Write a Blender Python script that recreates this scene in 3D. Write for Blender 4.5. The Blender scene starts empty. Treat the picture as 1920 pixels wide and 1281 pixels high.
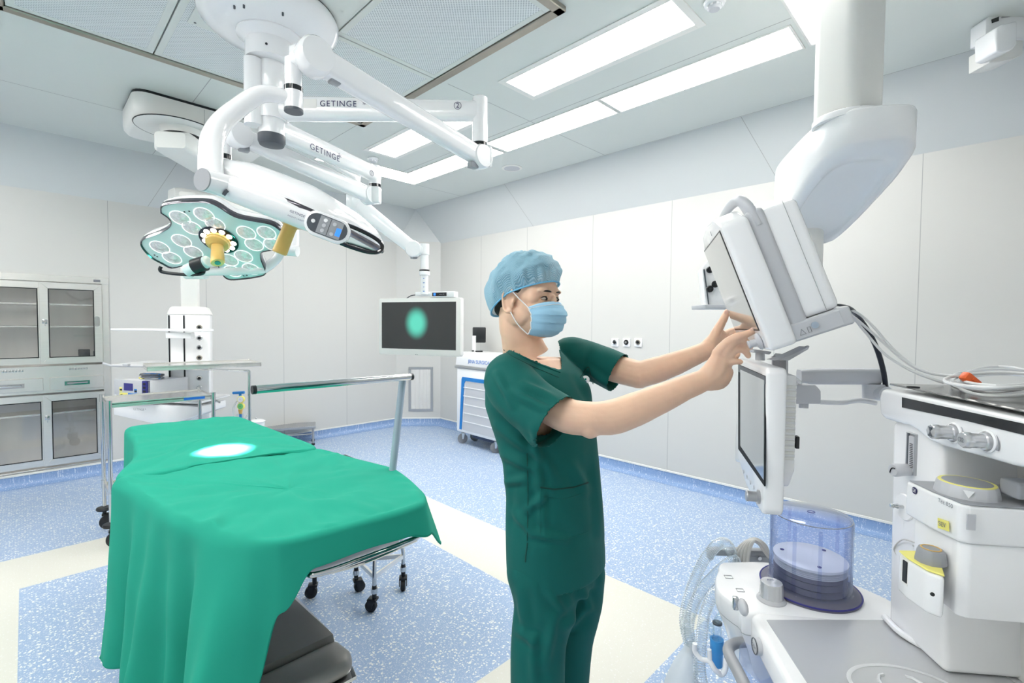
import bpy, bmesh, math, random
from mathutils import Vector, Matrix, noise
from math import sin, cos, pi, radians, sqrt, atan2
random.seed(7)
S = bpy.context.scene
COL = S.collection

# ------------------------------------------------------------------ camera
FPX, PITCH, ROLL, YAW, EYE = 901.0, 0.0346, 0.0080, 0.7923, 1.5
_f = Vector((sin(YAW)*cos(PITCH), cos(YAW)*cos(PITCH), -sin(PITCH)))
_r0 = Vector((cos(YAW), -sin(YAW), 0)); _u0 = _r0.cross(_f)
_r = cos(ROLL)*_r0 + sin(ROLL)*_u0
_u = -sin(ROLL)*_r0 + cos(ROLL)*_u0
CP = Vector((0, 0, EYE))
cd = bpy.data.cameras.new('camera'); cam = bpy.data.objects.new('camera', cd); COL.objects.link(cam)
cd.sensor_width = 36; cd.lens = FPX/1920*36; cd.clip_start = 0.02
cam.matrix_world = Matrix(((_r.x, _u.x, -_f.x, CP.x), (_r.y, _u.y, -_f.y, CP.y), (_r.z, _u.z, -_f.z, CP.z), (0, 0, 0, 1)))
S.camera = cam
S.view_settings.view_transform = 'Standard'; S.view_settings.look = 'None'
S.view_settings.gamma = 1; S.view_settings.use_curve_mapping = False
S.view_settings.exposure = 0.0
PANEL_POWER = 17.0          # emission of the ceiling light diffusers
SPOT_POWER = 4800.0

w = bpy.data.worlds.new('room_air'); S.world = w; w.use_nodes = True
w.node_tree.nodes['Background'].inputs[0].default_value = (0.9, 0.95, 1, 1)
w.node_tree.nodes['Background'].inputs[1].default_value = 0.5

def ray(u, v): return _f + _r*((u-960)/FPX) - _u*((v-640.5)/FPX)
def P(u, v, d): return CP + ray(u, v)*d                       # point seen at u,v at depth d
def on(u, v, ax, val):                                        # point seen at u,v on an axis plane
    r = ray(u, v); return CP + r*((val-CP[ax])/r[ax])
RT = Vector((cos(YAW), -sin(YAW), 0)); FW = Vector((sin(YAW), cos(YAW), 0)); UP = Vector((0, 0, 1))

# ------------------------------------------------------------------ room numbers
HC, HT = 3.174, 2.685
XB, YA, XL, YB = 4.31, 6.167, -2.35, -0.79
XBc, YAc, XLc, YBc = 4.045, 5.98, -2.08, -0.60
CHX, CHY = 3.83, 5.735

# ------------------------------------------------------------------ materials
def mat(name, col, rough=0.5, metal=0.0, bump=0.0, bscale=60, noisec=0.0, nscale=8, coat=0.0, spec=0.5, emit=None, estr=0, trans=0, alpha=1, sheen=0, sss=0, ior=1.45, stretch=None):
    m = bpy.data.materials.new(name); m.use_nodes = True
    nt = m.node_tree; b = nt.nodes['Principled BSDF']
    b.inputs['Base Color'].default_value = (*col, 1); b.inputs['Roughness'].default_value = rough
    b.inputs['Metallic'].default_value = metal; b.inputs['Specular IOR Level'].default_value = spec
    b.inputs['Coat Weight'].default_value = coat; b.inputs['Coat Roughness'].default_value = 0.08
    b.inputs['Transmission Weight'].default_value = trans; b.inputs['Alpha'].default_value = alpha
    b.inputs['IOR'].default_value = ior
    if sheen: b.inputs['Sheen Weight'].default_value = sheen
    if sss:
        b.inputs['Subsurface Weight'].default_value = sss; b.inputs['Subsurface Radius'].default_value = (0.012, 0.005, 0.003); b.inputs['Subsurface Scale'].default_value = 1
    if emit: b.inputs['Emission Color'].default_value = (*emit, 1); b.inputs['Emission Strength'].default_value = estr
    tc = nt.nodes.new('ShaderNodeTexCoord'); mp = nt.nodes.new('ShaderNodeMapping')
    nt.links.new(tc.outputs['Object'], mp.inputs[0])
    if stretch: mp.inputs['Scale'].default_value = stretch
    if noisec:
        n = nt.nodes.new('ShaderNodeTexNoise'); n.inputs['Scale'].default_value = nscale; n.inputs['Detail'].default_value = 4
        mx = nt.nodes.new('ShaderNodeMix'); mx.data_type = 'RGBA'
        mx.inputs[6].default_value = (*[c*(1-noisec) for c in col], 1); mx.inputs[7].default_value = (*[min(1, c*(1+noisec)) for c in col], 1)
        nt.links.new(mp.outputs[0], n.inputs['Vector']); nt.links.new(n.outputs['Fac'], mx.inputs[0]); nt.links.new(mx.outputs[2], b.inputs['Base Color'])
    if bump:
        n2 = nt.nodes.new('ShaderNodeTexNoise'); n2.inputs['Scale'].default_value = bscale; n2.inputs['Detail'].default_value = 3
        bp = nt.nodes.new('ShaderNodeBump'); bp.inputs['Strength'].default_value = bump; bp.inputs['Distance'].default_value = 0.01
        nt.links.new(mp.outputs[0], n2.inputs['Vector']); nt.links.new(n2.outputs['Fac'], bp.inputs['Height']); nt.links.new(bp.outputs[0], b.inputs['Normal'])
    return m

M = {}
def lin(r, g, b): return tuple((c/255/12.92 if c/255 <= 0.04045 else ((c/255+0.055)/1.055)**2.4) for c in (r, g, b))
M['wall'] = mat('wall_panel', lin(209, 209, 206), 0.35, noisec=0.006, nscale=3)
M['seam'] = mat('panel_seam', lin(170, 172, 172), 0.6, noisec=0.02)
M['ceil'] = mat('ceiling_panel', lin(222, 227, 223), 0.45, noisec=0.006, nscale=3)
M['soffit'] = mat('soffit_panel', lin(208, 212, 213), 0.4, noisec=0.006, nscale=3)
M['trimw'] = mat('white_trim', lin(238, 238, 234), 0.4, noisec=0.01)
M['white'] = mat('white_plastic', lin(246, 247, 249), 0.25, coat=0.3, noisec=0.006)
M['enamel'] = mat('white_enamel', lin(247, 248, 250), 0.16, coat=0.6, noisec=0.006)
M['warmw'] = mat('warm_white_plastic', lin(236, 236, 233), 0.35, noisec=0.008)
M['lgrey'] = mat('light_grey_plastic', lin(200, 202, 207), 0.35, noisec=0.01)
M['grey'] = mat('grey_plastic', lin(158, 161, 166), 0.4, noisec=0.02)
M['dgrey'] = mat('dark_grey_plastic', lin(78, 84, 92), 0.4, noisec=0.02)
M['black'] = mat('black_plastic', lin(30, 33, 37), 0.35, noisec=0.03)
M['gloss'] = mat('gloss_black', lin(22, 25, 30), 0.08, coat=0.5, noisec=0.03)
M['steel'] = mat('brushed_steel', lin(236, 234, 230), 0.28, metal=.9, bump=0.04, bscale=40, noisec=0.06, nscale=4, stretch=(1, 1, 30))
M['steelh'] = mat('brushed_steel_flat', lin(238, 236, 232), 0.27, metal=.9, bump=0.03, bscale=40, noisec=0.05, nscale=5, stretch=(1, 14, 14))
M['chrome'] = mat('chrome', lin(205, 207, 208), 0.1, metal=1, noisec=0.01)
M['bezel'] = mat('matt_black_bezel', lin(34, 37, 42), 0.6, spec=0.15, noisec=0.02)
M['silver'] = mat('silver_plastic', lin(214, 215, 218), 0.22, metal=0.55, noisec=0.02)
M['alu'] = mat('satin_aluminium', lin(178, 180, 184), 0.38, metal=0.7, noisec=0.02)
M['frame'] = mat('filter_frame_steel', lin(165, 160, 150), 0.3, metal=0.9, noisec=0.15, nscale=9)
M['tubeb'] = mat('blue_grey_tube', lin(172, 186, 202), 0.3, metal=0.35, noisec=0.02)
M['gold'] = mat('ochre_handle', lin(226, 186, 104), 0.32, noisec=0.02)
M['yellow'] = mat('yellow_paint', lin(246, 238, 132), 0.4, noisec=0.02)
M['blue'] = mat('blue_paint', lin(30, 128, 206), 0.35, noisec=0.02)
M['navy'] = mat('navy_plastic', lin(52, 52, 130), 0.4, noisec=0.03)
M['cyanp'] = mat('sky_blue_plastic', lin(70, 160, 228), 0.35, noisec=0.03)
M['orange'] = mat('orange_plastic', lin(236, 104, 48), 0.35, noisec=0.03)
M['ink'] = mat('navy_ink', lin(45, 45, 90), 0.5, noisec=0.01)
M['inkg'] = mat('grey_ink', lin(120, 124, 130), 0.5, noisec=0.01)
M['inkb'] = mat('blue_ink', lin(30, 110, 200), 0.5, noisec=0.01)
M['cable'] = mat('white_cable', lin(226, 227, 228), 0.35, noisec=0.01)
M['gcable'] = mat('grey_cable', lin(196, 195, 192), 0.4, noisec=0.01)
M['bcable'] = mat('black_cable', lin(28, 34, 46), 0.3, noisec=0.02)
M['teal_f'] = mat('lamp_face_teal', lin(214, 236, 236), 0.2, coat=0.5, noisec=0.02)
M['rim'] = mat('lamp_rim', lin(88, 86, 94), 0.15, metal=0.6, coat=0.5, noisec=0.03)
M['lens'] = mat('lens_reflector', lin(242, 234, 230), 0.14, metal=0.5, bump=1.0, bscale=60, noisec=0.55, nscale=70, emit=(1, .93, .9), estr=.10)
M['lensrim'] = mat('lit_lens_edge', (1, 1, 1), 0.3, emit=(1, 0.97, 0.92), estr=0.6, noisec=0.01)
M['led'] = mat('lit_led', (1, .95, .9), 0.3, emit=(1, 0.9, 0.82), estr=5, noisec=0.01)
M['panel'] = mat('light_diffuser', (0.9, 0.9, 0.9), 0.5, emit=(1, 0.975, 0.93), estr=PANEL_POWER, noisec=0.005)
M['rubber'] = mat('rubber', lin(40, 42, 45), 0.6, noisec=0.05)
M['wheel'] = mat('wheel_grey', lin(132, 134, 138), 0.35, noisec=0.04)
M['dbase'] = mat('anthracite_metal', lin(140, 138, 136), 0.35, metal=0.25, noisec=0.04, nscale=3)
M['nbase'] = mat('navy_grey_metal', lin(58, 70, 96), 0.25, metal=0.3, noisec=0.04, nscale=3)
M['skin'] = mat('skin', lin(238, 198, 170), 0.5, bump=0.05, bscale=400, noisec=0.05, nscale=30, sss=0.15)
M['nail'] = mat('nail', lin(240, 200, 182), 0.3, noisec=0.02)
M['hair'] = mat('black_hair', lin(28, 26, 26), 0.6, bump=0.4, bscale=300, noisec=0.2)
M['eyew'] = mat('eye_white', lin(196, 180, 170), 0.2, noisec=0.02)
M['iris'] = mat('dark_iris', lin(32, 22, 20), 0.15, noisec=0.05)
M['scrub'] = mat('dark_green_cotton', lin(8, 94, 88), 0.75, bump=0.12, bscale=900, noisec=0.06, nscale=5, sheen=0.05, spec=0.25)
M['drape'] = mat('green_cotton_drape', lin(38, 158, 134), 0.8, bump=0.08, bscale=1100, noisec=0.03, nscale=4, spec=0.2)
M['drapeh'] = mat('green_hem', lin(26, 142, 120), 0.8, noisec=0.03, spec=0.2)
M['mask'] = mat('blue_mask', lin(162, 210, 238), 0.75, bump=0.1, bscale=700, noisec=0.03, nscale=12)
M['strap'] = mat('white_elastic', lin(240, 242, 245), 0.7, noisec=0.01)
M['clearp'] = mat('clear_plastic_hose', (0.85, 0.9, 0.92), 0.15, alpha=0.42, noisec=0.02)
M['bag'] = mat('translucent_bag', (0.8, 0.86, 0.9), 0.3, alpha=0.6, noisec=0.02)
M['bellow'] = mat('dark_bellows_rubber', lin(104, 104, 122), 0.45, noisec=0.04)
M['worktop'] = mat('grey_worktop', lin(198, 200, 202), 0.25, metal=0.3, noisec=0.02, nscale=3)
M['wmark'] = mat('worktop_mark', lin(216, 218, 220), 0.45, metal=0.2, noisec=0.01)
M['dtop'] = mat('dark_grey_shelf', lin(96, 97, 97), 0.22, coat=0.3, noisec=0.03)
M['bluegl'] = mat('blue_lit_display', lin(40, 110, 220), 0.3, emit=lin(70, 150, 255), estr=0.8, noisec=0.03)
M['green'] = mat('pale_green_card', lin(120, 210, 130), 0.5, noisec=0.02)
M['cabin'] = mat('cabinet_inner_steel', lin(234, 232, 228), 0.35, metal=0.25, noisec=0.08, nscale=3, stretch=(6, 1, 1))
M['filter'] = mat('filter_fabric', lin(218, 218, 216), 0.8, noisec=0.03)

def glass(name, col, alpha, rough=0.02):
    m = bpy.data.materials.new(name); m.use_nodes = True; nt = m.node_tree; nt.nodes.clear()
    o = nt.nodes.new('ShaderNodeOutputMaterial'); mx = nt.nodes.new('ShaderNodeMixShader'); t = nt.nodes.new('ShaderNodeBsdfTransparent'); g = nt.nodes.new('ShaderNodeBsdfGlossy')
    fr0 = nt.nodes.new('ShaderNodeLayerWeight'); fr0.inputs[0].default_value = 0.5; fr = nt.nodes.new('ShaderNodeMath'); fr.operation = 'POWER'; fr.inputs[1].default_value = 5; nt.links.new(fr0.outputs['Facing'], fr.inputs[0])
    ad = nt.nodes.new('ShaderNodeMath'); ad.operation = 'ADD'; ad.inputs[1].default_value = alpha; ad.use_clamp = True
    n = nt.nodes.new('ShaderNodeTexNoise'); n.inputs['Scale'].default_value = 3
    ra = nt.nodes.new('ShaderNodeMapRange'); ra.inputs[3].default_value = rough; ra.inputs[4].default_value = rough*1.5
    nt.links.new(n.outputs[0], ra.inputs[0]); nt.links.new(ra.outputs[0], g.inputs['Roughness'])
    t.inputs[0].default_value = (*col, 1); g.inputs[0].default_value = (0.9, 0.92, 0.95, 1)
    nt.links.new(fr.outputs[0], ad.inputs[0]); nt.links.new(ad.outputs[0], mx.inputs[0]); nt.links.new(t.outputs[0], mx.inputs[1]); nt.links.new(g.outputs[0], mx.inputs[2]); nt.links.new(mx.outputs[0], o.inputs[0])
    return m
M['glass'] = glass('cabinet_glass', (0.95, 0.95, 0.95), 0.06)
M['blueglass'] = glass('blue_tinted_dome', (0.89, 0.91, 0.975), 0.035)
M['hose'] = glass('clear_hose', (0.93, 0.96, 0.98), 0.0)
_nt = M['hose'].node_tree
_gl = next(n for n in _nt.nodes if n.type == 'BSDF_GLOSSY'); _mx = next(n for n in _nt.nodes if n.bl_idname == 'ShaderNodeMixShader')
_df = _nt.nodes.new('ShaderNodeBsdfDiffuse'); _df.inputs[0].default_value = (0.86, 0.91, 0.94, 1); _m2 = _nt.nodes.new('ShaderNodeMixShader'); _m2.inputs[0].default_value = 0.35
_nt.links.new(_df.outputs[0], _m2.inputs[1]); _nt.links.new(_gl.outputs[0], _m2.inputs[2]); _nt.links.new(_m2.outputs[0], _mx.inputs[2])
for _n in _nt.nodes:
    if _n.bl_idname == 'ShaderNodeMath' and _n.operation == 'POWER': _n.inputs[1].default_value = 1.6
    if _n.bl_idname == 'ShaderNodeMath' and _n.operation == 'ADD': _n.inputs[1].default_value = 0.12
M['clear'] = glass('clear_plastic', (0.9, 0.95, 0.97), 0.10)

def mat_screen(name, col, rough=0.06):
    return mat(name, col, rough, coat=1.0, noisec=0.02, spec=0.8)
M['scr_up'] = mat_screen('dark_screen_glass', lin(150, 150, 144), 0.07)
M['scr_lo'] = mat_screen('grey_screen_glass', lin(138, 146, 148), 0.07)
def floor_mat(name, base, spk, amt):
    m = bpy.data.materials.new(name); m.use_nodes = True; nt = m.node_tree; b = nt.nodes['Principled BSDF']
    b.inputs['Roughness'].default_value = 0.38; b.inputs['Specular IOR Level'].default_value = 0.45
    tc = nt.nodes.new('ShaderNodeTexCoord')
    ns = nt.nodes.new('ShaderNodeTexNoise'); ns.inputs['Scale'].default_value = 60
    sc = nt.nodes.new('ShaderNodeVectorMath'); sc.operation = 'SCALE'; sc.inputs['Scale'].default_value = 0.02
    av = nt.nodes.new('ShaderNodeVectorMath'); av.operation = 'ADD'
    nt.links.new(tc.outputs['Object'], ns.inputs['Vector']); nt.links.new(ns.outputs['Color'], sc.inputs[0]); nt.links.new(sc.outputs[0], av.inputs[0]); nt.links.new(tc.outputs['Object'], av.inputs[1])
    last = None
    for k, (s, th, a) in enumerate(((68, 0.24, 1.0), (150, 0.2, 0.55))):
        v = nt.nodes.new('ShaderNodeTexVoronoi'); v.inputs['Scale'].default_value = s; v.voronoi_dimensions = '2D'
        nt.links.new(av.outputs[0], v.inputs['Vector'])
        sep = nt.nodes.new('ShaderNodeSeparateColor'); nt.links.new(v.outputs['Color'], sep.inputs[0])
        # only some cells carry a chip and chips differ in size
        ms = nt.nodes.new('ShaderNodeMapRange'); ms.inputs[1].default_value = 0.35; ms.inputs[2].default_value = 1.0; ms.inputs[3].default_value = 0.0; ms.inputs[4].default_value = 0.42*amt
        nt.links.new(sep.outputs[0], ms.inputs[0])
        lt = nt.nodes.new('ShaderNodeMath'); lt.operation = 'LESS_THAN'; nt.links.new(v.outputs['Distance'], lt.inputs[0]); nt.links.new(ms.outputs[0], lt.inputs[1])
        mu = nt.nodes.new('ShaderNodeMath'); mu.operation = 'MULTIPLY'; mu.inputs[1].default_value = a; nt.links.new(lt.outputs[0], mu.inputs[0])
        if last is None: last = mu
        else:
            mm = nt.nodes.new('ShaderNodeMath'); mm.operation = 'MAXIMUM'; nt.links.new(last.outputs[0], mm.inputs[0]); nt.links.new(mu.outputs[0], mm.inputs[1]); last = mm
    mx = nt.nodes.new('ShaderNodeMix'); mx.data_type = 'RGBA'; mx.inputs[6].default_value = (*base, 1); mx.inputs[7].default_value = (*spk, 1)
    nt.links.new(last.outputs[0], mx.inputs[0]); nt.links.new(mx.outputs[2], b.inputs['Base Color'])
    return m
M['floorb'] = floor_mat('blue_speckled_vinyl', lin(157, 181, 214), lin(234, 236, 236), 1.0)
M['floorw'] = floor_mat('cream_vinyl', lin(222, 221, 212), lin(230, 230, 226), 0.6)
M['coveb'] = floor_mat('blue_vinyl_cove', lin(134, 164, 208), lin(190, 206, 228), 0.8)
def perf_mat():
    m = bpy.data.materials.new('perforated_sheet'); m.use_nodes = True; nt = m.node_tree; b = nt.nodes['Principled BSDF']
    b.inputs['Roughness'].default_value = 0.4
    tc = nt.nodes.new('ShaderNodeTexCoord'); mp = nt.nodes.new('ShaderNodeMapping'); mp.inputs['Rotation'].default_value = (0, 0, pi/4)
    v = nt.nodes.new('ShaderNodeTexVoronoi'); v.voronoi_dimensions = '2D'; v.inputs['Scale'].default_value = 75; v.inputs['Randomness'].default_value = 0
    lt = nt.nodes.new('ShaderNodeMath'); lt.operation = 'LESS_THAN'; lt.inputs[1].default_value = 0.34
    mx = nt.nodes.new('ShaderNodeMix'); mx.data_type = 'RGBA'; mx.inputs[6].default_value = (*lin(234, 239, 240), 1); mx.inputs[7].default_value = (*lin(180, 188, 192), 1)
    nt.links.new(tc.outputs['Object'], mp.inputs[0]); nt.links.new(mp.outputs[0], v.inputs['Vector']); nt.links.new(v.outputs['Distance'], lt.inputs[0]); nt.links.new(lt.outputs[0], mx.inputs[0]); nt.links.new(mx.outputs[2], b.inputs['Base Color'])
    return m
M['perf'] = perf_mat()
def cap_mat():
    m = mat('blue_bouffant_fabric', lin(126, 190, 222), 0.7)
    nt = m.node_tree; b = nt.nodes['Principled BSDF']
    tc = nt.nodes.new('ShaderNodeTexCoord'); wv = nt.nodes.new('ShaderNodeTexWave'); wv.wave_type = 'BANDS'; wv.inputs['Scale'].default_value = 150; wv.inputs['Distortion'].default_value = 2.2; wv.inputs['Detail Scale'].default_value = 1.2; wv.bands_direction = 'DIAGONAL'
    cr = nt.nodes.new('ShaderNodeMapRange'); cr.inputs[1].default_value = 0.45; cr.inputs[2].default_value = 0.95; cr.inputs[3].default_value = 0.66; cr.inputs[4].default_value = 0.82
    mx = nt.nodes.new('ShaderNodeMix'); mx.data_type = 'RGBA'; mx.inputs[6].default_value = (*lin(146, 206, 232), 1); mx.inputs[7].default_value = (*lin(182, 222, 240), 1)
    bp = nt.nodes.new('ShaderNodeBump'); bp.inputs['Strength'].default_value = 0.4; bp.inputs['Distance'].default_value = 0.003
    nt.links.new(tc.outputs['Object'], wv.inputs['Vector']); nt.links.new(wv.outputs['Fac'], cr.inputs[0]); nt.links.new(cr.outputs[0], b.inputs['Alpha']); nt.links.new(wv.outputs['Fac'], mx.inputs[0]); nt.links.new(mx.outputs[2], b.inputs['Base Color'])
    nt.links.new(wv.outputs['Fac'], bp.inputs['Height']); nt.links.new(bp.outputs[0], b.inputs['Normal'])
    return m
M['cap'] = cap_mat()
def endo_mat(c, rx):
    m = mat('camera_picture_screen', lin(44, 46, 48), 0.12, coat=0.6); nt = m.node_tree; b = nt.nodes['Principled BSDF']
    tc = nt.nodes.new('ShaderNodeTexCoord'); mp = nt.nodes.new('ShaderNodeMapping')
    g = nt.nodes.new('ShaderNodeTexGradient'); g.gradient_type = 'SPHERICAL'
    mp.vector_type = 'TEXTURE'; mp.inputs['Location'].default_value = c; mp.inputs['Scale'].default_value = (rx, rx, rx*1.2)
    mx = nt.nodes.new('ShaderNodeMapRange'); mx.interpolation_type = 'SMOOTHSTEP'; mx.inputs[1].default_value = 0.0; mx.inputs[2].default_value = 0.7; mx.inputs[3].default_value = 0; mx.inputs[4].default_value = 0.85
    nt.links.new(tc.outputs['Object'], mp.inputs[0]); nt.links.new(mp.outputs[0], g.inputs[0]); nt.links.new(g.outputs['Fac'], mx.inputs[0]); nt.links.new(mx.outputs[0], b.inputs['Emission Strength'])
    b.inputs['Emission Color'].default_value = (*lin(90, 235, 205), 1)
    return m

# ------------------------------------------------------------------ mesh helpers
ORG = {}
def basis(x, y, z, o=(0, 0, 0)):
    return Matrix(((x[0], y[0], z[0], o[0]), (x[1], y[1], z[1], o[1]), (x[2], y[2], z[2], o[2]), (0, 0, 0, 1)))
def catmull(pts, n):
    pts = [Vector(p) for p in pts]; out = []
    for i in range(len(pts)-1):
        p0 = pts[max(i-1, 0)]; p1 = pts[i]; p2 = pts[i+1]; p3 = pts[min(i+2, len(pts)-1)]
        for k in range(n):
            t = k/n; out.append(0.5*((2*p1)+(p2-p0)*t+(2*p0-5*p1+4*p2-p3)*t*t+(3*p1-p0-3*p2+p3)*t**3))
    out.append(pts[-1]); return out
class MB:
    def __init__(s, T=None): s.bm = bmesh.new(); s.T = T or Matrix.Identity(4); s.mi = 0
    def _merge(s, t, X=None):
        X = s.T @ (X or Matrix.Identity(4)); mp = {}
        for v in t.verts: mp[v] = s.bm.verts.new(X @ v.co)
        flip = X.determinant() < 0
        for f in t.faces:
            vs = [mp[v] for v in f.verts]
            if flip: vs.reverse()
            try: nf = s.bm.faces.new(vs); nf.material_index = s.mi
            except ValueError: pass
        t.free(); return s
    def box(s, c, size, R=None, bev=0.0, seg=2):
        t = bmesh.new(); bmesh.ops.create_cube(t, size=1)
        for v in t.verts: v.co = Vector((v.co.x*size[0], v.co.y*size[1], v.co.z*size[2]))
        if bev: bmesh.ops.bevel(t, geom=list(t.edges), offset=bev, segments=seg, affect='EDGES', profile=0.5)
        return s._merge(t, Matrix.Translation(c) @ (R.to_4x4() if R else Matrix.Identity(4)))
    def span(s, a, b, bev=0.0, seg=2):
        a, b = Vector(a), Vector(b); return s.box((a+b)/2, [abs(x) for x in (b-a)], None, bev, seg)
    def prism(s, pts, vec, bev=0.0, seg=2):
        t = bmesh.new(); pts = [Vector(p) for p in pts]; vec = Vector(vec)
        n = Vector((0, 0, 0))
        for i in range(len(pts)): n += pts[i].cross(pts[(i+1) % len(pts)])
        if n.dot(vec) > 0: pts.reverse()
        lo = [t.verts.new(p) for p in pts]; hi = [t.verts.new(p+vec) for p in pts]
        t.faces.new(lo); t.faces.new(hi[::-1])
        for i in range(len(pts)):
            j = (i+1) % len(pts); t.faces.new((lo[j], lo[i], hi[i], hi[j]))
        bmesh.ops.recalc_face_normals(t, faces=t.faces)
        if bev: bmesh.ops.bevel(t, geom=list(t.edges), offset=bev, segments=seg, affect='EDGES', profile=0.5, clamp_overlap=True)
        return s._merge(t)
    def loft(s, rings, cap=True, closed=True, loop=False):
        t = bmesh.new(); R = [[t.verts.new(Vector(p)) for p in r] for r in rings]; n = len(R[0])
        m = len(R)
        for a in range(m if loop else m-1):
            A, B = R[a], R[(a+1) % m]
            for i in range(n if closed else n-1):
                j = (i+1) % n; t.faces.new((A[i], A[j], B[j], B[i]))
        if cap and closed and not loop: t.faces.new(R[0][::-1]); t.faces.new(R[-1])
        if cap and closed: bmesh.ops.recalc_face_normals(t, faces=t.faces)
        return s._merge(t)
    def tube(s, pts, r, n=12, sm=0, loop=False, cap=True, flat=1.0):
        if sm:
            if isinstance(r, (list, tuple)):
                rr = []
                for i in range(len(r)-1): rr += [r[i]+(r[i+1]-r[i])*k/sm for k in range(sm)]
                r = rr+[r[-1]]
            pts = catmull(list(pts)+([pts[0]] if loop else []), sm)
            if loop: pts = pts[:-1]
        pts = [Vector(p) for p in pts]; m = len(pts)
        if not isinstance(r, (list, tuple)): r = [r]*m
        rings = []; prev = None
        for i, p in enumerate(pts):
            if loop: d = pts[(i+1) % m]-pts[i-1]
            else: d = pts[min(i+1, m-1)]-pts[max(i-1, 0)]
            d.normalize()
            if prev is None:
                x = d.orthogonal().normalized()
                if abs(d.z) < 0.9: x = d.cross(UP).normalized()
            else: x = (prev-d*prev.dot(d)).normalized()
            prev = x; y = d.cross(x)
            rings.append([p+(x*cos(a)+y*sin(a)*flat)*r[i] for a in [2*pi*k/n for k in range(n)]])
        return s.loft(rings, cap=cap, loop=loop)
    def cyl(s, a, b, r, r2=None, n=32): return s.tube([a, b], [r, r if r2 is None else r2], n=n)
    def lathe(s, prof, o, ax=(0, 0, 1), n=40):
        z = Vector(ax).normalized(); x = z.orthogonal().normalized(); y = z.cross(x); o = Vector(o)
        rings = [[o+z*h+(x*cos(a)+y*sin(a))*max(r, 1e-4) for a in [2*pi*k/n for k in range(n)]] for r, h in prof]
        return s.loft(rings)
    def ell(s, c, r, R=None, nu=24, nv=14):
        t = bmesh.new(); bmesh.ops.create_uvsphere(t, u_segments=nu, v_segments=nv, radius=1)
        if not hasattr(r, '__len__'): r = (r, r, r)
        for v in t.verts: v.co = Vector((v.co.x*r[0], v.co.y*r[1], v.co.z*r[2]))
        return s._merge(t, Matrix.Translation(c) @ (R.to_4x4() if R else Matrix.Identity(4)))
    def plate(s, o, x, y, w_, h, th, r=0.0, seg=5, bev=0.0):
        # rounded rectangle with centre o spanned by unit x,y ; thickness th along x cross y
        x = Vector(x).normalized(); y = Vector(y).normalized(); z = x.cross(y); o = Vector(o); pts = []
        for cx, cy, a0 in ((1, 1, 0), (-1, 1, pi/2), (-1, -1, pi), (1, -1, 3*pi/2)):
            if r:
                for k in range(seg+1):
                    a = a0+pi/2*k/seg; pts.append(o+x*(cx*(w_/2-r)+r*cos(a))+y*(cy*(h/2-r)+r*sin(a)))
            else: pts.append(o+x*cx*w_/2+y*cy*h/2)
        return s.prism(pts, z*th, bev)
    def build(s, name, m, parent=None, angle=35, org=None, mods=None):
        me = bpy.data.meshes.new(name)
        if parent is not None: O = ORG[parent.name]
        else:
            if org is None:
                xs = [v.co for v in s.bm.verts]
                org = Vector(((min(v.x for v in xs)+max(v.x for v in xs))/2, (min(v.y for v in xs)+max(v.y for v in xs))/2, min(v.z for v in xs)))
            O = Vector(org)
        for v in s.bm.verts: v.co -= O
        s.bm.normal_update(); s.bm.to_mesh(me); s.bm.free()
        for mm in (m if isinstance(m, (list, tuple)) else [m]): me.materials.append(M[mm] if isinstance(mm, str) else mm)
        me.polygons.foreach_set('use_smooth', [True]*len(me.polygons))
        me.set_sharp_from_angle(angle=radians(angle))
        o = bpy.data.objects.new(name, me); COL.objects.link(o)
        if parent is not None: o.parent = parent
        else: o.location = O
        ORG[o.name] = O
        return o
def tag(o, label=None, cat=None, group=None, kind=None):
    if label: o['label'] = label
    if cat: o['category'] = cat
    if group: o['group'] = group
    if kind: o['kind'] = kind
    return o
def thing(name, label, cat, loc, group=None):
    o = bpy.data.objects.new(name, None); COL.objects.link(o); o.location = loc; o.empty_display_size = 0.1
    ORG[o.name] = Vector(loc); return tag(o, label, cat, group)
def struct(mb, name, m, **k): return tag(mb.build(name, m, org=(0, 0, 0), **k), kind='structure')
def text(s, name, m, parent, o, x, y, h, th=0.0006, spacing=1.0, bold=0.0, align='CENTER'):
    cu = bpy.data.curves.new(name, 'FONT'); cu.body = s; cu.size = 1; cu.align_x = align; cu.align_y = 'CENTER'; cu.space_character = spacing; cu.offset = bold
    to = bpy.data.objects.new(name, cu); me = bpy.data.meshes.new_from_object(to); bpy.data.objects.remove(to)
    x = Vector(x).normalized(); z = x.cross(Vector(y)).normalized(); y = z.cross(x)
    X = basis(x*h/0.7, y*h/0.7, z, Vector(o)+z*th-ORG[parent.name])
    me.transform(X); me.materials.append(M[m]); ob = bpy.data.objects.new(name, me); COL.objects.link(ob); ob.parent = parent; ORG[ob.name] = ORG[parent.name]; return ob
def dup(root, loc, label=None):
    r = root.copy(); COL.objects.link(r); r.location = loc; ORG[r.name] = Vector(loc)
    if label: r['label'] = label
    for ch in list(root.children):
        c = ch.copy(); COL.objects.link(c); c.parent = r; ORG[c.name] = Vector(loc)
        for g in ch.children:
            d = g.copy(); COL.objects.link(d); d.parent = c; ORG[d.name] = Vector(loc)
    return r

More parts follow.
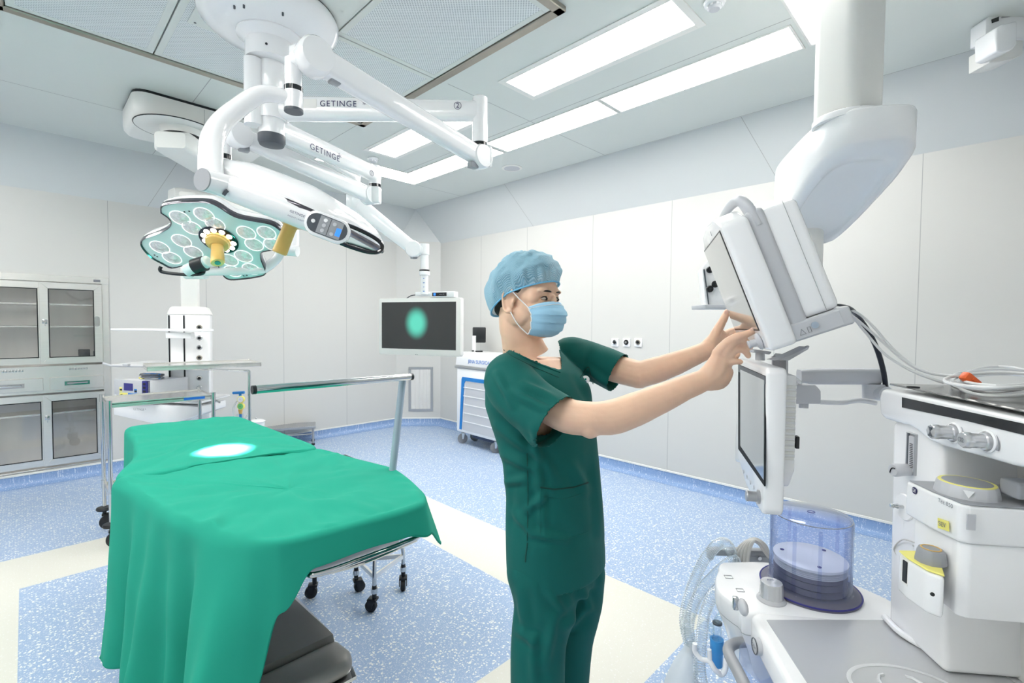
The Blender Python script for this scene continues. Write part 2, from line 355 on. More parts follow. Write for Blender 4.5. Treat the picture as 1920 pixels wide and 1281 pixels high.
# ================================================================== THE ROOM
a0, a1, b0, b1 = -0.05, 1.93, 1.48, 3.81          # blue field inside the cream frame
mb = MB(); bm = mb.bm
xs = [XL, -0.55, a0, a1, 2.43, XB]; ys = [YB, 0.98, b0, b1, 4.32, YA]
vv = {(i, j): bm.verts.new((xs[i], ys[j], 0)) for i in range(6) for j in range(6)}
for i in range(5):
    for j in range(5):
        f = bm.faces.new((vv[i, j], vv[i+1, j], vv[i+1, j+1], vv[i, j+1]))
        f.material_index = 1 if (1 <= i <= 3 and 1 <= j <= 3 and not (i == 2 and j == 2)) else 0
struct(mb, 'floor', ['floorb', 'floorw'])

CT = [(XL, YB), (XB, YB), (XB, CHY), (CHX, YA), (XL, YA)]          # room outline seen from above, counter clockwise
CABX0, CABX1, CABZ0, CABZ1 = -0.86, 0.578, 0.125, 1.91
def wall(name, p, q, seams=(), hole=None):
    p = Vector((*p, 0)); q = Vector((*q, 0)); d = (q-p); L = d.length; d.normalize(); n = Vector((-d.y, d.x, 0)); out = -n*0.06
    mb = MB()
    def slab(s0, s1, z0, z1):
        mb.prism([p+d*s0+UP*z0, p+d*s1+UP*z0, p+d*s1+UP*z1, p+d*s0+UP*z1], out)
    if hole:
        h0, h1, z0, z1 = hole
        slab(0, h0, 0, HT+.02); slab(h1, L, 0, HT+.02); slab(h0, h1, 0, z0); slab(h0, h1, z1, HT+.02)
    else: slab(0, L, 0, HT+.02)
    o = struct(mb, name, 'wall')
    if seams:
        mb = MB()
        for s_ in seams:
            z0 = 0.12; z1 = HT
            mb.prism([p+d*(s_-.0022)+UP*z0+n*.0006, p+d*(s_+.0022)+UP*z0+n*.0006, p+d*(s_+.0022)+UP*z1+n*.0006, p+d*(s_-.0022)+UP*z1+n*.0006], -n*.001)
        mb.build('panel_seam', 'seam', o)
    return o
sx = lambda u, v: CHX-on(u, v, 1, YA).x
struct_hole = (CHX-CABX1, CHX-CABX0, CABZ0, CABZ1)
wall('wall_back', CT[3], CT[4], [CHX-x for x in (3.06, 2.24, 1.42, .592, -1.05, -1.9)], struct_hole)
wall('wall_corner', CT[2], CT[3])
sy = lambda u, v: on(u, v, 0, XB).y-YB
wall('wall_right', CT[1], CT[2], [sy(902, 500), sy(988, 500), sy(1111, 500), sy(1258, 500), sy(1458, 400), sy(1727, 400), sy(1727, 400)-0.93])
wall('wall_front', CT[0], CT[1], [1, 2, 3, 4, 5, 6]); wall('wall_left', CT[4], CT[0], [1, 2, 3, 4, 5])
# vinyl cove and its white capping
def offs(pts, d):
    out = []; n = len(pts)
    for i in range(n):
        a, b, c = Vector(pts[i-1]), Vector(pts[i]), Vector(pts[(i+1) % n])
        e1 = (b-a).normalized(); e2 = (c-b).normalized(); n1 = Vector((-e1.y, e1.x)); n2 = Vector((-e2.y, e2.x))
        m_ = (n1+n2); m_ = m_/(m_.dot(n1)) if m_.length > 1e-6 else n1; out.append(b+m_*d)
    return out
prof = [(0.075, 0.0008), (0.05, 0.004), (0.028, 0.013), (0.013, 0.03), (0.005, 0.055), (0.003, 0.1)]
mb = MB(); rings = []
for dd, z in prof: rings.append([Vector((p.x, p.y, z)) for p in offs(CT, dd)])
mb.loft(rings, cap=False); struct(mb, 'baseboard_cove', 'coveb', angle=60)
mb = MB(); rings = []
for dd, z in ((0.002, 0.099), (0.008, 0.101), (0.008, 0.116), (0.002, 0.119)): rings.append([Vector((p.x, p.y, z)) for p in offs(CT, dd)])
mb.loft(rings, cap=False); struct(mb, 'baseboard_capping', 'trimw')
# ceiling and sloping soffit
mb = MB(); mb.prism([(XLc-.1, YBc-.1, HC), (XBc+.1, YBc-.1, HC), (XBc+.1, YAc+.1, HC), (XLc-.1, YAc+.1, HC)], (0, 0, .06))
ceil = struct(mb, 'ceiling', 'ceil')
mb = MB()
def cs(x0, y0, x1, y1, w_=.0022): 
    d = Vector((x1-x0, y1-y0, 0)).normalized(); n = Vector((-d.y, d.x, 0))*w_
    a = Vector((x0, y0, HC-.0005)); b = Vector((x1, y1, HC-.0005)); mb.prism([a-n, b-n, b+n, a+n], (0, 0, .001))
for x in (0.93, 2.947, 4.045-.01): cs(x, 3.8 if x < 2 else YBc, x, YAc)
cs(XLc, 2.72, -0.2, 2.72); cs(2.1, 2.72, XBc, 2.72); cs(XLc, 4.93, 2.0, 4.93); cs(3.3, 4.93, XBc, 4.93); cs(2.0, 3.8, 2.0, 4.6); cs(2.1, .6, XBc, .6)
mb.build('panel_seam', 'seam', ceil)
def soff(name, a, b, c, d, seams=()):
    a, b, c, d = [Vector(v) for v in (a, b, c, d)]; n = (b-a).cross(d-a).normalized()
    pts = [a, b, c, d] if (c-d).length > 1e-4 else [a, b, c]
    cen = Vector((1, 2.7, 2)); 
    if (cen-a).dot(n) < 0: n = -n
    mb = MB(); mb.prism(pts, -n*.05); o = struct(mb, name, 'soffit')
    if seams:
        mb = MB()
        for t in seams:
            p = a.lerp(b, t); q = d.lerp(c, t); e = (b-a).normalized()*.0022
            mb.prism([p-e+n*.0008, p+e+n*.0008, q+e+n*.0008, q-e+n*.0008], -n*.0012)
        mb.build('panel_seam', 'seam', o)
C1 = (XBc, YAc, HC); C2 = (XLc, YAc, HC); C3 = (XLc, YBc, HC); C4 = (XBc, YBc, HC)
tA = (CHX-on(277, 386, 1, YA).x)/(CHX-XL)
soff('trim_1', (CHX, YA, HT), (XL, YA, HT), C2, C1, (tA, tA+.3))
soff('trim_2', (XB, CHY, HT), (CHX, YA, HT), C1, C1)
yb = [on(1459, 340, 0, XB).y, on(1000, 418, 0, XB).y]
soff('trim_3', (XB, YB, HT), (XB, CHY, HT), C1, C4, [(y-YB)/(CHY-YB) for y in yb]+[.02])
soff('trim_4', (XL, YB, HT), (XB, YB, HT), C4, C3); soff('trim_5', (XL, YA, HT), (XL, YB, HT), C3, C2)

# ================================================================== CEILING FITTINGS
def light_panel(x0, x1, y0, y1, label, frame=True, group=None):
    t = thing('ceiling_light', label, 'ceiling light', ((x0+x1)/2, (y0+y1)/2, HC), group)
    mb = MB(); c = Vector(((x0+x1)/2, (y0+y1)/2, HC-.004))
    mb.plate(c, (1, 0, 0), (0, 1, 0), x1-x0, y1-y0, .004, .012); mb.build('diffuser', 'panel', t)
    f = 0.045 if frame else 0.014; mb = MB()
    for a, b in (((x0-f, y0-f), (x1+f, y0)), ((x0-f, y1), (x1+f, y1+f)), ((x0-f, y0), (x0, y1)), ((x1, y0), (x1+f, y1))):
        mb.span((a[0], a[1], HC-.006), (b[0], b[1], HC+.0), .0015, 1)
    mb.build('light_frame', 'trimw', t); return t
G = 'square edged light panels of the ceiling ring'
light_panel(2.36, 2.64, 1.2, 2.4, 'wide framed ceiling light panel between the air filter field and the long light strip')
light_panel(2.36, 2.64, 3.075, 4.275, 'framed ceiling light panel partly hidden behind the numbered lamp arm')
light_panel(3.02, 3.30, .835, 2.075, 'long flush strip light, nearest the white ceiling column', False)
light_panel(3.02, 3.30, 2.115, 3.33, 'middle flush strip light between the arm elbow and the next strip', False)
light_panel(3.02, 3.30, 3.39, 4.60, 'far flush strip light behind the elbow of the upper lamp arm', False)
light_panel(2.11, 3.30, 4.625, 4.92, 'cross strip light closing the far end of the row', False)
light_panel(2.11, 3.30, .49, .785, 'cross strip light beside the white ceiling column', False)
for k, (x0, x1, y0, y1, fr) in enumerate(((-.68, -.40, 1.2, 2.4, 1), (-.68, -.40, 3.075, 4.275, 1), (-1.34, -1.06, .835, 2.075, 0), (-1.34, -1.06, 2.115, 3.33, 0), (-1.34, -1.06, 3.39, 4.6, 0), (-1.34, -.15, 4.625, 4.92, 0), (-1.34, -.15, .49, .785, 0))):
    light_panel(x0, x1, y0, y1, 'ceiling light panel on the side of the room left of the view', bool(fr), 'light panels left of the view')

# air filter field
t = thing('laminar_air_filter', 'perforated metal air filter field set in the ceiling above the operating table', 'ceiling vent', (.97, 2.69, HC))
X0, X1, Y0, Y1 = -.10, 2.03, 1.62, 3.77
mb = MB()
for a, b in (((X0, Y0), (X1, Y0+.055)), ((X0, Y1-.055), (X1, Y1)), ((X0, Y0), (X0+.055, Y1)), ((X1-.055, Y0), (X1, Y1))):
    mb.span((a[0], a[1], HC-.03), (b[0], b[1], HC+.0), .004, 1)
mb.build('steel_frame', 'frame', t)
xs = [X0+.055, .59, 1.28, X1-.055]; ys = [Y0+.055, 2.7, Y1-.055]
for i in range(3):
    for j in range(2):
        mb = MB(); g = .004
        x0, x1, y0, y1 = xs[i]+g, xs[i+1]-g, ys[j]+g, ys[j+1]-g
        pl = (i == 1)
        e = .035
        if True:
            mb.span((x0+e, y0+e, HC-.018), (x1-e, y1-e, HC-.012)); mb.mi = 1
            for a, b in (((x0, y0), (x1, y0+e)), ((x0, y1-e), (x1, y1)), ((x0, y0+e), (x0+e, y1-e)), ((x1-e, y0+e), (x1, y1-e))): mb.span((a[0], a[1], HC-.02), (b[0], b[1], HC-.012), .001, 1)
            mb.build('perforated_panel', ['perf', 'ceil'], t)
mb = MB(); mb.span((.66, 2.1, HC-.026), (1.262, 3.18, HC-.018), .002, 1); mb.mi = 1
for x in (.69, 1.23):
    for y in (2.13, 2.6, 3.15): mb.cyl((x, y, HC-.028), (x, y, HC-.026), .006, n=10)
mb.build('mounting_plate', ['ceil', 'dgrey'], t)

def detector(u, v, label):
    p = on(u, v, 2, HC); t = thing('smoke_detector', label, 'smoke detector', p)
    mb = MB(); mb.lathe([(.052, 0), (.055, -.008), (.05, -.018), (.034, -.022)], p); mb.build('base', 'white', t)
    mb = MB(); mb.lathe([(.034, -.022), (.036, -.034), (.026, -.044), (.0, -.046)], p, n=30); mb.build('sensor_head', 'lgrey', t)
    mb = MB()
    for k in range(8):
        a = k*pi/4; mb.box(p+Vector((cos(a)*.036, sin(a)*.036, -.03)), (.004, .012, .01), Matrix.Rotation(a, 3, 'Z'))
    mb.build('vent_slot', 'white', t)
detector(700, 297, 'white smoke detector beside the framed light panel, above the lamp arm'); detector(1340, 2, 'white smoke detector at the top edge between the light panels')
p = on(960, 315, 2, HC); t = thing('ceiling_speaker', 'round white ceiling speaker flush beyond the strip lights', 'speaker', p)
mb = MB(); mb.lathe([(.11, 0), (.11, -.004), (.085, -.008), (.085, 0)], p); mb.build('bezel', 'trimw', t)
mb = MB(); mb.lathe([(.085, 0), (.085, -.006), (0, -.007)], p); mb.build('grille', 'lgrey', t)

# ceiling device in the top right corner (arm mounted camera box)
t = thing('ceiling_camera', 'white ceiling mounted camera box under a silver bracket, top right corner', 'camera', P(1890, 60, 2.6))
d0 = 2.6
mb = MB(); 
def qp(pts, d, th): return [P(u, v, d) for u, v in pts], FW*th
pts, v_ = qp([(1853, -60), (1960, -60), (1960, 5), (1853, 22)], d0, .05); mb.prism(pts, v_, .004); mb.build('bracket', 'steelh', t)
mb = MB(); pts, v_ = qp([(1853, 22), (1960, 3), (1960, 12), (1853, 31)], d0+.01, .04); mb.prism(pts, v_); mb.build('gasket', 'dgrey', t)
mb = MB(); pts, v_ = qp([(1849, 36), (1853, 31), (1960, 10), (1960, 70), (1848, 75)], d0-.02, .09); mb.prism(pts, v_, .006); hs = mb.build('housing', 'white', t)
mb = MB(); pts, v_ = qp([(1860, 36), (1873, 31), (1873, 39), (1861, 43)], d0-.024, .01); mb.prism(pts, v_); mb.build('sensor_window', 'gloss', hs)
mb = MB()
for k in range(16):
    u = 1879+k*2; pts, v_ = qp([(u, 30-.33*k), (u+.9, 29.7-.33*k), (u+.9, 33.5-.33*k), (u, 33.8-.33*k)], d0-.024, .01); mb.prism(pts, v_)
mb.build('vent_slot', 'grey', hs)
mb = MB(); pts, v_ = qp([(1867, 52), (1880, 45), (1908, 38), (1908, 82), (1900, 92), (1880, 98), (1868, 96)], d0-.1, .12); mb.prism(pts, v_, .01, 3); mb.build('camera_head', 'white', t)
mb = MB(); pts, v_ = qp([(1855, 84), (1920, 72), (1918, 102), (1900, 110), (1875, 116), (1855, 118)], d0+.0, .12); mb.prism(pts, v_, .006); mb.build('joint_plate', 'warmw', t)

# ================================================================== SURGICAL LIGHT BOOM
def rrect(c, x, y, w_, h, r, seg=3):
    out = []
    for cx, cy, a0 in ((1, 1, 0), (-1, 1, pi/2), (-1, -1, pi), (1, -1, 3*pi/2)):
        for k in range(seg+1):
            a = a0+pi/2*k/seg; out.append(c+x*(cx*(w_/2-r)+r*cos(a))+y*(cy*(h/2-r)+r*sin(a)))
    return out
def beam(mb, pts, sizes, rf=.3, up=UP):
    pts = [Vector(p) for p in pts]; rings = []
    for i, p in enumerate(pts):
        d = (pts[min(i+1, len(pts)-1)]-pts[max(i-1, 0)]).normalized(); x = d.cross(up).normalized(); y = x.cross(d)
        w_, h = sizes[i]; rings.append(rrect(p, x, y, w_, h, min(w_, h)*rf))
    mb.loft(rings)
def vz(u, v, d): return P(u, v, d).z
C0 = P(509, 200, 2.59); cx, cy = C0.x, C0.y
boom = thing('surgical_boom', 'white ceiling boom with jointed arms hanging under a round dome', 'medical boom', (cx, cy, HC))
mb = MB(); mb.lathe([(.33, HC), (.335, HC-.03), (.3, HC-.03), (.1, HC-.03)], (cx, cy, 0)); mb.build('gasket', 'black', boom)
mb = MB(); mb.lathe([(.30, HC-.028), (.335, HC-.032), (.345, HC-.055), (.335, HC-.085), (.29, HC-.125), (.22, HC-.145), (.14, HC-.15)], (cx, cy, 0), n=64); dm = mb.build('dome_cover', 'enamel', boom, angle=50)
mb = MB()
for a in (3.7, 3.9, 4.6, 5.6):
    mb.cyl((cx+.25*cos(a), cy+.25*sin(a), HC-.15), (cx+.25*cos(a), cy+.25*sin(a), HC-.13), .005, n=10)
mb.build('screw', 'dgrey', dm)
zb = vz(509, 122, 2.59)
mb = MB(); mb.lathe([(.165, HC-.14), (.165, HC-.155), (.14, HC-.175), (.125, HC-.19), (.125, zb+.0), (.06, zb-.002)], (cx, cy, 0), n=48); mb.build('upper_column', 'enamel', boom)
mb = MB()
for (du, v) in ((14, 53), (14, 84)):
    q = Vector((cx, cy, vz(509, v, 2.47))) + (-FW*cos(.3)+RT*sin(.3))*.124; mb.cyl(q, q-FW*.004, .006, n=12)
mb.build('screw', 'black', boom)
mb = MB(); mb.lathe([(.068, zb), (.068, vz(509, 218, 2.59)), (.066, vz(509, 219, 2.59)), (.066, vz(509, 254, 2.59))], (cx, cy, 0)); mb.build('lower_column', 'enamel', boom)
mb = MB(); mb.lathe([(.068, vz(509, 254, 2.59)), (.068, vz(509, 266, 2.59)), (.06, vz(509, 272, 2.59)), (.03, vz(509, 274, 2.59))], (cx, cy, 0)); mb.build('end_cap', 'dgrey', boom)
mb = MB(); mb.cyl((cx-.09, cy, zb-.01), (cx-.09, cy, zb-.35), .045, n=20); mb.build('cable_tube', 'enamel', boom)
# arm numbered 2
zA = vz(509, 204, 2.59); e2 = P(900, 202, 2.6); e2.z = zA
mb = MB(); beam(mb, [Vector((cx, cy, zA)), e2], [(.1, .118), (.075, .098)], .3); mb.cyl((cx, cy, zA-.065), (cx, cy, zA+.065), .078)
a2 = mb.build('horizontal_arm', 'enamel', boom)
d_ = (e2-Vector((cx, cy, zA))).normalized(); nn = d_.cross(UP).normalized()
if nn.dot(FW) > 0: nn = -nn
def armtxt(s, u, v, base, dirv, nrm, off, h, par, inkm='ink', name='lettering', sp=1.1):
    # writing on the arm face: meet the arm's side plane
    o = Vector(base)+nrm*off; r = ray(u, v); tt = (o-CP).dot(nrm)/r.dot(nrm); p = CP+r*tt
    return text(s, name, inkm, par, p, dirv, nrm.cross(dirv), h, spacing=sp)
armtxt('GETINGE', 634, 195, e2, d_, nn, .0485, .030, a2, sp=1.15)
armtxt('*', 683, 197, e2, d_, nn, .0465, .03, a2)
armtxt('2', 858, 198, e2, d_, nn, .042, .025, a2)
def ringmark(u, v, base, nrm, off, r_, par):
    o = Vector(base)+nrm*off; rr = ray(u, v); p = CP+rr*((o-CP).dot(nrm)/rr.dot(nrm)); x = nrm.cross(UP).normalized(); y = x.cross(nrm)
    mb = MB(); mb.tube([p+(x*cos(a)+y*sin(a))*r_ for a in [2*pi*k/28 for k in range(28)]], .0012, n=6, loop=True); mb.build('number_ring', 'ink', par)
ringmark(858, 198, e2, nn, .040, .019, a2)
mb = MB(); q = P(581, 194, 2.5); o = Vector(e2)+nn*.0485; rr = ray(581, 194); p = CP+rr*((o-CP).dot(nn)/rr.dot(nn))
mb.plate(p, d_, nn.cross(d_), .07, .045, .0006); mb.build('type_label', 'warmw', a2)
mb = MB(); e2t = Vector((e2.x, e2.y, vz(900, 182, 2.6))); e2b = Vector((e2.x, e2.y, vz(900, 268, 2.6)))
mb.lathe([(.03, .0), (.04, -.008), (.041, e2b.z-e2t.z)], e2t, n=28); mb.build('arm_post', 'enamel', boom)
mb = MB(); mb.cyl(e2b, e2b-UP*.022, .039); mb.build('joint_ring', 'gloss', boom)
k2 = e2b-UP*.075
s2 = P(590, 108, 1.95)
def spring_arm(k, s, wk, ws, name='spring_arm', disc=True):
    d = (s-k).normalized(); n = d.cross(UP).normalized()
    if n.dot(FW) > 0: n = -n
    mb = MB(); beam(mb, [k, k.lerp(s, .12), k.lerp(s, .9), s], [(wk*.7, wk), (wk*.75, wk*1.05), (ws*.75, ws*.95), (ws*.75, ws)], .28)
    ar = mb.build(name, 'enamel', boom)
    mb = MB(); mb.lathe([(wk*.62, -.04), (wk*.68, -.03), (wk*.68, .03), (wk*.6, .042)], k, n, n=36); mb.build('joint_cover', 'enamel', boom, angle=50)
    mb = MB(); mb.lathe([(ws*.62, -.04), (ws*.68, -.03), (ws*.68, .03), (ws*.6, .042)], s, n, n=36); mb.build('joint_cover', 'enamel', boom, angle=50)
    return d, n, ar
d, n, ar = spring_arm(k2, s2, .095, .11)
mb = MB(); mb.box(k2+Vector((0, 0, .015))+(-d)*.01+Vector((d.x, d.y, 0)).normalized()*(-.035), (.07, .07, .1), Matrix.Rotation(YAW*-1, 3, 'Z'), .012); mb.build('elbow_block', 'enamel', boom)
mb = MB(); mb.box(k2+d*.05-UP*.065, (.05, .04, .03), None, .005); mb.build('grip_pad', 'grey', boom)
mb = MB(); mb.box(s2-d*.085-UP*.045, (.045, .04, .03), None, .005); mb.build('grip_pad', 'grey', boom)
# front drop tube that carries the upper lamp
w2 = P(550, 110, 1.95)
mb = MB(); beam(mb, [s2, s2.lerp(w2, .5), w2], [(.08, .1), (.08, .1), (.07, .09)], .35); mb.cyl(Vector((w2.x, w2.y, vz(550, 112, 1.95))), Vector((w2.x, w2.y, vz(550, 165, 1.95))), .0335)
mb.build('drop_tube', 'enamel', boom)
mb = MB(); mb.cyl(Vector((w2.x, w2.y, vz(550, 163, 1.95))), Vector((w2.x, w2.y, vz(550, 172, 1.95))), .036); mb.build('joint_ring', 'gloss', boom)
# arm numbered 1
z1 = vz(509, 238, 2.59); e1 = P(703, 336, 3.4); e1 = Vector((e1.x, e1.y, z1)); d1 = (e1-Vector((cx, cy, z1))).normalized(); n1 = d1.cross(UP).normalized()
if n1.dot(FW) > 0: n1 = -n1
mb = MB(); beam(mb, [Vector((cx, cy, z1)), e1], [(.09, .11), (.075, .1)], .3); a1_ = mb.build('horizontal_arm', 'enamel', boom)
armtxt('GETINGE', 610, 287, e1, d1, n1, .0435, .036, a1_, sp=1.2); armtxt('*', 637, 296, e1, d1, n1, .0435, .05, a1_); armtxt('1', 697, 325, e1, d1, n1, .042, .025, a1_); ringmark(697, 325, e1, n1, .040, .018, a1_)
mb = MB(); e1b = Vector((e1.x, e1.y, vz(703, 346, 3.4))); mb.cyl(Vector((e1.x, e1.y, z1+.055)), e1b, .042); mb.build('arm_post', 'enamel', boom)
mb = MB(); mb.cyl(e1b, e1b-UP*.02, .04); mb.build('joint_ring', 'gloss', boom)
k1 = P(692, 366, 3.4); s1 = P(447, 254, 2.6)
d, n, ar = spring_arm(k1, s1, .098, .10)
mb = MB(); mb.box(Vector((e1.x, e1.y, k1.z)), (.08, .08, .115), Matrix.Rotation(-YAW, 3, 'Z'), .014); mb.build('elbow_block', 'enamel', boom)
mb = MB(); mb.box(s1-d*.03-UP*.06, (.05, .04, .03), None, .005); mb.build('grip_pad', 'grey', boom)
w1 = P(420, 254, 2.6)
mb = MB(); beam(mb, [s1, w1], [(.07, .09), (.065, .085)], .35); mb.cyl(Vector((w1.x, w1.y, vz(420, 256, 2.6))), Vector((w1.x, w1.y, vz(420, 292, 2.6))), .034); mb.build('drop_tube', 'enamel', boom)
mb = MB(); mb.cyl(Vector((w1.x, w1.y, vz(420, 290, 2.6))), Vector((w1.x, w1.y, vz(420, 299, 2.6))), .035); mb.build('joint_ring', 'gloss', boom)
# third arm, carrying the monitor
z3 = vz(509, 222, 2.59); e3 = P(664, 318, 3.56); e3 = Vector((e3.x, e3.y, z3))
mb = MB(); beam(mb, [Vector((cx, cy, z3)), e3], [(.055, .07), (.06, .08)], .3); a3 = mb.build('horizontal_arm', 'enamel', boom)
mb = MB(); k3 = P(664, 378, 3.56); k3 = Vector((e3.x, e3.y, k3.z)); mb.cyl(e3+UP*.04, k3+UP*.05, .045); mb.build('arm_post', 'enamel', boom)
s3 = P(776, 468, 3.6)
mb = MB(); beam(mb, [k3, k3.lerp(s3, .15), k3.lerp(s3, .9), s3], [(.09, .13), (.1, .12), (.09, .1), (.08, .1)], .3); mb.box(k3, (.1, .1, .13), Matrix.Rotation(-YAW, 3, 'Z'), .02)
ar3 = mb.build('spring_arm', 'enamel', boom)
w3 = P(796, 470, 3.6); nn3 = (s3-k3).cross(UP).normalized()
mb = MB(); mb.lathe([(.055, -.045), (.06, -.035), (.06, .035), (.055, .045)], s3, nn3); mb.cyl(Vector((w3.x, w3.y, vz(796, 458, 3.6))), Vector((w3.x, w3.y, vz(796, 478, 3.6))), .036); beam(mb, [s3, w3], [(.085, .09), (.07, .07)], .3)
mb.cyl(Vector((w3.x, w3.y, vz(796, 476, 3.6))), Vector((w3.x, w3.y, vz(796, 507, 3.6))), .03); mb.build('drop_tube', 'enamel', boom)
mb = MB(); mb.box(s3+Vector((0, 0, -.055)), (.04, .04, .03), None, .005); mb.build('grip_pad', 'grey', boom)
mb = MB(); mb.cyl(Vector((w3.x, w3.y, vz(796, 506, 3.6))), Vector((w3.x, w3.y, vz(796, 509, 3.6))), .039); mb.build('joint_ring', 'gloss', boom)

# ---- monitor on the arm
TL, TR, BL, BR = P(710, 558, 3.76), P(864, 560, 3.50), P(711, 662, 3.76), P(863, 672, 3.50)
mx_ = ((TR+BR)/2-(TL+BL)/2); mx_.z = 0; MW = mx_.length; mx_.normalize(); mz = mx_.cross(UP); mz.normalize()
if mz.dot(FW) > 0: mz = -mz                                       # towards the viewer
mc = (TL+TR+BL+BR)/4; MH = ((TL-BL).length+(TR-BR).length)/2
mon = thing('monitor', 'wide white framed monitor on the boom arm showing a turquoise glow', 'monitor', mc-UP*MH/2)
mb = MB(); mb.plate(mc-mz*.05, mx_, UP, MW, MH, .05 if mx_.cross(UP).dot(mz) > 0 else -.05, .018, bev=.004); mb.build('housing', 'warmw', mon)
sc = [on_ for on_ in ()]
def mpt(u, v): r = ray(u, v); return CP+r*((mc-CP).dot(mz)/r.dot(mz))
q = [mpt(716, 566), mpt(855, 567), mpt(855, 659), mpt(716, 651)]
qc = sum(q, Vector())/4; qw = ((q[1]-q[0]).length+(q[2]-q[3]).length)/2; qh = ((q[3]-q[0]).length+(q[2]-q[1]).length)/2
gc = mpt(781, 606)
mb = MB(); mb.plate(qc+mz*.0002, mx_, UP, qw, qh, .001 if mx_.cross(UP).dot(mz) > 0 else -.001, .002)
mb.build('screen', endo_mat(gc-ORG[mon.name], .115), mon)
mb = MB(); pz = mpt(781, 665)
for a in range(2): mb.box(pz+mx_*(.012*a-.006)+mz*.001, (.006, .002, .006), Matrix.Rotation(-YAW, 3, 'Z'))
mb.build('badge_mark', 'inkg', mon)
mb = MB(); bc = mpt(790, 552)-mz*.06; mb.box(bc+UP*.005, (.13, .09, .03), Matrix.Rotation(atan2(mx_.y, mx_.x), 3, 'Z'), .005)
mb.cyl(Vector((w3.x, w3.y, vz(796, 509, 3.6))), Vector((w3.x, w3.y, vz(796, 516, 3.6))), .04); mb.cyl(Vector((w3.x, w3.y, vz(796, 514, 3.6))), Vector((w3.x, w3.y, bc.z)), .028)
mb.build('mount_post', 'white', mon)
mb = MB()
for k, v in enumerate((522, 530, 538, 546)):
    q_ = Vector((w3.x, w3.y, vz(797, v, 3.57)))-FW*.0285; mb.box(q_, (.012 if k % 2 else .006, .002, .005), Matrix.Rotation(-YAW, 3, 'Z'))
mb.build('printed_mark', 'inkb', mon)
mb = MB(); mb.tube([P(762, 560, 3.72), P(770, 555, 3.7), P(780, 553, 3.66)], .004, n=8, sm=4); mb.build('cable', 'bcable', mon)
rb = thing('video_receiver', 'small white box with a dark display lying on top of the monitor', 'electronic device', mpt(828, 557))
bc = mpt(829, 552)-mz*.03; Rm = Matrix.Rotation(atan2(mx_.y, mx_.x), 3, 'Z')
mb = MB(); mb.box(bc, (.20, .07, .042), Rm, .004); mb.build('case', 'white', rb)
mb = MB(); mb.box(bc+mz*.035-mx_*.02, (.12, .002, .027), Rm); mb.build('display', 'gloss', rb)
mb = MB(); mb.box(bc+mz*.0365-mx_*.06, (.018, .002, .018), Rm); mb.build('lit_icon', 'bluegl', rb)
text('receiver OK', 'lettering', 'lgrey', rb, bc+mz*.0367+mx_*.0, mx_, UP, .006)

# ---- operating lamp 1, hexagonal five lobed head seen from below
lc = P(398, 447, 2.42)                                            # centre of the lit face
# face normal points down, leaning to the operator side so that the face is seen
fn = (-UP*0.80 - FW*0.60 + RT*0.05).normalized()
fx = (RT - fn*RT.dot(fn)).normalized(); fy = fn.cross(fx).normalized()   # fy up in the picture
if fy.z < 0: fy = -fy
lamp = thing('surgical_light', 'operating lamp with lit round lenses and ochre centre handle above the green drape', 'surgical light', lc)
def facept(u, v): r = ray(u, v); return CP+r*((lc-CP).dot(fn)/r.dot(fn))
out = [(302, 398), (304, 386), (330, 380), (365, 378), (394, 380), (412, 388), (430, 400), (448, 408), (478, 414), (505, 419), (522, 428), (533, 441), (531, 456), (520, 466), (500, 470), (490, 474), (490, 488), (498, 508), (494, 516), (470, 521), (440, 524), (426, 522), (416, 512), (408, 496), (392, 488), (370, 491), (345, 497), (322, 502), (305, 494), (285, 483), (270, 468), (264, 455), (272, 447), (296, 438), (315, 428), (321, 418), (316, 408)]
op = [facept(u, v) for u, v in out]; op = catmull(op+[op[0]], 3)[:-1]
cen = sum(op, Vector())/len(op)
def ringat(s_, h, up_=None): return [cen+(p-cen)*s_-fn*h for p in op]
mb = MB(); mb.loft([ringat(.965, -.001), ringat(.985, -.001), ringat(.985, .004)], cap=True); face = mb.build('lamp_face', 'teal_f', lamp, angle=60)
mb = MB(); mb.loft([ringat(.985, -.004), ringat(1.0, -.008), ringat(1.015, .0), ringat(1.015, .022), ringat(1.0, .026)], cap=False); mb.build('rim', 'rim', lamp, angle=60)
mb = MB(); mb.loft([ringat(1.005, .02), ringat(1.01, .034), ringat(.97, .06), ringat(.85, .085), ringat(.6, .1), ringat(.2, .108)], cap=True); mb.build('back_cover', 'enamel', lamp, angle=60)
lens = [(338, 408), (383, 402), (361, 427), (404, 420), (462, 436), (500, 436), (477, 458), (512, 458), (457, 480), (341, 451), (300, 463), (363, 472), (323, 483), (430, 487), (437, 508), (471, 504)]
for u, v in lens:
    p = facept(u, v); p = cen+(p-cen)
    r_ = .043
    mb = MB(); mb.lathe([(r_*1.0, .0015), (r_*1.06, .004), (r_*1.0, .005), (r_*.96, .0045), (r_*.96, .001)], p, fn, n=28); lr = mb.build('lens', 'lensrim', lamp)
    mb = MB(); mb.lathe([(r_*.96, .0025), (r_*.8, .004), (r_*.5, .008), (r_*.25, .012), (0, .013)], p, fn, n=28); mb.build('reflector', 'lens', lr)
hc = facept(411, 449)
mb = MB(); mb.lathe([(.088, .001), (.09, .006), (.086, .008), (.05, .006), (0, .006)], hc, fn, n=40); hub = mb.build('centre_ring', 'gloss', lamp)
for k in range(11):
    a = radians(20+32*k); q = hc+(fx*cos(a)+fy*sin(a))*.067+fn*.008
    mb = MB(); mb.ell(q, (.014, .014, .008), basis(fx, fy, fn).to_3x3(), 14, 8); mb.build('led', 'led', hub)
hn = (P(412, 507, 2.30)-hc).normalized(); hx_ = (RT-hn*RT.dot(hn)).normalized(); hy_ = hn.cross(hx_)
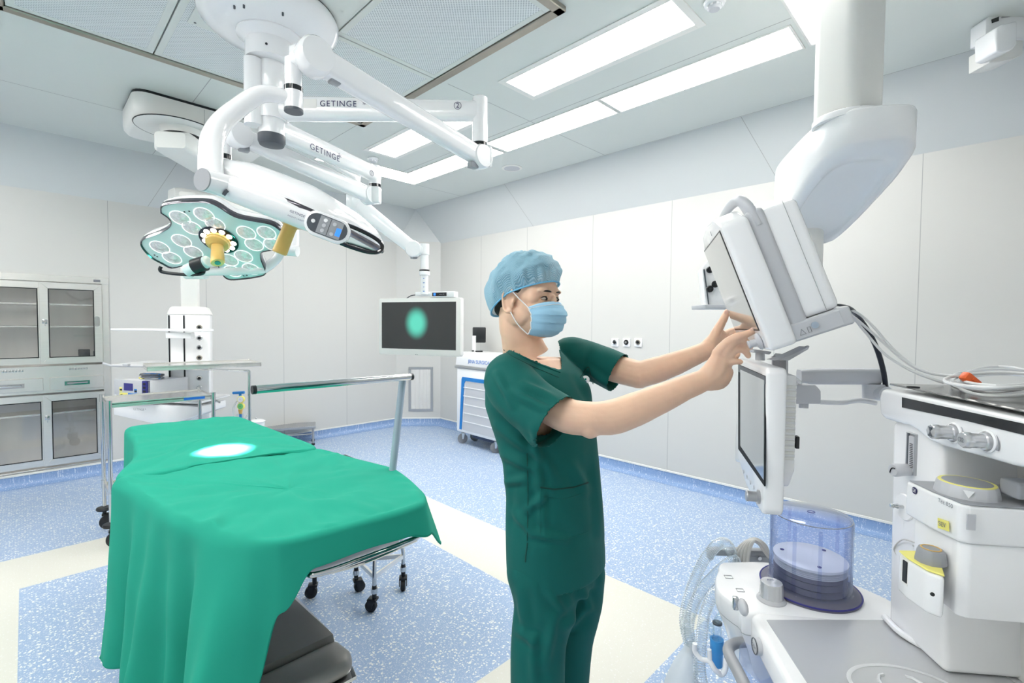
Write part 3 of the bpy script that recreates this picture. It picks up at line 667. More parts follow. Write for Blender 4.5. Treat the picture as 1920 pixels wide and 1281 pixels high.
mb = MB(); mb.lathe([(.05, .004), (.056, .01), (.057, .022), (.054, .024), (.053, .036), (.044, .046), (.032, .05), (.029, .053)], hc, fn, n=36); hd = mb.build('handle_collar', 'gold', lamp)
mb = MB(); q0 = hc+fn*.03+hn*.015; rings = []
for t_, sc_ in ((0, .92), (.05, .95), (.1, 1.0), (.125, 1.02), (.13, .95)): rings.append([q0+hn*t_+(hx_*cos(a)*.031+hy_*sin(a)*.024)*sc_ for a in [2*pi*k/28 for k in range(28)]])
mb.loft(rings); hg = mb.build('sterile_handle', 'gold', lamp, angle=40)
mb = MB(); mb.lathe([(.013, .129), (.013, .132), (.0, .132)], q0, hn, n=20); mb.build('camera_hole', 'black', hg)
mb = MB()
for u, v in ((346, 397), (355, 396), (290, 478), (295, 481), (457, 517), (463, 516), (524, 446), (527, 450)):
    q = facept(u, v); mb.box(q+fn*.0015, (.007, .007, .002), basis(fx, fy, fn).to_3x3())
mb.build('sensor_dot', 'black', lamp)
# yoke, far side handle and cross bar of lamp 1
mb = MB(); mb.tube([P(420, 300, 2.6), P(420, 322, 2.6)], .034, n=24); mb.build('yoke_collar', 'enamel', lamp)
mb = MB(); mb.tube([P(420, 318, 2.6), P(445, 312, 2.62), P(475, 325, 2.66), P(520, 365, 2.72), P(548, 410, 2.72), P(552, 440, 2.7), P(551, 466, 2.68)], [.03, .03, .03, .03, .028, .027, .027], n=16, sm=6); mb.build('yoke_arm', 'enamel', lamp)
mb = MB(); mb.tube([P(523, 468, 2.66), P(558, 471, 2.66)], .03, n=24); mb.tube([P(525, 470, 2.66), P(520, 484, 2.66), P(500, 501, 2.64), P(480, 506, 2.62), P(385, 509, 2.6)], .025, n=16, sm=6); mb.tube([P(349, 511, 2.6), P(386, 511, 2.6)], .036, n=24); mb.build('cross_tube', 'enamel', lamp)
mb = MB(); mb.tube([P(353, 508, 2.45), P(390, 490, 2.43)], [.036, .03], n=20); mb.build('pivot', 'teal_f', lamp)
mb = MB(); mb.tube([P(364, 500, 2.43), P(384, 494, 2.43)], .038, n=20); mb.build('pivot_band', 'black', lamp)
mb = MB(); mb.tube([P(302, 500, 2.42), P(300, 506, 2.42), P(308, 511, 2.43), P(345, 515, 2.44), P(376, 514, 2.44), P(382, 508, 2.44), P(374, 502, 2.44), P(352, 500, 2.44)], .0085, n=10, sm=4); mb.build('grab_handle', 'black', lamp)
# the light itself
ld = bpy.data.lights.new('lamp_beam', 'SPOT'); lo = bpy.data.objects.new('lamp_beam', ld); COL.objects.link(lo); lo.parent = lamp
tgt = on(420, 848, 2, .88); src = hc+fn*.25
lo.location = src-ORG[lamp.name]; lo.rotation_euler = (tgt-src).to_track_quat('-Z', 'Y').to_euler(); ld.energy = SPOT_POWER; ld.spot_size = radians(15); ld.spot_blend = 1.0; ld.shadow_soft_size = .04; ld.color = (1, .98, .95)

# ---- operating lamp 2, seen from the side, control panel towards us
lamp2 = thing('surgical_light', 'operating lamp seen edge on, white tube with a keypad and black loop handle', 'surgical light', P(560, 400, 1.95))
q0 = P(553, 172, 1.95); q0 = Vector((w2.x, w2.y, q0.z))
mb = MB(); mb.cyl(q0, Vector((w2.x, w2.y, vz(553, 206, 1.95))), .036, n=32); mb.build('yoke_collar', 'enamel', lamp2)
mb = MB(); mb.cyl(Vector((w2.x, w2.y, vz(553, 204, 1.95))), Vector((w2.x, w2.y, vz(553, 209, 1.95))), .0365, n=32); mb.build('collar_cap', 'dgrey', lamp2)
yk = [P(548, 187, 1.95), P(520, 178, 1.93), P(485, 178, 1.90), P(445, 204, 1.86), P(414, 232, 1.83), P(398, 262, 1.79), P(395, 300, 1.75), P(396, 338, 1.71)]
mb = MB(); mb.tube(yk, [.024, .03, .033, .035, .038, .04, .041, .042], n=20, sm=6); mb.build('yoke_arm', 'enamel', lamp2)
ta0 = P(380, 337, 1.65); ta = P(424, 350, 1.735); tb = P(604, 420, 1.82); td = (tb-ta).normalized(); td0 = (ta-ta0).normalized()
mb = MB(); mb.tube([ta0, ta, ta.lerp(tb, .06)], [.038, .043, .045], n=28); mb.build('side_tube', 'enamel', lamp2)
mb = MB(); mb.tube([ta.lerp(tb, .04), ta.lerp(tb, .1), ta.lerp(tb, .55), ta.lerp(tb, .8), ta.lerp(tb, 1.0)], [.0445, .046, .047, .048, .046], n=28); tube2 = mb.build('main_tube', 'enamel', lamp2)
mb = MB(); mb.tube([ta0-td0*.004, ta0+td0*.001], [.0385, .0385], n=28); mb.build('end_cap', 'grey', lamp2)
sidev = td.cross(UP).normalized()
if sidev.dot(FW) > 0: sidev = -sidev
upv = sidev.cross(td).normalized()
if upv.z < 0: upv = -upv
def tubept(u, v, rad=.0475):
    o = ta+sidev*rad; r = ray(u, v); return CP+r*((o-CP).dot(sidev)/r.dot(sidev))
text('GETINGE *', 'lettering', 'ink', tube2, tubept(560, 402, .0485), td, upv, .0085, spacing=1.1)
text('MAQUET | VOLISTA', 'small_lettering', 'ink', tube2, tubept(556, 410, .0480), td, upv, .005)
mb = MB(); mb.tube([tubept(427, 357, .045), tubept(423, 360, .045), tubept(419, 366, .045)], [.006, .006, .006], n=10); mb.build('release_slot', 'dgrey', lamp2)
pc = tubept(614, 426, .046)
mb = MB(); sg = 1 if td.cross(upv).dot(sidev) > 0 else -1
mb.plate(pc-sidev*.03, td, upv, .165, .092, .035*sg, .042, bev=.004); pod = mb.build('keypad_pod', 'enamel', lamp2)
pk = pc+sidev*.0055
mb = MB(); mb.plate(pk+td*.0, td, upv, .145, .072, .001*sg, .034); kp = mb.build('keypad', 'dgrey', pod)
mb = MB(); mb.plate(pk+sidev*.0012+td*.010, td, upv, .085, .066, .0004*sg, .002); mb.build('key_field', 'grey', kp)
mb = MB(); mb.plate(pk+sidev*.002+td*.042-upv*.006, td, upv, .018, .03, .0005*sg, .003); mb.build('lit_display', 'bluegl', kp)
for a, b in ((-.052, .002), (-.012, .02), (-.012, .0), (-.012, -.02), (.022, .018), (.022, -.02)):
    mb = MB(); mb.lathe([(.0072, 0), (.0072, .001), (.0055, .0012)], pk+sidev*.0018+td*a+upv*b, sidev, n=16); mb.build('key', 'white' if a < -.04 or (a, b) == (-.012, .02) else 'lgrey', kp)
mb = MB(); mb.box(pk+sidev*.002+td*.006, (.0012, .0008, .066), basis(td, sidev, upv).to_3x3()); mb.build('divider', 'black', kp)
hl = []
for a, b in ((.06, .036), (.1, .036), (.16, .03), (.196, .018), (.206, 0), (.196, -.018), (.16, -.032), (.1, -.037), (.06, -.037)): hl.append(pc-sidev*.012+td*a+upv*b)
mb = MB(); mb.tube(hl, .0078, n=10, sm=5); mb.build('grab_handle', 'gloss', lamp2)
# lamp body behind the tube: shallow dome with dark rim
Lc = P(556, 405, 2.08); nd = (-UP*.93-FW*.05-RT*.36).normalized(); bx = (td-nd*td.dot(nd)).normalized(); by = nd.cross(bx)
def lobes(r_, h):
    return [Lc-nd*h+(bx*cos(a)*1.06+by*sin(a))*r_*(1+.07*cos(5*a+.3)) for a in [2*pi*k/60 for k in range(60)]]
mb = MB(); mb.loft([lobes(.325, .0), lobes(.34, .012), lobes(.335, .04), lobes(.3, .075), lobes(.22, .11), lobes(.12, .13), lobes(.03, .135)], cap=True); mb.build('back_cover', 'enamel', lamp2, angle=60)
mb = MB(); mb.loft([lobes(.322, -.008), lobes(.342, -.004), lobes(.346, .006), lobes(.34, .016)], cap=False); mb.build('rim', 'rim', lamp2, angle=60)
mb = MB(); mb.loft([lobes(.328, -.002), lobes(.328, .003)], cap=True); mb.build('lamp_face', 'teal_f', lamp2)
mb = MB(); q = P(580, 395, 1.98); mb.ell(q, (.038, .03, .03)); mb.build('pivot', 'lgrey', lamp2)
h0 = P(548, 415, 1.93)
mb = MB(); mb.lathe([(.05, .0), (.052, .012), (.038, .018), (.03, .022)], h0, nd, n=32); mb.build('handle_collar', 'gold', lamp2)
mb = MB(); mb.lathe([(.03, .015), (.026, .03), (.027, .09), (.0285, .135), (.024, .14), (.01, .14)], h0, nd, n=28); mb.build('sterile_handle', 'gold', lamp2)

# ================================================================== BUILT-IN STEEL CABINET
CY = YA-.012                                                       # plane of the doors
def cp(u, v, y=None): return on(u, v, 1, CY if y is None else y)
cab = thing('steel_cabinet', 'stainless steel cabinet with sliding glass doors built into the back wall', 'cabinet', (-.14, CY, CABZ0))
xR = CABX1-.004; zT = CABZ1-.004; zB = CABZ0+.004; D = .34
mb = MB()
mb.span((CABX0, YA+D, zB), (xR, YA+D+.01, zT)); mb.span((xR-.01, YA, zB), (xR, YA+D, zT)); mb.span((CABX0, YA, zB), (CABX0+.01, YA+D, zT))
mb.span((CABX0, YA, zT-.01), (xR, YA+D, zT)); mb.span((CABX0, YA, zB), (xR, YA+D, zB+.01))
zu0 = cp(190, 683).z; zl1 = cp(195, 730).z
mb.span((CABX0, YA+.01, zl1-.0), (xR, YA+D, zu0+.0), 0)
mb.build('carcass', 'cabin', cab)
mb = MB()
xr_in = cp(192, 600).x
mb.span((xr_in, CY+.004, zB), (xR+.012, YA+.012, cp(190, 533).z+.002), .002, 1); mb.span((CABX0, CY+.002, cp(190, 533).z), (xR+.014, YA+.014, zT+.022), .002, 1)
mb.span((CABX0, CY+.004, zB-.0), (xR+.012, YA+.012, cp(197, 862).z), .002, 1); mb.span((CABX0, CY+.004, zl1), (xr_in, YA+.012, zu0), 0)
fr = mb.build('face_frame', 'steelh', cab)
def door(name, x0, x1, z0, z1, y, fw=.075, key=None, rec=None):
    mb = MB(); th = .018
    gx0, gx1, gz0, gz1 = x0+fw, x1-fw, z0+fw, z1-fw
    def q(a, b, c, d): mb.prism([(p[0], y-th, p[1]) for p in (a, b, c, d)], (0, th, 0), .002, 1)
    q((x0, z0), (x1, z0), (gx1, gz0), (gx0, gz0)); q((x1, z0), (x1, z1), (gx1, gz1), (gx1, gz0)); q((x1, z1), (x0, z1), (gx0, gz1), (gx1, gz1)); q((x0, z1), (x0, z0), (gx0, gz0), (gx0, gz1))
    o = mb.build(name, 'steel', cab)
    mb = MB(); mb.span((gx0-.005, y-.01, gz0-.005), (gx1+.005, y-.006, gz1+.005)); mb.build('glass_pane', 'glass', o)
    mb = MB()
    for a, b in (((gx0, gz0), (gx1, gz0+.006)), ((gx0, gz1-.006), (gx1, gz1)), ((gx0, gz0), (gx0+.006, gz1)), ((gx1-.006, gz0), (gx1, gz1))): mb.span((a[0], y-th-.001, a[1]), (b[0], y-.012, b[1]))
    mb.build('gasket', 'black', o)
    if key:
        mb = MB(); mb.span((key[0]-.018, y-th-.006, key[1]-.02), (key[0]+.018, y-th, key[1]+.02), .003); mb.cyl((key[0], y-th-.03, key[1]-.006), (key[0], y-th, key[1]-.006), .007, n=14); mb.span((key[0]-.002, y-th-.034, key[1]-.04), (key[0]+.002, y-th-.03, key[1]-.006)); mb.build('lock', 'chrome', o)
    if rec:
        mb = MB(); mb.plate((rec[0], y-th-.001, rec[1]), (1, 0, 0), (0, 0, 1), .04, .1, .002, .018); mb.build('recessed_pull', 'chrome', o)
x0, x1 = cp(74, 600).x, cp(191.5, 600).x; z0, z1 = cp(193, 679).z, cp(190, 534).z; W_ = x1-x0
door('upper_door', x0, x1, z0, z1, CY, .06, (x0+.035, cp(83, 603).z), (x1-.04, cp(186, 603).z))
door('upper_door', x0-W_+.05, x0+.05, z0, z1, CY+.02, .06)
door('upper_door', x0-2*W_+.06, x0-W_+.06, z0, z1, CY, .06)
lx0 = cp(81, 800).x; lx1 = cp(197, 800).x; lz0, lz1 = cp(197, 858).z, cp(195, 733).z
door('lower_door', lx0, lx1, lz0, lz1, CY, .06, (lx0+.03, cp(89, 783).z)); door('lower_door', lx0-W_+.05, lx0+.05, lz0, lz1, CY+.02, .06); door('lower_door', lx0-2*W_+.06, lx0-W_+.06, lz0, lz1, CY, .06)
for (xa, xb, label) in ((cp(93, 716).x, cp(194, 716).x, 1), (cp(93, 716).x-W_-.03, cp(81, 716).x, 2), (cp(93, 716).x-2*W_-.06, cp(81, 716).x-W_-.04, 3)):
    mb = MB(); za, zb_ = cp(140, 729).z, cp(140, 706).z; mb.span((xa, CY-.012, za), (xb, CY+.004, zb_), .003, 1); dr = mb.build('drawer', 'steelh', cab)
    xm = (xa+xb)/2; zm = (za+zb_)/2
    mb = MB(); mb.span((xm-.09, CY-.016, zm-.022), (xm+.09, CY-.012, zm+.018), .001, 1); mb.tube([(xm-.07, CY-.014, zm), (xm-.07, CY-.035, zm), (xm+.07, CY-.035, zm), (xm+.07, CY-.014, zm)], .006, n=10); mb.build('drawer_pull', 'chrome', dr)
for k in (0, 1):
    xm = (x0+x1)/2-k*W_+.04
    mb = MB(); za = cp(140, 691.5).z
    for j in range(7): mb.box((xm-.06+j*.02, CY+.0, za), (.014, .004, .02), None, .001)
    mb.build('vent_grille', 'chrome', fr)
def shelf(z, y1=.3):
    mb = MB(); mb.span((CABX0+.01, YA+.03, z-.012), (xR-.012, YA+y1, z+.006), .002, 1); mb.build('shelf', 'steelh', cab)
shelf(cp(140, 612).z, .32); shelf(cp(140, 571).z, .2); shelf(cp(140, 782).z+.05)
mb = MB(); q = cp(183, 527); mb.span((q.x-.03, YA-.012, q.z-.012), (q.x+.02, YA-.009, q.z+.012)); mb.build('maker_plate', 'inkg', cab)
# boxes kept inside the cabinet
q = on(158, 661, 1, YA+.15)
for k, (dx, w_, h_) in enumerate(((0, .085, .13), (.1, .06, .11))):
    mb = MB(); mb.box((q.x+dx, YA+.16, zu0+h_/2+.012), (w_, .08, h_), None, .006); o = mb.build('instrument_box', 'black')
    tag(o, ('taller' if k == 0 else 'shorter')+' black box standing behind the upper right cabinet glass', 'box')
mb = MB(); mb.tube([(q.x-.03, YA+.12, zu0+.04), (q.x-.1, YA+.1, zu0+.03), (q.x-.17, YA+.1, zu0+.018)], .004, n=8, sm=5); tag(mb.build('cable', 'bcable'), 'thin black lead lying left of the black boxes in the cabinet', 'cable')

# ================================================================== LEFT CEILING PENDANT
base = thing('ceiling_pendant', 'white ceiling pendant column with gas outlets and shelves beside the steel cabinet', 'medical pendant', P(360, 500, 4.2))
bx0, bx1, by0, by1 = .575, 1.52, 4.36, 4.97
mb = MB(); mb.plate(((bx0+bx1)/2, (by0+by1)/2, HC-.03), (1, 0, 0), (0, 1, 0), bx1-bx0, by1-by0, .03, .09); mb.build('gasket', 'black', base)
rings = []
for s_, z in ((1, HC-.02), (1, HC-.13), (.985, HC-.165), (.94, HC-.19), (.90, HC-.195)):
    w_, h = (bx1-bx0)-(1-s_)*.8, (by1-by0)-(1-s_)*.8; rings.append(rrect(Vector(((bx0+bx1)/2, (by0+by1)/2, z)), Vector((1, 0, 0)), Vector((0, 1, 0)), w_+.01, h+.01, .1*s_, 6))
mb = MB(); mb.loft(rings); bc_ = mb.build('base_cover', 'warmw', base, angle=50)
mb = MB(); mb.span((1.005, by0-.007, HC-.16), (1.008, by0, HC-.03)); mb.build('cover_joint', 'seam', bc_)
hub = on(342, 246, 2, HC-.2); hx, hy = hub.x, hub.y
mb = MB(); mb.lathe([(.27, HC-.193), (.27, HC-.2), (.1, HC-.2)], (hx-.03, hy+.0, 0), n=56); mb.build('turntable', 'warmw', base)
mb = MB(); mb.tube([Vector((hx-.03+.272*cos(a), hy+.272*sin(a), HC-.197)) for a in [2*pi*k/56 for k in range(56)]], .004, n=6, loop=True); mb.build('turntable_joint', 'black', base)
mb = MB(); mb.lathe([(.15, HC-.198), (.145, HC-.215), (.135, HC-.225), (.13, HC-.245)], (hx, hy, 0)); mb.build('bearing', 'warmw', base)
mb = MB(); mb.lathe([(.132, HC-.244), (.132, HC-.252)], (hx, hy, 0)); mb.build('bearing_joint', 'black', base)
za = HC-.33
A0 = Vector((hx, hy, za)); A1 = P(470, 352, 5.0); A1 = Vector((A1.x, A1.y, za)); A2 = P(352, 420, 4.55); A2 = Vector((A2.x, A2.y, za-.16))
def wedge(a, b, w_, h, nm):
    d = (b-a); d.z = 0; d.normalize(); n = Vector((-d.y, d.x, 0)); mb = MB(); rings = []
    for t_, ww, hh in ((-.17, w_*.8, h*.75), (-.13, w_, h), (-.05, w_*1.02, h), ((b-a).length*.5, w_*.96, h*.92), ((b-a).length+.08, w_*.85, h*.85), ((b-a).length+.13, w_*.7, h*.7)):
        rings.append(rrect(a+d*t_, n, UP, ww, hh, hh*.2, 4))
    mb.loft(rings); return mb.build(nm, 'warmw', base)
wedge(A0, A1, .26, .15, 'upper_arm')
mb = MB(); mb.lathe([(.1, 0), (.1, -.1)], (A1.x, A1.y, za-.05)); mb.build('bearing', 'warmw', base)
wedge(Vector((A1.x, A1.y, za-.16)), A2, .24, .13, 'lower_arm')
# column and head box : local frame turned so that two faces are seen
hc_ = P(358, 640, 4.3); hr = -YAW+radians(25)
ex = Vector((cos(hr), sin(hr), 0)); ey = Vector((-sin(hr), cos(hr), 0))
Rh = Matrix.Rotation(hr, 3, 'Z')
zt, zm_, zb_ = vz(358, 500, 4.3), vz(358, 580, 4.3), vz(358, 590, 4.3)
mb = MB(); mb.box(Vector((A2.x, A2.y, 0)).lerp(Vector((hc_.x, hc_.y, 0)), 1)+UP*(zm_+(za-.2-zm_)/2), (.13, .13, za-.2-zm_), Rh, .02); mb.build('drop_column', 'warmw', base)
B = Vector((hc_.x, hc_.y, 0)); bw, bd = .30, .24
mb = MB(); rings = [rrect(B+UP*z, ex, ey, bw*s_, bd*s_, .02, 3) for z, s_ in ((zb_, 1.04), (zm_-.04, 1.04), (zm_+.01, .9), (zm_+.02, .8))]; mb.loft(rings); mb.build('head_cap', 'warmw', base)
zlow = vz(358, 835, 4.3)
mb = MB(); mb.box(B+UP*(zb_+zlow)/2, (bw, bd, zb_-zlow), Rh, .006); hb = mb.build('head_column', 'white', base)
# local side facing left and the side facing us
def face_pt(u, v, side):  # intersect a column side plane
    if side == 'front': o = B-ey*(bd/2); n = -ey
    else: o = B-ex*(bw/2); n = -ex
    r = ray(u, v); return CP+r*((o-CP).dot(n)/r.dot(n)), n
for u in (318.5, 346.5):
    p0, n = face_pt(u, 700, 'front' if True else 'x')
    mb = MB(); p = B-ey*(bd/2+.001)+ex*((p0-B).dot(ex)); mb.box(Vector((p.x, p.y, (zb_+zlow)/2)), (.012, .006, zb_-zlow-.02), Rh); mb.build('equipment_rail', 'black', hb)
def outlet(p, n, par, r_=.022, col='chrome'):
    mb = MB(); mb.lathe([(r_, 0), (r_, .008), (r_*.85, .012), (r_*.6, .012), (r_*.55, .004)], p, n, n=24); o = mb.build('gas_outlet', col, par)
    mb = MB(); mb.lathe([(r_*.5, .003), (r_*.5, .014), (r_*.2, .014)], p, n, n=16); mb.build('valve_seat', 'black', o)
mb = MB()
for k, v in enumerate((614, 634, 652, 671, 709, 728)):
    p, n = face_pt(374, v, 'front'); outlet(p, n, hb, .022, 'chrome' if k % 3 else 'frame')
def pshelf(nm, pts, z, th=.02, m='white'):
    mb = MB(); q = [on(u, v, 2, z) for u, v in pts]; mb.prism(q, (0, 0, -th), .004, 1); return mb.build(nm, m, base)
def zat(v, u=300, d=4.1): return P(u, v, d).z
z1_ = zat(616); z2_ = zat(682); z3_ = zat(745)
def shelfbox(nm, z, u0, u1, d0, dep, th, m='white'):
    a = P(u0, 600, d0); b = P(u1, 600, d0-.15); a = Vector((a.x, a.y, z)); b = Vector((b.x, b.y, z)); dr = FW*dep
    mb = MB(); mb.prism([a, b, b+dr, a+dr], (0, 0, -th), .005, 1); return mb.build(nm, m, base), a, b
shelfbox('top_shelf', z1_, 206, 378, 4.05, .16, .022)
s2_, a, b = shelfbox('middle_shelf', z2_, 206, 372, 4.0, .42, .02)
mb = MB(); mb.tube([P(193, 681, 4.0)*1, Vector((a.x, a.y, z2_-.012)), Vector((b.x, b.y, z2_-.012))], .009, n=10); mb.build('side_rail', 'lgrey', s2_)
for u in (237,):
    q = P(u, 684, 3.96); mb = MB(); mb.box(q, (.045, .03, .016), Matrix.Rotation(-YAW, 3, 'Z'), .003); mb.build('rail_clamp', 'lgrey', s2_)
s3_, a, b = shelfbox('lower_shelf', z3_, 209, 372, 4.0, .42, .018)
mb = MB(); aa = a+Vector((0, 0, -.04)); bb = b+Vector((0, 0, -.04)); zq = z3_-.04
mb.prism([Vector((a.x, a.y, zq)), Vector((b.x, b.y, zq)), Vector((b.x, b.y, zq-.06)), a.lerp(b, .62)+Vector((0, 0, -.215)), Vector((a.x, a.y, zq-.1))], FW*.36, .008, 2)
dw = mb.build('drawer', 'white', base)
text('GETINGE *', 'lettering', 'inkg', dw, P(262, 768, 3.93), (b-a), UP, .018)
mb = MB(); q = P(310, 780, 3.95); mb.tube([q+RT*-.02, q+RT*-.018-UP*.045, q+RT*0-UP*.06, q+RT*.018-UP*.045, q+RT*.02], .003, n=8, sm=4); mb.build('hook', 'grey', dw)
mb = MB(); mb.box(P(338, 629, 4.02), (.2, .06, .05), Matrix.Rotation(-YAW+.1, 3, 'Z'), .006); mb.build('shelf_bracket', 'white', base)

# electrosurgical unit on the lower shelf
F0, F1 = P(217, 742, 3.98), P(277, 742, 3.86); fdir = (F1-F0); fdir.z = 0; fw_ = fdir.length; fdir.normalize(); fn_ = fdir.cross(UP); 
if fn_.dot(FW) > 0: fn_ = -fn_
zz = z3_+.002; hgt = .165
es = thing('electrosurgical_unit', 'grey electrosurgical unit with yellow and blue sockets on the lower pendant shelf', 'medical device', Vector((F0.x, F0.y, zz)))
o_ = Vector((F0.x, F0.y, zz)); o1_ = o_+fdir*fw_
mb = MB(); bk = -fn_*.34; mb.prism([o_, o1_, o1_+UP*hgt, o_+UP*hgt], bk, .005); mb.build('housing', 'white', es)
mb = MB(); mb.prism([o_+fn_*.012, o1_-fdir*.05+fn_*.012, o1_-fdir*.05+UP*hgt+fn_*.012, o_+UP*hgt+fn_*.012], -fn_*.02, .003); fp = mb.build('front_panel', 'lgrey', es)
mb = MB(); mb.prism([o1_-fdir*.05+fn_*.01, o1_+fn_*.008, o1_+UP*hgt+fn_*.008, o1_-fdir*.05+UP*hgt+fn_*.01], -fn_*.03, .003); np_ = mb.build('socket_panel', 'navy', es)
def fpart(nm, a, b, c, d, m, par, off=.0135):
    mb = MB(); p = [o_+fdir*fw_*x+UP*hgt*z+fn_*off for x, z in ((a, c), (b, c), (b, d), (a, d))]; mb.prism(p, -fn_*.003, 0); return mb.build(nm, m, par)
fpart('display', .32, .6, .48, .84, 'navy', fp); fpart('yellow_field', .18, .43, .12, .36, 'yellow', fp); fpart('yellow_field', .18, .26, .40, .62, 'yellow', fp); fpart('blue_field', .45, .72, .12, .36, 'blue', fp); fpart('blue_field', .64, .72, .40, .58, 'blue', fp)
for a, c in ((.22, .19), (.56, .19), (.20, .46), (.66, .44)): fpart('socket', a, a+.06, c, c+.08, 'black', fp, .016)
for k in range(5): fpart('port', .9, .97, .08+k*.18, .18+k*.18, 'black', np_, .0105)
mb = MB(); mb.cyl(o_+fdir*.02+UP*.03+fn_*.012, o_+fdir*.02+UP*.03+fn_*.02, .009, n=14); mb.build('power_button', 'white', fp)
for k, (mm, r0, nm, lb) in enumerate((('inkg', .05, 'cable', 'grey coiled lead lying on the electrosurgical unit, outer coil'), ('blue', .035, 'cable', 'blue coiled lead lying on the electrosurgical unit, inner coil'), ('yellow', .01, 'plug', 'yellow plug at the left end of the coiled leads'))):
    mb = MB(); c_ = o_+fdir*fw_*.75+UP*(hgt+.006)-fn_*.1
    if k < 2:
        pts = []
        for j in range(60):
            a = j*.42; rr_ = r0+.006*sin(j*.7); pts.append(c_+fdir*cos(a)*rr_*2.2-fn_*sin(a)*rr_+UP*(.003+j*.0006+.004*abs(sin(j*1.3))))
        mb.tube(pts, .004, n=8)
    else: mb.tube([c_-fdir*.15, c_-fdir*.1], [.006, .009], n=10)
    tag(mb.build(nm, mm), lb, 'cable' if k < 2 else 'plug')

# ================================================================== TROLLEYS, MAYO STAND, STOOL, BUCKET, SUCTION
def tray(mb, c, x, y, w_, h, lip, up=True):
    z = UP; mb.prism([c-x*w_/2-y*h/2, c+x*w_/2-y*h/2, c+x*w_/2+y*h/2, c-x*w_/2+y*h/2], -z*.004)
    for a, b, n in ((-1, -1, 0), (1, -1, 0), (1, 1, 0), (-1, 1, 0)): pass
    t_ = .008
    for p, q, n in ((c-x*w_/2-y*h/2, c+x*w_/2-y*h/2, y), (c+x*w_/2-y*h/2, c+x*w_/2+y*h/2, -x), (c+x*w_/2+y*h/2, c-x*w_/2+y*h/2, -y), (c-x*w_/2+y*h/2, c-x*w_/2-y*h/2, x)):
        mb.prism([p-z*lip*.75, q-z*lip*.75, q+z*lip*.25, p+z*lip*.25], n*t_, .002, 1)
def castor(par, p, top, r_=.04, ang=0, m='rubber', name='castor'):
    d = Vector((cos(ang), sin(ang), 0)); n = Vector((-d.y, d.x, 0)); c_ = Vector((p.x, p.y, r_))+d*.018
    mb = MB(); mb.cyl(Vector((p.x, p.y, top)), Vector((p.x, p.y, r_*2+.012)), .012, n=14); mb.box(Vector((p.x, p.y, r_*2+.006))+d*.008, (.05, .044, .014), Matrix.Rotation(ang, 3, 'Z'), .005)
    for s_ in (-1, 1): mb.prism([c_+n*s_*.018+d*-.026+UP*(r_+.01), c_+n*s_*.018+d*.014+UP*(r_+.01), c_+n*s_*.018+d*.01-UP*.006, c_+n*s_*.018-d*.01-UP*.006], n*s_*.004)
    o = mb.build(name, 'chrome' if m == 'wheel' else 'black', par)
    mb = MB(); mb.lathe([(r_*.7, -.014), (r_, -.01), (r_, .01), (r_*.7, .014)], c_, n, n=28); o2 = mb.build('wheel', m, o)
    return o
def trolley():
    c_ = Vector((.68, 4.30, 0)); H_ = .955; w_, h = .60, .40
    t = thing('instrument_trolley', 'tall stainless steel instrument trolley with a tray top left of the draped table', 'trolley', c_)
    X, Y = Vector((1, 0, 0)), Vector((0, 1, 0))
    mb = MB(); tray(mb, c_+UP*H_, X, Y, w_, h, .035); mb.build('top_tray', 'steelh', t)
    mb = MB(); tray(mb, c_+UP*.33, X, Y, w_, h, .05); mb.build('lower_tray', 'steelh', t)
    for sx_ in (-1, 1):
        for sy_ in (-1, 1):
            p = c_+X*sx_*(w_/2)+Y*sy_*(h/2)
            mb = MB(); mb.cyl(p+UP*.16, p+UP*(H_+.02), .0125, n=18); mb.cyl(p+UP*(H_-.03), p+UP*(H_+.024), .016, n=18); mb.cyl(p+UP*.3, p+UP*.36, .016, n=18); mb.build('post', 'chrome', t)
            castor(t, p, .16, .05, .9+sx_)
            mb = MB(); mb.lathe([(.0, .162), (.045, .16), (.05, .15), (.045, .14), (0, .138)], (p.x, p.y, 0), n=24); mb.build('bumper', 'black', t)
    mb = MB(); q = c_+X*.18-Y*(h/2+.002)+UP*(H_-.009); mb.box(q, (.13, .002, .018)); mb.build('lettered_strip', 'inkb', t)
    mb = MB(); mb.tube([c_+X*(w_/2+.04)-Y*.2+UP*.9, c_+X*(w_/2+.04)+Y*.0+UP*.9], .008, n=10); mb.build('side_handle', 'chrome', t)
trolley()
# Mayo stand behind
t = thing('mayo_stand', 'stainless steel Mayo tray stand behind the trolley, its post right of the tray', 'instrument stand', (1.3, 4.6, 0))
q = [on(u, v, 2, 1.16) for u, v in ((275, 690), (490, 681), (458, 676), (283, 680))]
X = (q[1]-q[0]).normalized(); Y = Vector((-X.y, X.x, 0)); w_ = (q[1]-q[0]).length
c_ = (q[0]+q[1])/2+Y*.2
mb = MB(); tray(mb, c_, X, Y, w_, .4, .036); mb.build('tray', 'steelh', t)
pp = on(467, 700, 2, 1.1); pp = P(467, 700, (pp-CP).dot(_f)); base_p = Vector((pp.x, pp.y, 0))
mb = MB(); mb.cyl(base_p+UP*.1, base_p+UP*1.12, .011, n=16); mb.tube([base_p+UP*1.12, c_-X*.2-UP*.03], .008, n=10); mb.build('post', 'chrome', t)
mb = MB(); mb.tube([base_p-X*.35+UP*.09, base_p+X*.15+UP*.09], .013, n=12); mb.tube([base_p-Y*.25+UP*.09, base_p+Y*.25+UP*.09], .013, n=12); mb.build('foot_frame', 'chrome', t)
for dv in (-X*.35, X*.15, -Y*.25, Y*.25): castor(t, base_p+dv, .09, .03)
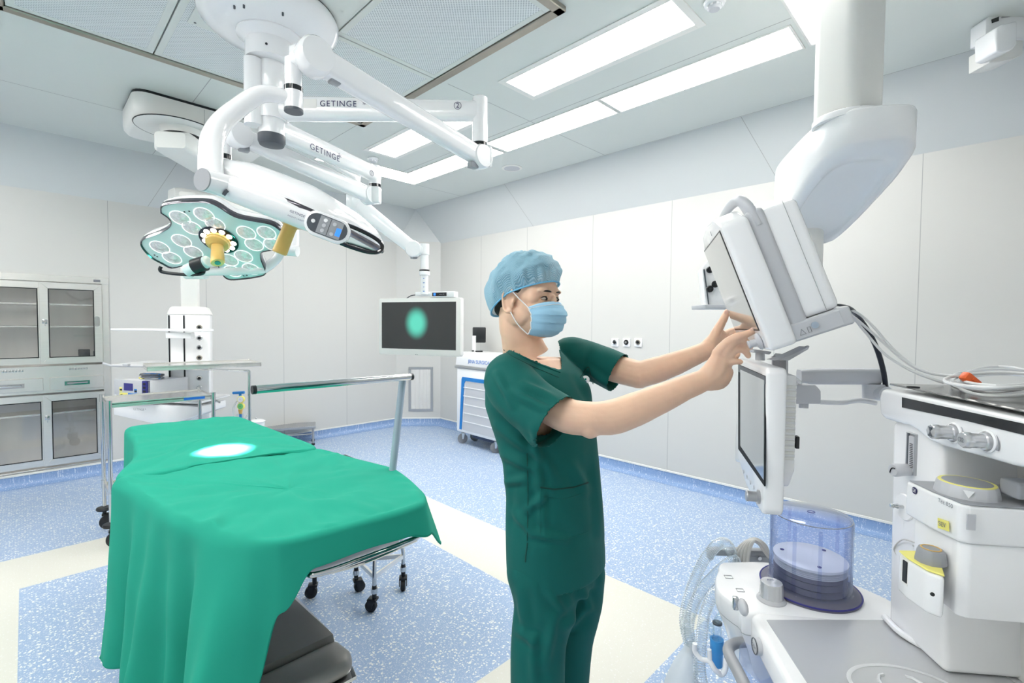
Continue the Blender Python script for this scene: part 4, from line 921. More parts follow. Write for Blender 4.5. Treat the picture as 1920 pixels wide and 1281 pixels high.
# step stool
t = thing('step_stool', 'low stainless steel step stool with a ribbed top by the back wall', 'stool', (2.15, 5.8, 0))
q = [on(u, v, 2, .24) for u, v in ((490, 806), (592, 799), (560, 791), (462, 797))]
X = (q[1]-q[0]).normalized(); Y = Vector((-X.y, X.x, 0)); c_ = Vector((q[1].x, q[1].y, .24))-X*.3+Y*.14
mb = MB(); mb.prism([c_-X*.3-Y*.14, c_+X*.3-Y*.14, c_+X*.3+Y*.14, c_-X*.3+Y*.14], -UP*.03, .003, 1)
for k in range(22): mb.box(c_-X*.28+X*k*.0267+UP*.002, (.014, .26, .004), Matrix.Rotation(atan2(X.y, X.x), 3, 'Z'), .001, 1)
mb.build('ribbed_top', 'alu', t)
for a in (-1, 1):
    for b in (-1, 1):
        p = c_+X*.27*a+Y*.11*b; mb = MB(); mb.tube([Vector((p.x, p.y, .022)), Vector((p.x, p.y, .215))], .014, n=14); lg = mb.build('leg', 'alu', t)
        mb = MB(); mb.cyl(Vector((p.x, p.y, 0)), Vector((p.x, p.y, .025)), .019, n=16); mb.build('rubber_foot', 'rubber', lg)
mb = MB(); mb.tube([c_-X*.27-Y*.11-UP*.1, c_+X*.27-Y*.11-UP*.1], .008, n=8); mb.build('stretcher', 'alu', t)
# lidded white pot on a small stand
pt = P(480, 795, 5.2); t = thing('lidded_pot', 'small white lidded pot with a metal knob behind the green drape', 'pot', pt-UP*.08)
mb = MB(); mb.lathe([(.075, -.075), (.085, -.07), (.088, .02), (.08, .03)], pt, n=32); mb.build('pot_body', 'white', t)
mb = MB(); mb.lathe([(.09, .022), (.094, .03), (.075, .042), (.03, .05), (0, .051)], pt, n=32); ld_ = mb.build('lid', 'white', t)
mb = MB(); mb.lathe([(.008, .05), (.005, .06), (.01, .075), (.008, .08), (0, .082)], pt, n=16); mb.build('knob', 'chrome', ld_)
mb = MB(); mb.cyl(Vector((pt.x, pt.y, .03)), pt-UP*.075, .012); mb.lathe([(.16, .0), (.16, .02), (.03, .035)], (pt.x, pt.y, 0)); mb.build('stand', 'chrome', t)
# oxygen flowmeter / suction regulator on the wall
q = P(452, 760, 4.6)
t = thing('gas_regulator', 'blue handled gas regulator with two yellow gauges behind the green drape', 'regulator', q)
mb = MB(); a = P(437, 737, 4.6); b = P(458, 736, 4.6); mb.tube([a, b], .013, n=14); mb.tube([P(450, 738, 4.6), P(451, 745, 4.6)], .012, n=12); mb.build('handle', 'blue', t)
for v in (749, 762):
    c_ = P(452, v, 4.58); mb = MB(); mb.lathe([(.032, 0), (.034, .006), (.034, .022), (.03, .026)], c_+FW*.013, -FW, n=28); g = mb.build('gauge', 'yellow', t)
    mb = MB(); mb.lathe([(.027, .026), (.0, .0275)], c_+FW*.013, -FW, n=24); mb.build('dial', 'white' if v == 749 else 'green', g)
    mb = MB(); mb.box(c_-FW*.016, (.002, .002, .02), Matrix.Rotation(.6, 3, RT)); mb.build('needle', 'black', g)
mb = MB(); mb.tube([P(451, 768, 4.6), P(451, 776, 4.6)], [.02, .014], n=14); mb.build('outlet_nut', 'gold', t)
mb = MB(); mb.tube([P(450, 776, 4.6), P(450, 786, 4.6)], .03, n=18); mb.tube([P(450, 786, 4.6), P(449, 795, 4.6)], [.012, .012], n=12); mb.build('flow_bowl', 'clear', t)
mb = MB(); mb.tube([P(444, 752, 4.6), P(438, 765, 4.58), P(440, 785, 4.57), P(450, 795, 4.57), P(462, 782, 4.57), P(470, 768, 4.6)], .008, n=10, sm=6); mb.build('hose', 'clearp', t)
mb = MB(); mb.tube([P(451, 745, 4.62), P(451, 830, 4.62)], .012, n=12); q2 = P(451, 830, 4.62); mb.cyl(Vector((q2.x, q2.y, .0)), Vector((q2.x, q2.y, q2.z)), .012, n=12); mb.lathe([(.14, 0), (.14, .02), (.03, .035)], (q2.x, q2.y, 0)); mb.build('floor_post', 'blue', t)

# return air grille on the angled corner
cn = Vector((-(YA-CHY), -(XB-CHX), 0)).normalized(); cn = Vector((CHY-YA, CHX-XB, 0)).normalized()
def chpt(u, v): o = Vector((CHX, YA, 0)); r = ray(u, v); return CP+r*((o-CP).dot(cn)/r.dot(cn))
t = thing('air_grille', 'grey metal return air grille low on the angled corner wall', 'air vent', chpt(789, 771))
g0, g1, g2, g3 = chpt(766, 688), chpt(812, 688), chpt(812, 771), chpt(766, 771); gx = (g1-g0).normalized(); gc_ = (g0+g1+g2+g3)/4; gw = (g1-g0).length; gh = (g0-g3).length
def sgn(x, y, n): return 1 if x.cross(y).dot(n) > 0 else -1
mb = MB(); f = .035
for a, b, c_, d in ((-gw/2, gw/2, gh/2-f, gh/2), (-gw/2, gw/2, -gh/2, -gh/2+f), (-gw/2, -gw/2+f, -gh/2+f, gh/2-f), (gw/2-f, gw/2, -gh/2+f, gh/2-f)):
    mb.prism([gc_+gx*a+UP*c_, gc_+gx*b+UP*c_, gc_+gx*b+UP*d, gc_+gx*a+UP*d], cn*.012, .002, 1)
mb.build('frame', 'alu', t)
mb = MB(); rings = []
n_ = 5; iw = gw-2*f
pts = []
for k in range(n_*10+1):
    s_ = k/(n_*10); pts.append((s_*iw-iw/2, .002+.006*abs(sin(s_*n_*pi))))
mb.loft([[gc_+gx*a+cn*h+UP*(-gh/2+f) for a, h in pts], [gc_+gx*a+cn*h+UP*(gh/2-f) for a, h in pts]], cap=False, closed=False); mb.build('pleated_filter', 'filter', t)
# three wall gas outlets
for k, (u, lab) in enumerate(((1154, 'left'), (1175.5, 'middle'), (1197.5, 'right'))):
    c_ = on(u, 642, 0, XB); t = thing('wall_gas_outlet', f'{lab} one of three white square gas outlets on the right wall', 'gas outlet', c_)
    mb = MB(); mb.plate(c_-Vector((.0, 0, 0)), (0, -1, 0), (0, 0, 1), .082, .085, .012, .006, bev=.002); mb.build('face_plate', 'white', t)
    mb = MB(); mb.lathe([(.026, .0), (.026, .02), (.02, .022), (.014, .016)], c_, (-1, 0, 0), n=24); o = mb.build('socket', 'chrome' if k == 0 else ('black' if k == 1 else 'frame'), t)
    mb = MB(); mb.lathe([(.012, .014), (.012, .024), (0, .024)], c_, (-1, 0, 0), n=16); mb.build('valve_seat', 'black' if k != 1 else 'chrome', o)

# ================================================================== LASER CART BY THE RIGHT WALL
ca = on(859, 832, 2, 0); cb = on(929, 853, 2, 0)
cX = (cb-ca).normalized(); cY = FW-cX*FW.dot(cX); cY.z = 0; cY.normalize()
t = thing('laser_cart', 'white wheeled medical cart with a blue curved stripe near the right wall', 'medical cart', ca)
def cz(v, p=ca): d = (Vector((p.x, p.y, EYE))-CP).dot(_f); return vz(859, v, d)
o_ = ca-cX*.04; zt_ = cz(660); zmid = cz(688); zbot = cz(811)
L_ = 1.0; Dp = .34
def cf(a, z, off=0): return Vector((o_.x, o_.y, 0))+cX*a+UP*z-cY*off
mb = MB(); mb.prism([cf(.0, zbot), cf(L_, zbot), cf(L_, zmid-.01), cf(-.0, zmid-.01)], cY*Dp, .02, 3); bd = mb.build('body', 'white', t)
mb = MB(); mb.prism([cf(-.03, zmid+.012), cf(L_+.03, zmid+.012), cf(L_+.03, zt_), cf(.0, zt_)], cY*(Dp+.03), .015, 3); mb.build('top_housing', 'white', t)
mb = MB(); mb.prism([cf(-.03, zmid-.015, .01), cf(L_+.03, zmid-.015, .01), cf(L_+.03, zmid+.014, .01), cf(-.03, zmid+.014, .01)], cY*(Dp+.04), .006); mb.build('belt_band', 'alu', t)
z0, z1 = cz(805), cz(706)
mb = MB(); A = [cf(.075, z0, .004), cf(.115, z1-.03, .004), cf(.13, z1, .004), cf(.9, z1, .004), cf(.9, z1-.045, .004), cf(.19, z1-.045, .004), cf(.165, z1-.08, .004), cf(.115, z0, .004)]
mb.prism(A, -cY*.006); mb.build('blue_stripe', 'blue', bd)
mb = MB(); mb.prism([cf(.135, z0-.0, .002), cf(.88, z0, .002), cf(.88, z1-.06, .002), cf(.2, z1-.06, .002)], -cY*.004); rp_ = mb.build('ribbed_panel', 'lgrey', bd)
for k in range(5):
    z = z0+(z1-.06-z0)*(k+1)/5.7; mb = MB(); mb.prism([cf(.15, z, .006), cf(.88, z, .006), cf(.88, z+.012, .006), cf(.15, z+.012, .006)], -cY*.004, .001, 1); mb.build('rib', 'white', rp_)
text('JENA SURGICAL', 'lettering', 'inkb', bd, cf(.235, (zmid+zt_)/2-.015, .003), cX, UP, .042, spacing=1.0, align='LEFT')
for k in range(2):
    for j in range(2):
        p = Vector((o_.x, o_.y, 0))+cX*(.07+k*.62)+cY*(.07+j*.2); castor(t, p, .19, .062, 2.6, 'wheel')
mb = MB(); mb.prism([cf(.2, .09, -.1), cf(.85, .09, -.1), cf(.85, zbot, -.1), cf(.2, zbot, -.1)], cY*.18); mb.build('underbox', 'nbase', t)
mb = MB(); q = cf(.04, zt_, -.25); mb.cyl(q, q+UP*.2, .026, n=20); mb.build('post', 'white', t)
mb = MB(); q = q+UP*.19+cY*.06; mb.box(q+UP*.02+cX*.03, (.17, .05, .2), Matrix.Rotation(-YAW, 3, 'Z'), .012); mb.build('camera_unit', 'black', t)
for k, (u, w_) in enumerate(((880, .03), (896, .09))):
    mb = MB(); mb.box(cf(.08+k*.12, zt_+.008, -.2), (w_, .04, .016), Matrix.Rotation(-YAW, 3, 'Z'), .003); mb.build('top_button', 'black', t)

# ================================================================== RIGHT CEILING PENDANT
d_p = 1.95
rp = thing('ceiling_pendant', 'large white ceiling pendant with a thick column and rounded arm above the anaesthesia machine', 'medical pendant', P(1592, 220, d_p))
pc_ = P(1590, 150, d_p); R_ = Matrix.Rotation(-YAW+radians(20), 3, 'Z')
zc0 = 2.35; ZT = 2.345
ring = []
mb = MB(); X = R_ @ Vector((1, 0, 0)); Y = R_ @ Vector((0, 1, 0))
ring = lambda z, s_: rrect(Vector((pc_.x, pc_.y, z)), X, Y, .19*s_, .19*s_, .045, 6)
mb.loft([ring(zc0-.03, 1), ring(HC, 1)]); mb.build('column', 'warmw', rp, angle=40)
mb = MB(); mb.lathe([(.118, ZT+.006), (.122, ZT+.0), (.122, ZT-.02)], (pc_.x, pc_.y, 0)); mb.build('collar', 'white', rp)
mb = MB(); mb.lathe([(.112, ZT+.009), (.112, ZT+.004)], (pc_.x, pc_.y, 0)); mb.build('collar_joint', 'black', rp)
E2 = P(1516, 395, 2.5); E2 = Vector((E2.x, E2.y, 0)); E1 = P(1612, 300, 1.98); E1 = Vector((E1.x, E1.y, 0))
ad = (E2-E1).normalized(); an = Vector((ad.y, -ad.x, 0))           # an points right
LA = (E2-E1).length; ZT = 2.345
def armring(s_w, h, ext=0, dz=0):
    out = []
    for k in range(72):
        a = 2*pi*k/72; c_, s_ = cos(a), sin(a)
        t_ = (LA/2+.17+ext)*abs(c_)**.62*(1 if c_ > 0 else -1)
        wd = .188*s_w*abs(s_)**.55*(1 if s_ > 0 else -1)
        f = min(1, max(0, (t_/(LA/2+.17)+1)/2)); zb = 2.205-.26*min(1, f*1.15)
        out.append(E1+ad*(LA/2+t_)+an*wd*(1-.12*f)+UP*(zb+(ZT-zb)*h+dz))
    return out
zb0 = 2.0
mb = MB(); mb.loft([armring(.06, 0, -.38, .016), armring(.62, 0, -.155, .015), armring(.70, 0, -.125, .012), armring(.74, 0, -.11, .001), armring(.84, 0, -.06, 0), armring(.95, 0, -.018, .01), armring(1, .14, 0), armring(1, .9, 0), armring(.985, .97, -.006), armring(.94, 1, -.03), armring(.1, 1, -.35)]); mb.build('arm_housing', 'white', rp, angle=50)
# drop tube and gas head behind the monitor
g = P(1480, 470, 2.95); mb = MB(); mb.cyl(Vector((E2.x, E2.y, 1.62)), Vector((E2.x, E2.y, zb0+.05)), .07); mb.build('drop_column', 'warmw', rp)
mb = MB(); mb.prism([P(1413, 384, 2.5), P(1425, 378, 2.5), P(1500, 376, 2.5), P(1500, 440, 2.5), P(1413, 440, 2.5)], FW*.1, .008); mb.build('link_cover', 'warmw', rp)
hd0 = [(1316, 502), (1326, 488), (1352, 478), (1522, 466), (1522, 577), (1325, 577), (1321, 555)]
mb = MB(); mb.prism([P(u, v, 2.6) for u, v in hd0], FW*.22+RT*.06, .01, 2); gh_ = mb.build('gas_head', 'white', rp)
mb = MB(); mb.tube([P(u, v, 2.595) for u, v in ((1320, 505), (1329, 573), (1400, 573))], .004, n=8); mb.build('head_trim', 'dgrey', gh_)
mb = MB(); mb.prism([P(u, v, 2.59) for u, v in ((1322, 571), (1400, 571), (1400, 579), (1323, 579))], FW*.2, .003); mb.build('base_strip', 'lgrey', gh_)
for u, v in ((1330.5, 506), (1330.5, 542), (1340.5, 533)): outlet(P(u, v, 2.588), -FW, gh_, .0185, 'black')

# ================================================================== OPERATING TABLE AND DRAPES
t = thing('operating_table', 'operating table with an anthracite base under green drapes', 'operating table', (.72, 2.0, 0))
mb = MB(); mb.prism([(.40, 1.56, 0), (.80, 1.56, 0), (.80, 1.66, 0), (.79, 1.72, 0), (.80, 2.6, 0), (.42, 2.6, 0)], (0, 0, .26), .03, 3); mb.build('base_body', 'nbase', t, angle=50)
mb = MB(); mb.prism([(.39, 1.55, .262), (.785, 1.55, .262), (.81, 1.60, .262), (.80, 1.705, .262), (.39, 1.705, .262)], (0, 0, .06), .025, 4); mb.build('base_bumper', 'dbase', t, angle=50)
mb = MB(); mb.prism([(.385, 1.542, .245), (.80, 1.542, .245), (.816, 1.60, .245), (.80, 1.65, .245), (.385, 1.65, .245)], (0, 0, .012), .004, 1); mb.build('trim_line', 'chrome', t)
mb = MB(); mb.loft([[(.42, 1.70, .255), (.80, 1.70, .255), (.80, 2.62, .255), (.42, 2.62, .255)], [(.42, 1.71, .335), (.79, 1.71, .335), (.79, 2.62, .335), (.42, 2.62, .335)], [(.52, 2.02, .39), (.74, 2.02, .39), (.74, 2.5, .39), (.52, 2.5, .39)]]); mb.build('base_cover', 'dbase', t, angle=20)
mb = MB(); mb.span((.56, 2.05, .38), (.72, 2.45, .74), .01); mb.build('column', 'steel', t)
mb = MB(); mb.span((.46, 1.5, .70), (.95, 3.55, .75), .01); mb.build('tabletop_frame', 'alu', t)
mb = MB(); mb.span((.52, 1.53, .752), (.94, 3.54, .842), .035, 3); mb.build('mattress', 'rubber', t)
mb = MB(); mb.tube([(.60, 1.7, .745), (.585, 1.46, .745), (.61, 1.41, .745), (.75, 1.40, .747), (.90, 1.405, .747), (.985, 1.43, .747), (1.0, 1.6, .747)], .0085, n=12, sm=5); mb.tube([(.60, 1.45, .725), (.75, 1.41, .727), (.97, 1.43, .727)], .006, n=10, sm=4); mb.build('end_rail', 'chrome', t)
mb = MB(); mb.span((1.0, 2.02, .79), (1.165, 2.36, .82), .01); mb.build('arm_board', 'rubber', t)

def drape(name, contour, label, rt=.017, seed=0, nrow=26, zf=None, amp=.0022):
    # contour: (x, y, top z, hem z, outward flare, fold size)
    n_sub = 14; C_ = []
    n = len(contour)
    for i in range(n):
        p = [contour[(i+k-1) % n] for k in range(4)]
        for k in range(n_sub):
            u = k/n_sub; row = []
            for j in range(6):
                a, b, c, d = (q[j] for q in p)
                if j < 2:
                    cr = 0.5*((2*b)+(c-a)*u+(2*a-5*b+4*c-d)*u*u+(3*b-a-3*c+d)*u**3); ln = b+(c-b)*u; row.append(.35*cr+.65*ln)
                else: uu = u*u*(3-2*u); row.append(b+(c-b)*uu)
            C_.append(row)
    N = len(C_); xy = [Vector((r[0], r[1], 0)) for r in C_]
    for _ in range(5): xy = [(xy[i-1]+xy[i]*2+xy[(i+1) % N])/4 for i in range(N)]
    nor = []
    for i in range(N):
        d = xy[(i+2) % N]-xy[i-2]; d.normalize(); nor.append(Vector((d.y, -d.x, 0)))
    for _ in range(12): nor = [(nor[i-1]+nor[i]+nor[(i+1) % N]).normalized() for i in range(N)]
    cen = sum(xy, Vector())/N; rings = []
    for s_ in (.02, .1, .2, .3, .4, .5, .6, .7, .8, .88, .94, .975):
        ring_ = []
        for i in range(N):
            p = cen+(xy[i]-cen)*s_; z = C_[i][2]
            z += amp*2.2*noise.noise(Vector((p.x*5+seed, p.y*9, 1)))+amp*1.4*noise.noise(Vector((p.x*22, p.y*14+seed, 3)))
            # fold ridges running across the sheet
            rd = noise.noise(Vector((p.x*2.2, p.y*1.1+seed, 7))); z += amp*2.6*max(0, 1-abs(rd*9+.4))
            if zf: z += zf(p)
            ring_.append(Vector((p.x, p.y, z)))
        rings.append(ring_)
    L = [0]
    for i in range(1, N): L.append(L[-1]+(xy[i]-xy[i-1]).length)
    for k in range(nrow+1):
        u = k/nrow; ring_ = []
        for i in range(N):
            zt, zh, fl, fo = C_[i][2:6]; H_ = zt-zh
            if H_ <= rt*1.2: drop = H_*u; out = H_*.6*u
            else:
                al = rt*pi/2; tot = al+(H_-rt); s_ = tot*u
                if s_ < al: a = s_/rt; out = rt*sin(a); drop = rt*(1-cos(a))
                else: drop = rt+(s_-al); out = rt+fl*(drop-rt)
            dr = max(0, drop-rt*.5)
            f = fo*dr*(sin(L[i]*15+seed+sin(L[i]*6)*1.3)+.35*sin(L[i]*37+seed*2+dr*3))
            w_ = .006*noise.noise(Vector((xy[i].x*6, xy[i].y*6, drop*5+seed)))*min(1, dr*6)
            p = xy[i]+nor[i]*(out+f+w_)
            z = zt-drop
            if zf: z += zf(xy[i])*(1-min(1, drop/.1))
            ring_.append(Vector((p.x, p.y, z)))
        rings.append(ring_)
    mb = MB(); mb.loft(rings, cap=False); vs = [mb.bm.verts.new(p) for p in rings[0]]; mb.bm.faces.new(vs); bmesh.ops.remove_doubles(mb.bm, verts=mb.bm.verts, dist=1e-6); bmesh.ops.recalc_face_normals(mb.bm, faces=mb.bm.faces)
    o = mb.build(name, 'drape', angle=75)
    sm = o.modifiers.new('cloth_thickness', 'SOLIDIFY'); sm.thickness = .0035; sm.offset = 1
    ss = o.modifiers.new('smooth', 'SUBSURF'); ss.levels = 1; ss.render_levels = 1
    mb = MB(); hem = rings[-1]
    mb.tube([p+UP*.006 for p in hem], .0032, n=6, loop=True); mb.build('hem', 'drapeh', o)
    return tag(o, label, 'drape')
drape('surgical_drape', [
    (.245, 2.455, .868, .14, .0, .06), (.31, 2.15, .868, .13, .02, .10), (.335, 1.88, .868, .05, .09, .17), (.40, 1.65, .866, .04, .17, .19), (.465, 1.51, .866, .36, .16, .07), (.52, 1.455, .866, .66, .12, .04),
    (.60, 1.435, .866, .768, .10, .02), (.76, 1.42, .866, .776, .10, .02), (.90, 1.41, .866, .772, .10, .02), (.985, 1.425, .864, .745, .20, .04), (1.035, 1.50, .864, .655, .28, .05), (1.085, 1.68, .866, .76, .10, .03), (1.115, 1.84, .866, .78, .05, .02), (1.07, 2.08, .866, .80, .05, .02), (1.01, 2.365, .872, .85, .02, 0),
    (.8, 2.38, .876, .868, .02, 0), (.5, 2.415, .876, .868, .02, 0), (.3, 2.445, .872, .866, .02, 0)],
    'green surgical drape over the near end of the table, hanging low at left', seed=2, amp=.0055)
def zf2(p):
    return .03*math.exp(-((p.y-2.42)/.09)**2)*0-0.0
drape('surgical_drape', [
    (.42, 3.62, .872, .45, .03, .04), (.41, 3.2, .874, .40, .04, .05), (.36, 2.8, .876, .35, .05, .05), (.255, 2.44, .880, .60, .03, .02), (.5, 2.405, .886, .880, .02, 0), (.8, 2.375, .886, .880, .02, 0), (1.0, 2.355, .884, .86, .05, 0),
    (1.0, 2.8, .878, .80, .03, .02), (.99, 3.2, .874, .78, .03, .02), (.975, 3.56, .872, .74, .03, .02), (.7, 3.60, .872, .6, .03, .03)],
    'green surgical drape over the far end of the table, with the bright light spot', seed=9, amp=.0038)

# anaesthesia screen: leaning post and cross bar
t = thing('drape_screen_frame', 'chrome cross bar on a leaning blue grey post clamped beside the green drape', 'screen frame', P(738, 890, 2.1))
mb = MB(); mb.tube([P(735, 893, 2.08), P(755, 712, 2.12)], .0155, n=18); mb.build('post', 'tubeb', t)
bL, bR = on(447, 731, 1, 1.83), on(771, 706.5, 1, 1.83)
bR = P(771, 706.5, 2.12); dd_ = Vector((1, 0, 0)); bL = bR-dd_*.64; 
mb = MB(); mb.tube([bL, bR], .0145, n=20); mb.build('cross_bar', 'chrome', t)
mb = MB(); mb.tube([bL-dd_*.006, bL+dd_*.006], .0155, n=20); mb.build('end_plug', 'black', t)
mb = MB(); mb.tube([bR-dd_*.006, bR+dd_*.006], .0155, n=20); mb.build('end_plug', 'black', t)
mb = MB(); mb.tube([P(734, 892, 2.08), P(733, 905, 2.08)], .02, n=16); mb.tube([P(734, 898, 2.08)+Vector((-.06, 0, 0)), P(734, 898, 2.08)], .012, n=12); mb.build('clamp', 'chrome', t)

def basin_stand(cx_, cy_, H_, r_, feet, label, basin=True):
    t = thing('basin_stand', label, 'basin stand', (cx_, cy_, 0))
    c_ = Vector((cx_, cy_, 0)); pts = []
    for (fx_, fy_) in feet: pts.append(Vector((fx_, fy_, 0)))
    for i, p in enumerate(pts):
        castor(t, p, .14, .03, 2.2+i*1.9)
        top = c_+(p-c_)*.62+UP*H_
        mb = MB(); mb.tube([p+UP*.11, p+UP*.2, top], .0105, n=14); mb.cyl(p+UP*.10, p+UP*.125, .017, n=16); mb.build('leg', 'chrome', t)
    mb = MB()
    for i in range(len(pts)):
        a, b = pts[i]+UP*.185, pts[(i+1) % len(pts)]+UP*.185; d = (b-a).normalized(); mb.box((a+b)/2, ((b-a).length, .012, .022), Matrix.Rotation(atan2(d.y, d.x), 3, 'Z'))
    mb.build('base_frame', 'steel', t)
    mb = MB(); mb.tube([c_+UP*H_+Vector((cos(a), sin(a), 0))*r_ for a in [2*pi*k/40 for k in range(40)]], .006, n=10, loop=True)
    mb.build('ring', 'chrome', t)
    if basin:
        mb = MB(); mb.lathe([(r_*1.02, .012), (r_*.97, .006), (r_*.88, -.05), (r_*.6, -.1), (.02, -.11), (.02, -.105), (r_*.58, -.095), (r_*.86, -.048), (r_*.95, .004)], c_+UP*H_); b_ = tag(mb.build('basin', 'steelh'), 'stainless steel bowl held in the ring behind the drape corner', 'bowl')
    return t
basin_stand(1.37, 2.37, .63, .11, [(1.252, 2.227), (1.482, 2.314), (1.274, 2.465)], 'chrome three legged basin stand on black castors right of the table base')
t2 = thing('instrument_stand', 'chrome stand leg with a black castor just left of the basin stand', 'instrument stand', (1.087, 2.62, 0))
castor(t2, Vector((1.087, 2.575, 0)), .16, .032, 2.6)
mb = MB(); mb.tube([Vector((1.087, 2.575, .12)), Vector((1.087, 2.575, .78))], .012, n=14); mb.build('leg', 'chrome', t2)
castor(t2, Vector((1.087, 2.95, 0)), .16, .032, 1.6)
mb = MB(); mb.tube([Vector((1.087, 2.95, .12)), Vector((1.087, 2.95, .78))], .012, n=14); mb.build('leg', 'chrome', t2)
mb = MB(); mb.tube([Vector((1.087, 2.575, .2)), Vector((1.087, 2.95, .2))], .009, n=10); mb.build('crossbar', 'chrome', t2)
mb = MB(); mb.span((1.07, 2.55, .74), (1.11, 2.98, .76), .002, 1); mb.build('top_bar', 'steelh', t2)

# ================================================================== ANAESTHESIA MACHINE
MX, MY = Vector((sin(radians(142)), cos(radians(142)), 0)), Vector((sin(radians(52)), cos(radians(52)), 0))
TM = basis(MX, MY, UP); TI = TM.inverted(); TI3 = TI.to_3x3()
def ml(u, v, ax, val):
    r = TI3 @ ray(u, v); C = TI @ CP; return C+r*((val-C[ax])/r[ax])
def mlp(u, v, o, n):
    r = TI3 @ ray(u, v); C = TI @ CP; return C+r*((o-C).dot(n)/r.dot(n))
ZW = .80
am = thing('anaesthesia_machine', 'white anaesthesia machine with a grey worktop, bellows dome and side mounted display', 'anaesthesia machine', TM @ Vector((.75, 1.0, 0)))
mm = lambda: MB(TM)
Z = Vector((0, 0, 1))
# worktop slab
out = [(.450, 1.205), (.437, .95), (.43, .60), (.95, .60), (.95, 1.205), (.80, 1.215), (.47, 1.222)]
mb = mm(); mb.prism([(x, y, ZW-.065) for x, y in out], (0, 0, .066), .012, 3); wt = mb.build('worktop', 'white', am, angle=40)
pl = [tuple(ml(u, v, 2, ZW+.0015))[:2] for u, v in ((1437, 1163), (1700, 1163), (1741, 1172))]+[(.90, .95), (.93, .62), (.455, .62), tuple(ml(1512, 1281, 2, ZW))[:2]]
mb = mm(); mb.prism([(x, y, ZW+.001) for x, y in pl], (0, 0, .0015), .0006, 1); mb.build('steel_inlay', 'worktop', wt)
mc_ = ml(1700, 1292, 2, ZW+.003)
mb = mm(); mb.tube([mc_+Vector((cos(a)*.098, sin(a)*.066, 0)) for a in [2*pi*k/64 for k in range(64)]], .004, n=6, loop=True, flat=.1)
for s_ in (-1, 1): mb.tube([mc_+Vector((s_*(.02+.022*sin(k*.5)), .036*cos(k*.5), 0)) for k in range(9)], .003, n=6)
mb.build('oval_mark', 'wmark', wt)
# absorber arm platform
pf = [(.44, 1.425), (.455, 1.462), (.49, 1.475), (.62, 1.487), (.74, 1.43), (.83, 1.33), (.86, 1.22), (.80, 1.20), (.47, 1.20), (.432, 1.235), (.405, 1.30), (.415, 1.37)]
pp_ = catmull([Vector((x, y, 0)) for x, y in pf+[pf[0]]], 4)[:-1]
cc = sum(pp_, Vector())/len(pp_)
def pring(s_, z, dx=0): return [cc+(p-cc)*s_+Vector((dx, 0, z)) for p in pp_]
mb = mm(); mb.loft([pring(.80, ZW-.20, .03), pring(.88, ZW-.16, .02), pring(.93, ZW-.10, .01), pring(.985, ZW-.055), pring(1, ZW-.04), pring(1, ZW-.012), pring(.985, ZW-.003), pring(.96, ZW)]); pfm = mb.build('absorber_platform', 'white', am, angle=45)
mb = mm(); mb.loft([pring(1.002, ZW-.052), pring(1.003, ZW-.050)], cap=False); mb.build('joint_line', 'seam', pfm)
q = ml(1379, 1131, 0, .402); mb = mm(); mb.box(q, (.012, .012, .03), None, .002); mb.build('latch', 'chrome', pfm)
mb = mm(); mb.ell(q+Vector((.012, -.015, 0)), (.01, .022, .018)); mb.build('latch_recess', 'lgrey', pfm)
for u, v, s_ in ((1366, 1082, .02), (1388, 1107, .018)):
    q = ml(u, v, 2, ZW+.0006); mb = mm(); mb.tube([q+Vector((a*s_/2, b*s_/2.6, 0)) for a, b in ((-1, -1), (1, -1), (1, 1), (-1, 1))], .0008, n=5, loop=True); mb.build('symbol', 'inkg', pfm)
# lower cabinet under slab
mb = mm(); mb.prism([(.50, .6, .08), (.50, 1.16, .08), (.93, 1.16, .08), (.93, .6, .08)], (0, 0, ZW-.075-.08), .02, 3); mb.build('cabinet', 'white', am)
mb = mm(); mb.prism([(.46, .55, .07), (.46, 1.2, .07), (.95, 1.2, .07), (.95, .55, .07)], (0, 0, .05), .01, 2); mb.build('base_plinth', 'lgrey', am)
for a, b in ((.5, .6), (.5, 1.15), (.9, .6), (.9, 1.15)):
    p = TM @ Vector((a, b, 0)); castor(am, p, .08, .035, 1.0, 'wheel')
mb = mm(); mb.cyl((.47, 1.18, .2), (.47, 1.18, ZW-.08), .05, n=28); mb.build('absorber_canister', 'blueglass', am)
mb = mm(); mb.cyl((.47, 1.10, .35), (.47, 1.10, .68), .03, n=20); mb.build('canister_valve', 'cyanp', am)
# grey grab handle
def mp(pts): return [TI @ P(*p) for p in pts]
mb = mm(); mb.tube(mp([(1412, 1203, 1.2), (1378, 1207, 1.2), (1366, 1222, 1.17), (1385, 1262, 1.1), (1420, 1330, 1.0), (1470, 1400, .95)]), [.012, .0125, .0135, .0135, .0135, .0135], n=14, sm=6); mb.build('grab_handle', 'grey', am)
q = ml(1418, 1212, 0, .437); mb = mm(); mb.lathe([(.018, .008), (.018, -.002), (.014, -.004), (0, -.004)], q+Vector((.0, 0, 0)), (1, 0, 0), n=28); ob = mb.build('oxygen_flush_button', 'lgrey', am)
mb = mm(); mb.tube([q+Vector((-.004, cos(a)*.0165, sin(a)*.0165)) for a in [2*pi*k/32 for k in range(32)]], .0012, n=6, loop=True); mb.build('button_ring', 'dgrey', ob)
text('O2+', 'lettering', 'dgrey', ob, TM @ (q+Vector((-.005, 0, 0))), TM.to_3x3() @ Vector((0, -1, 0)), UP, .008)
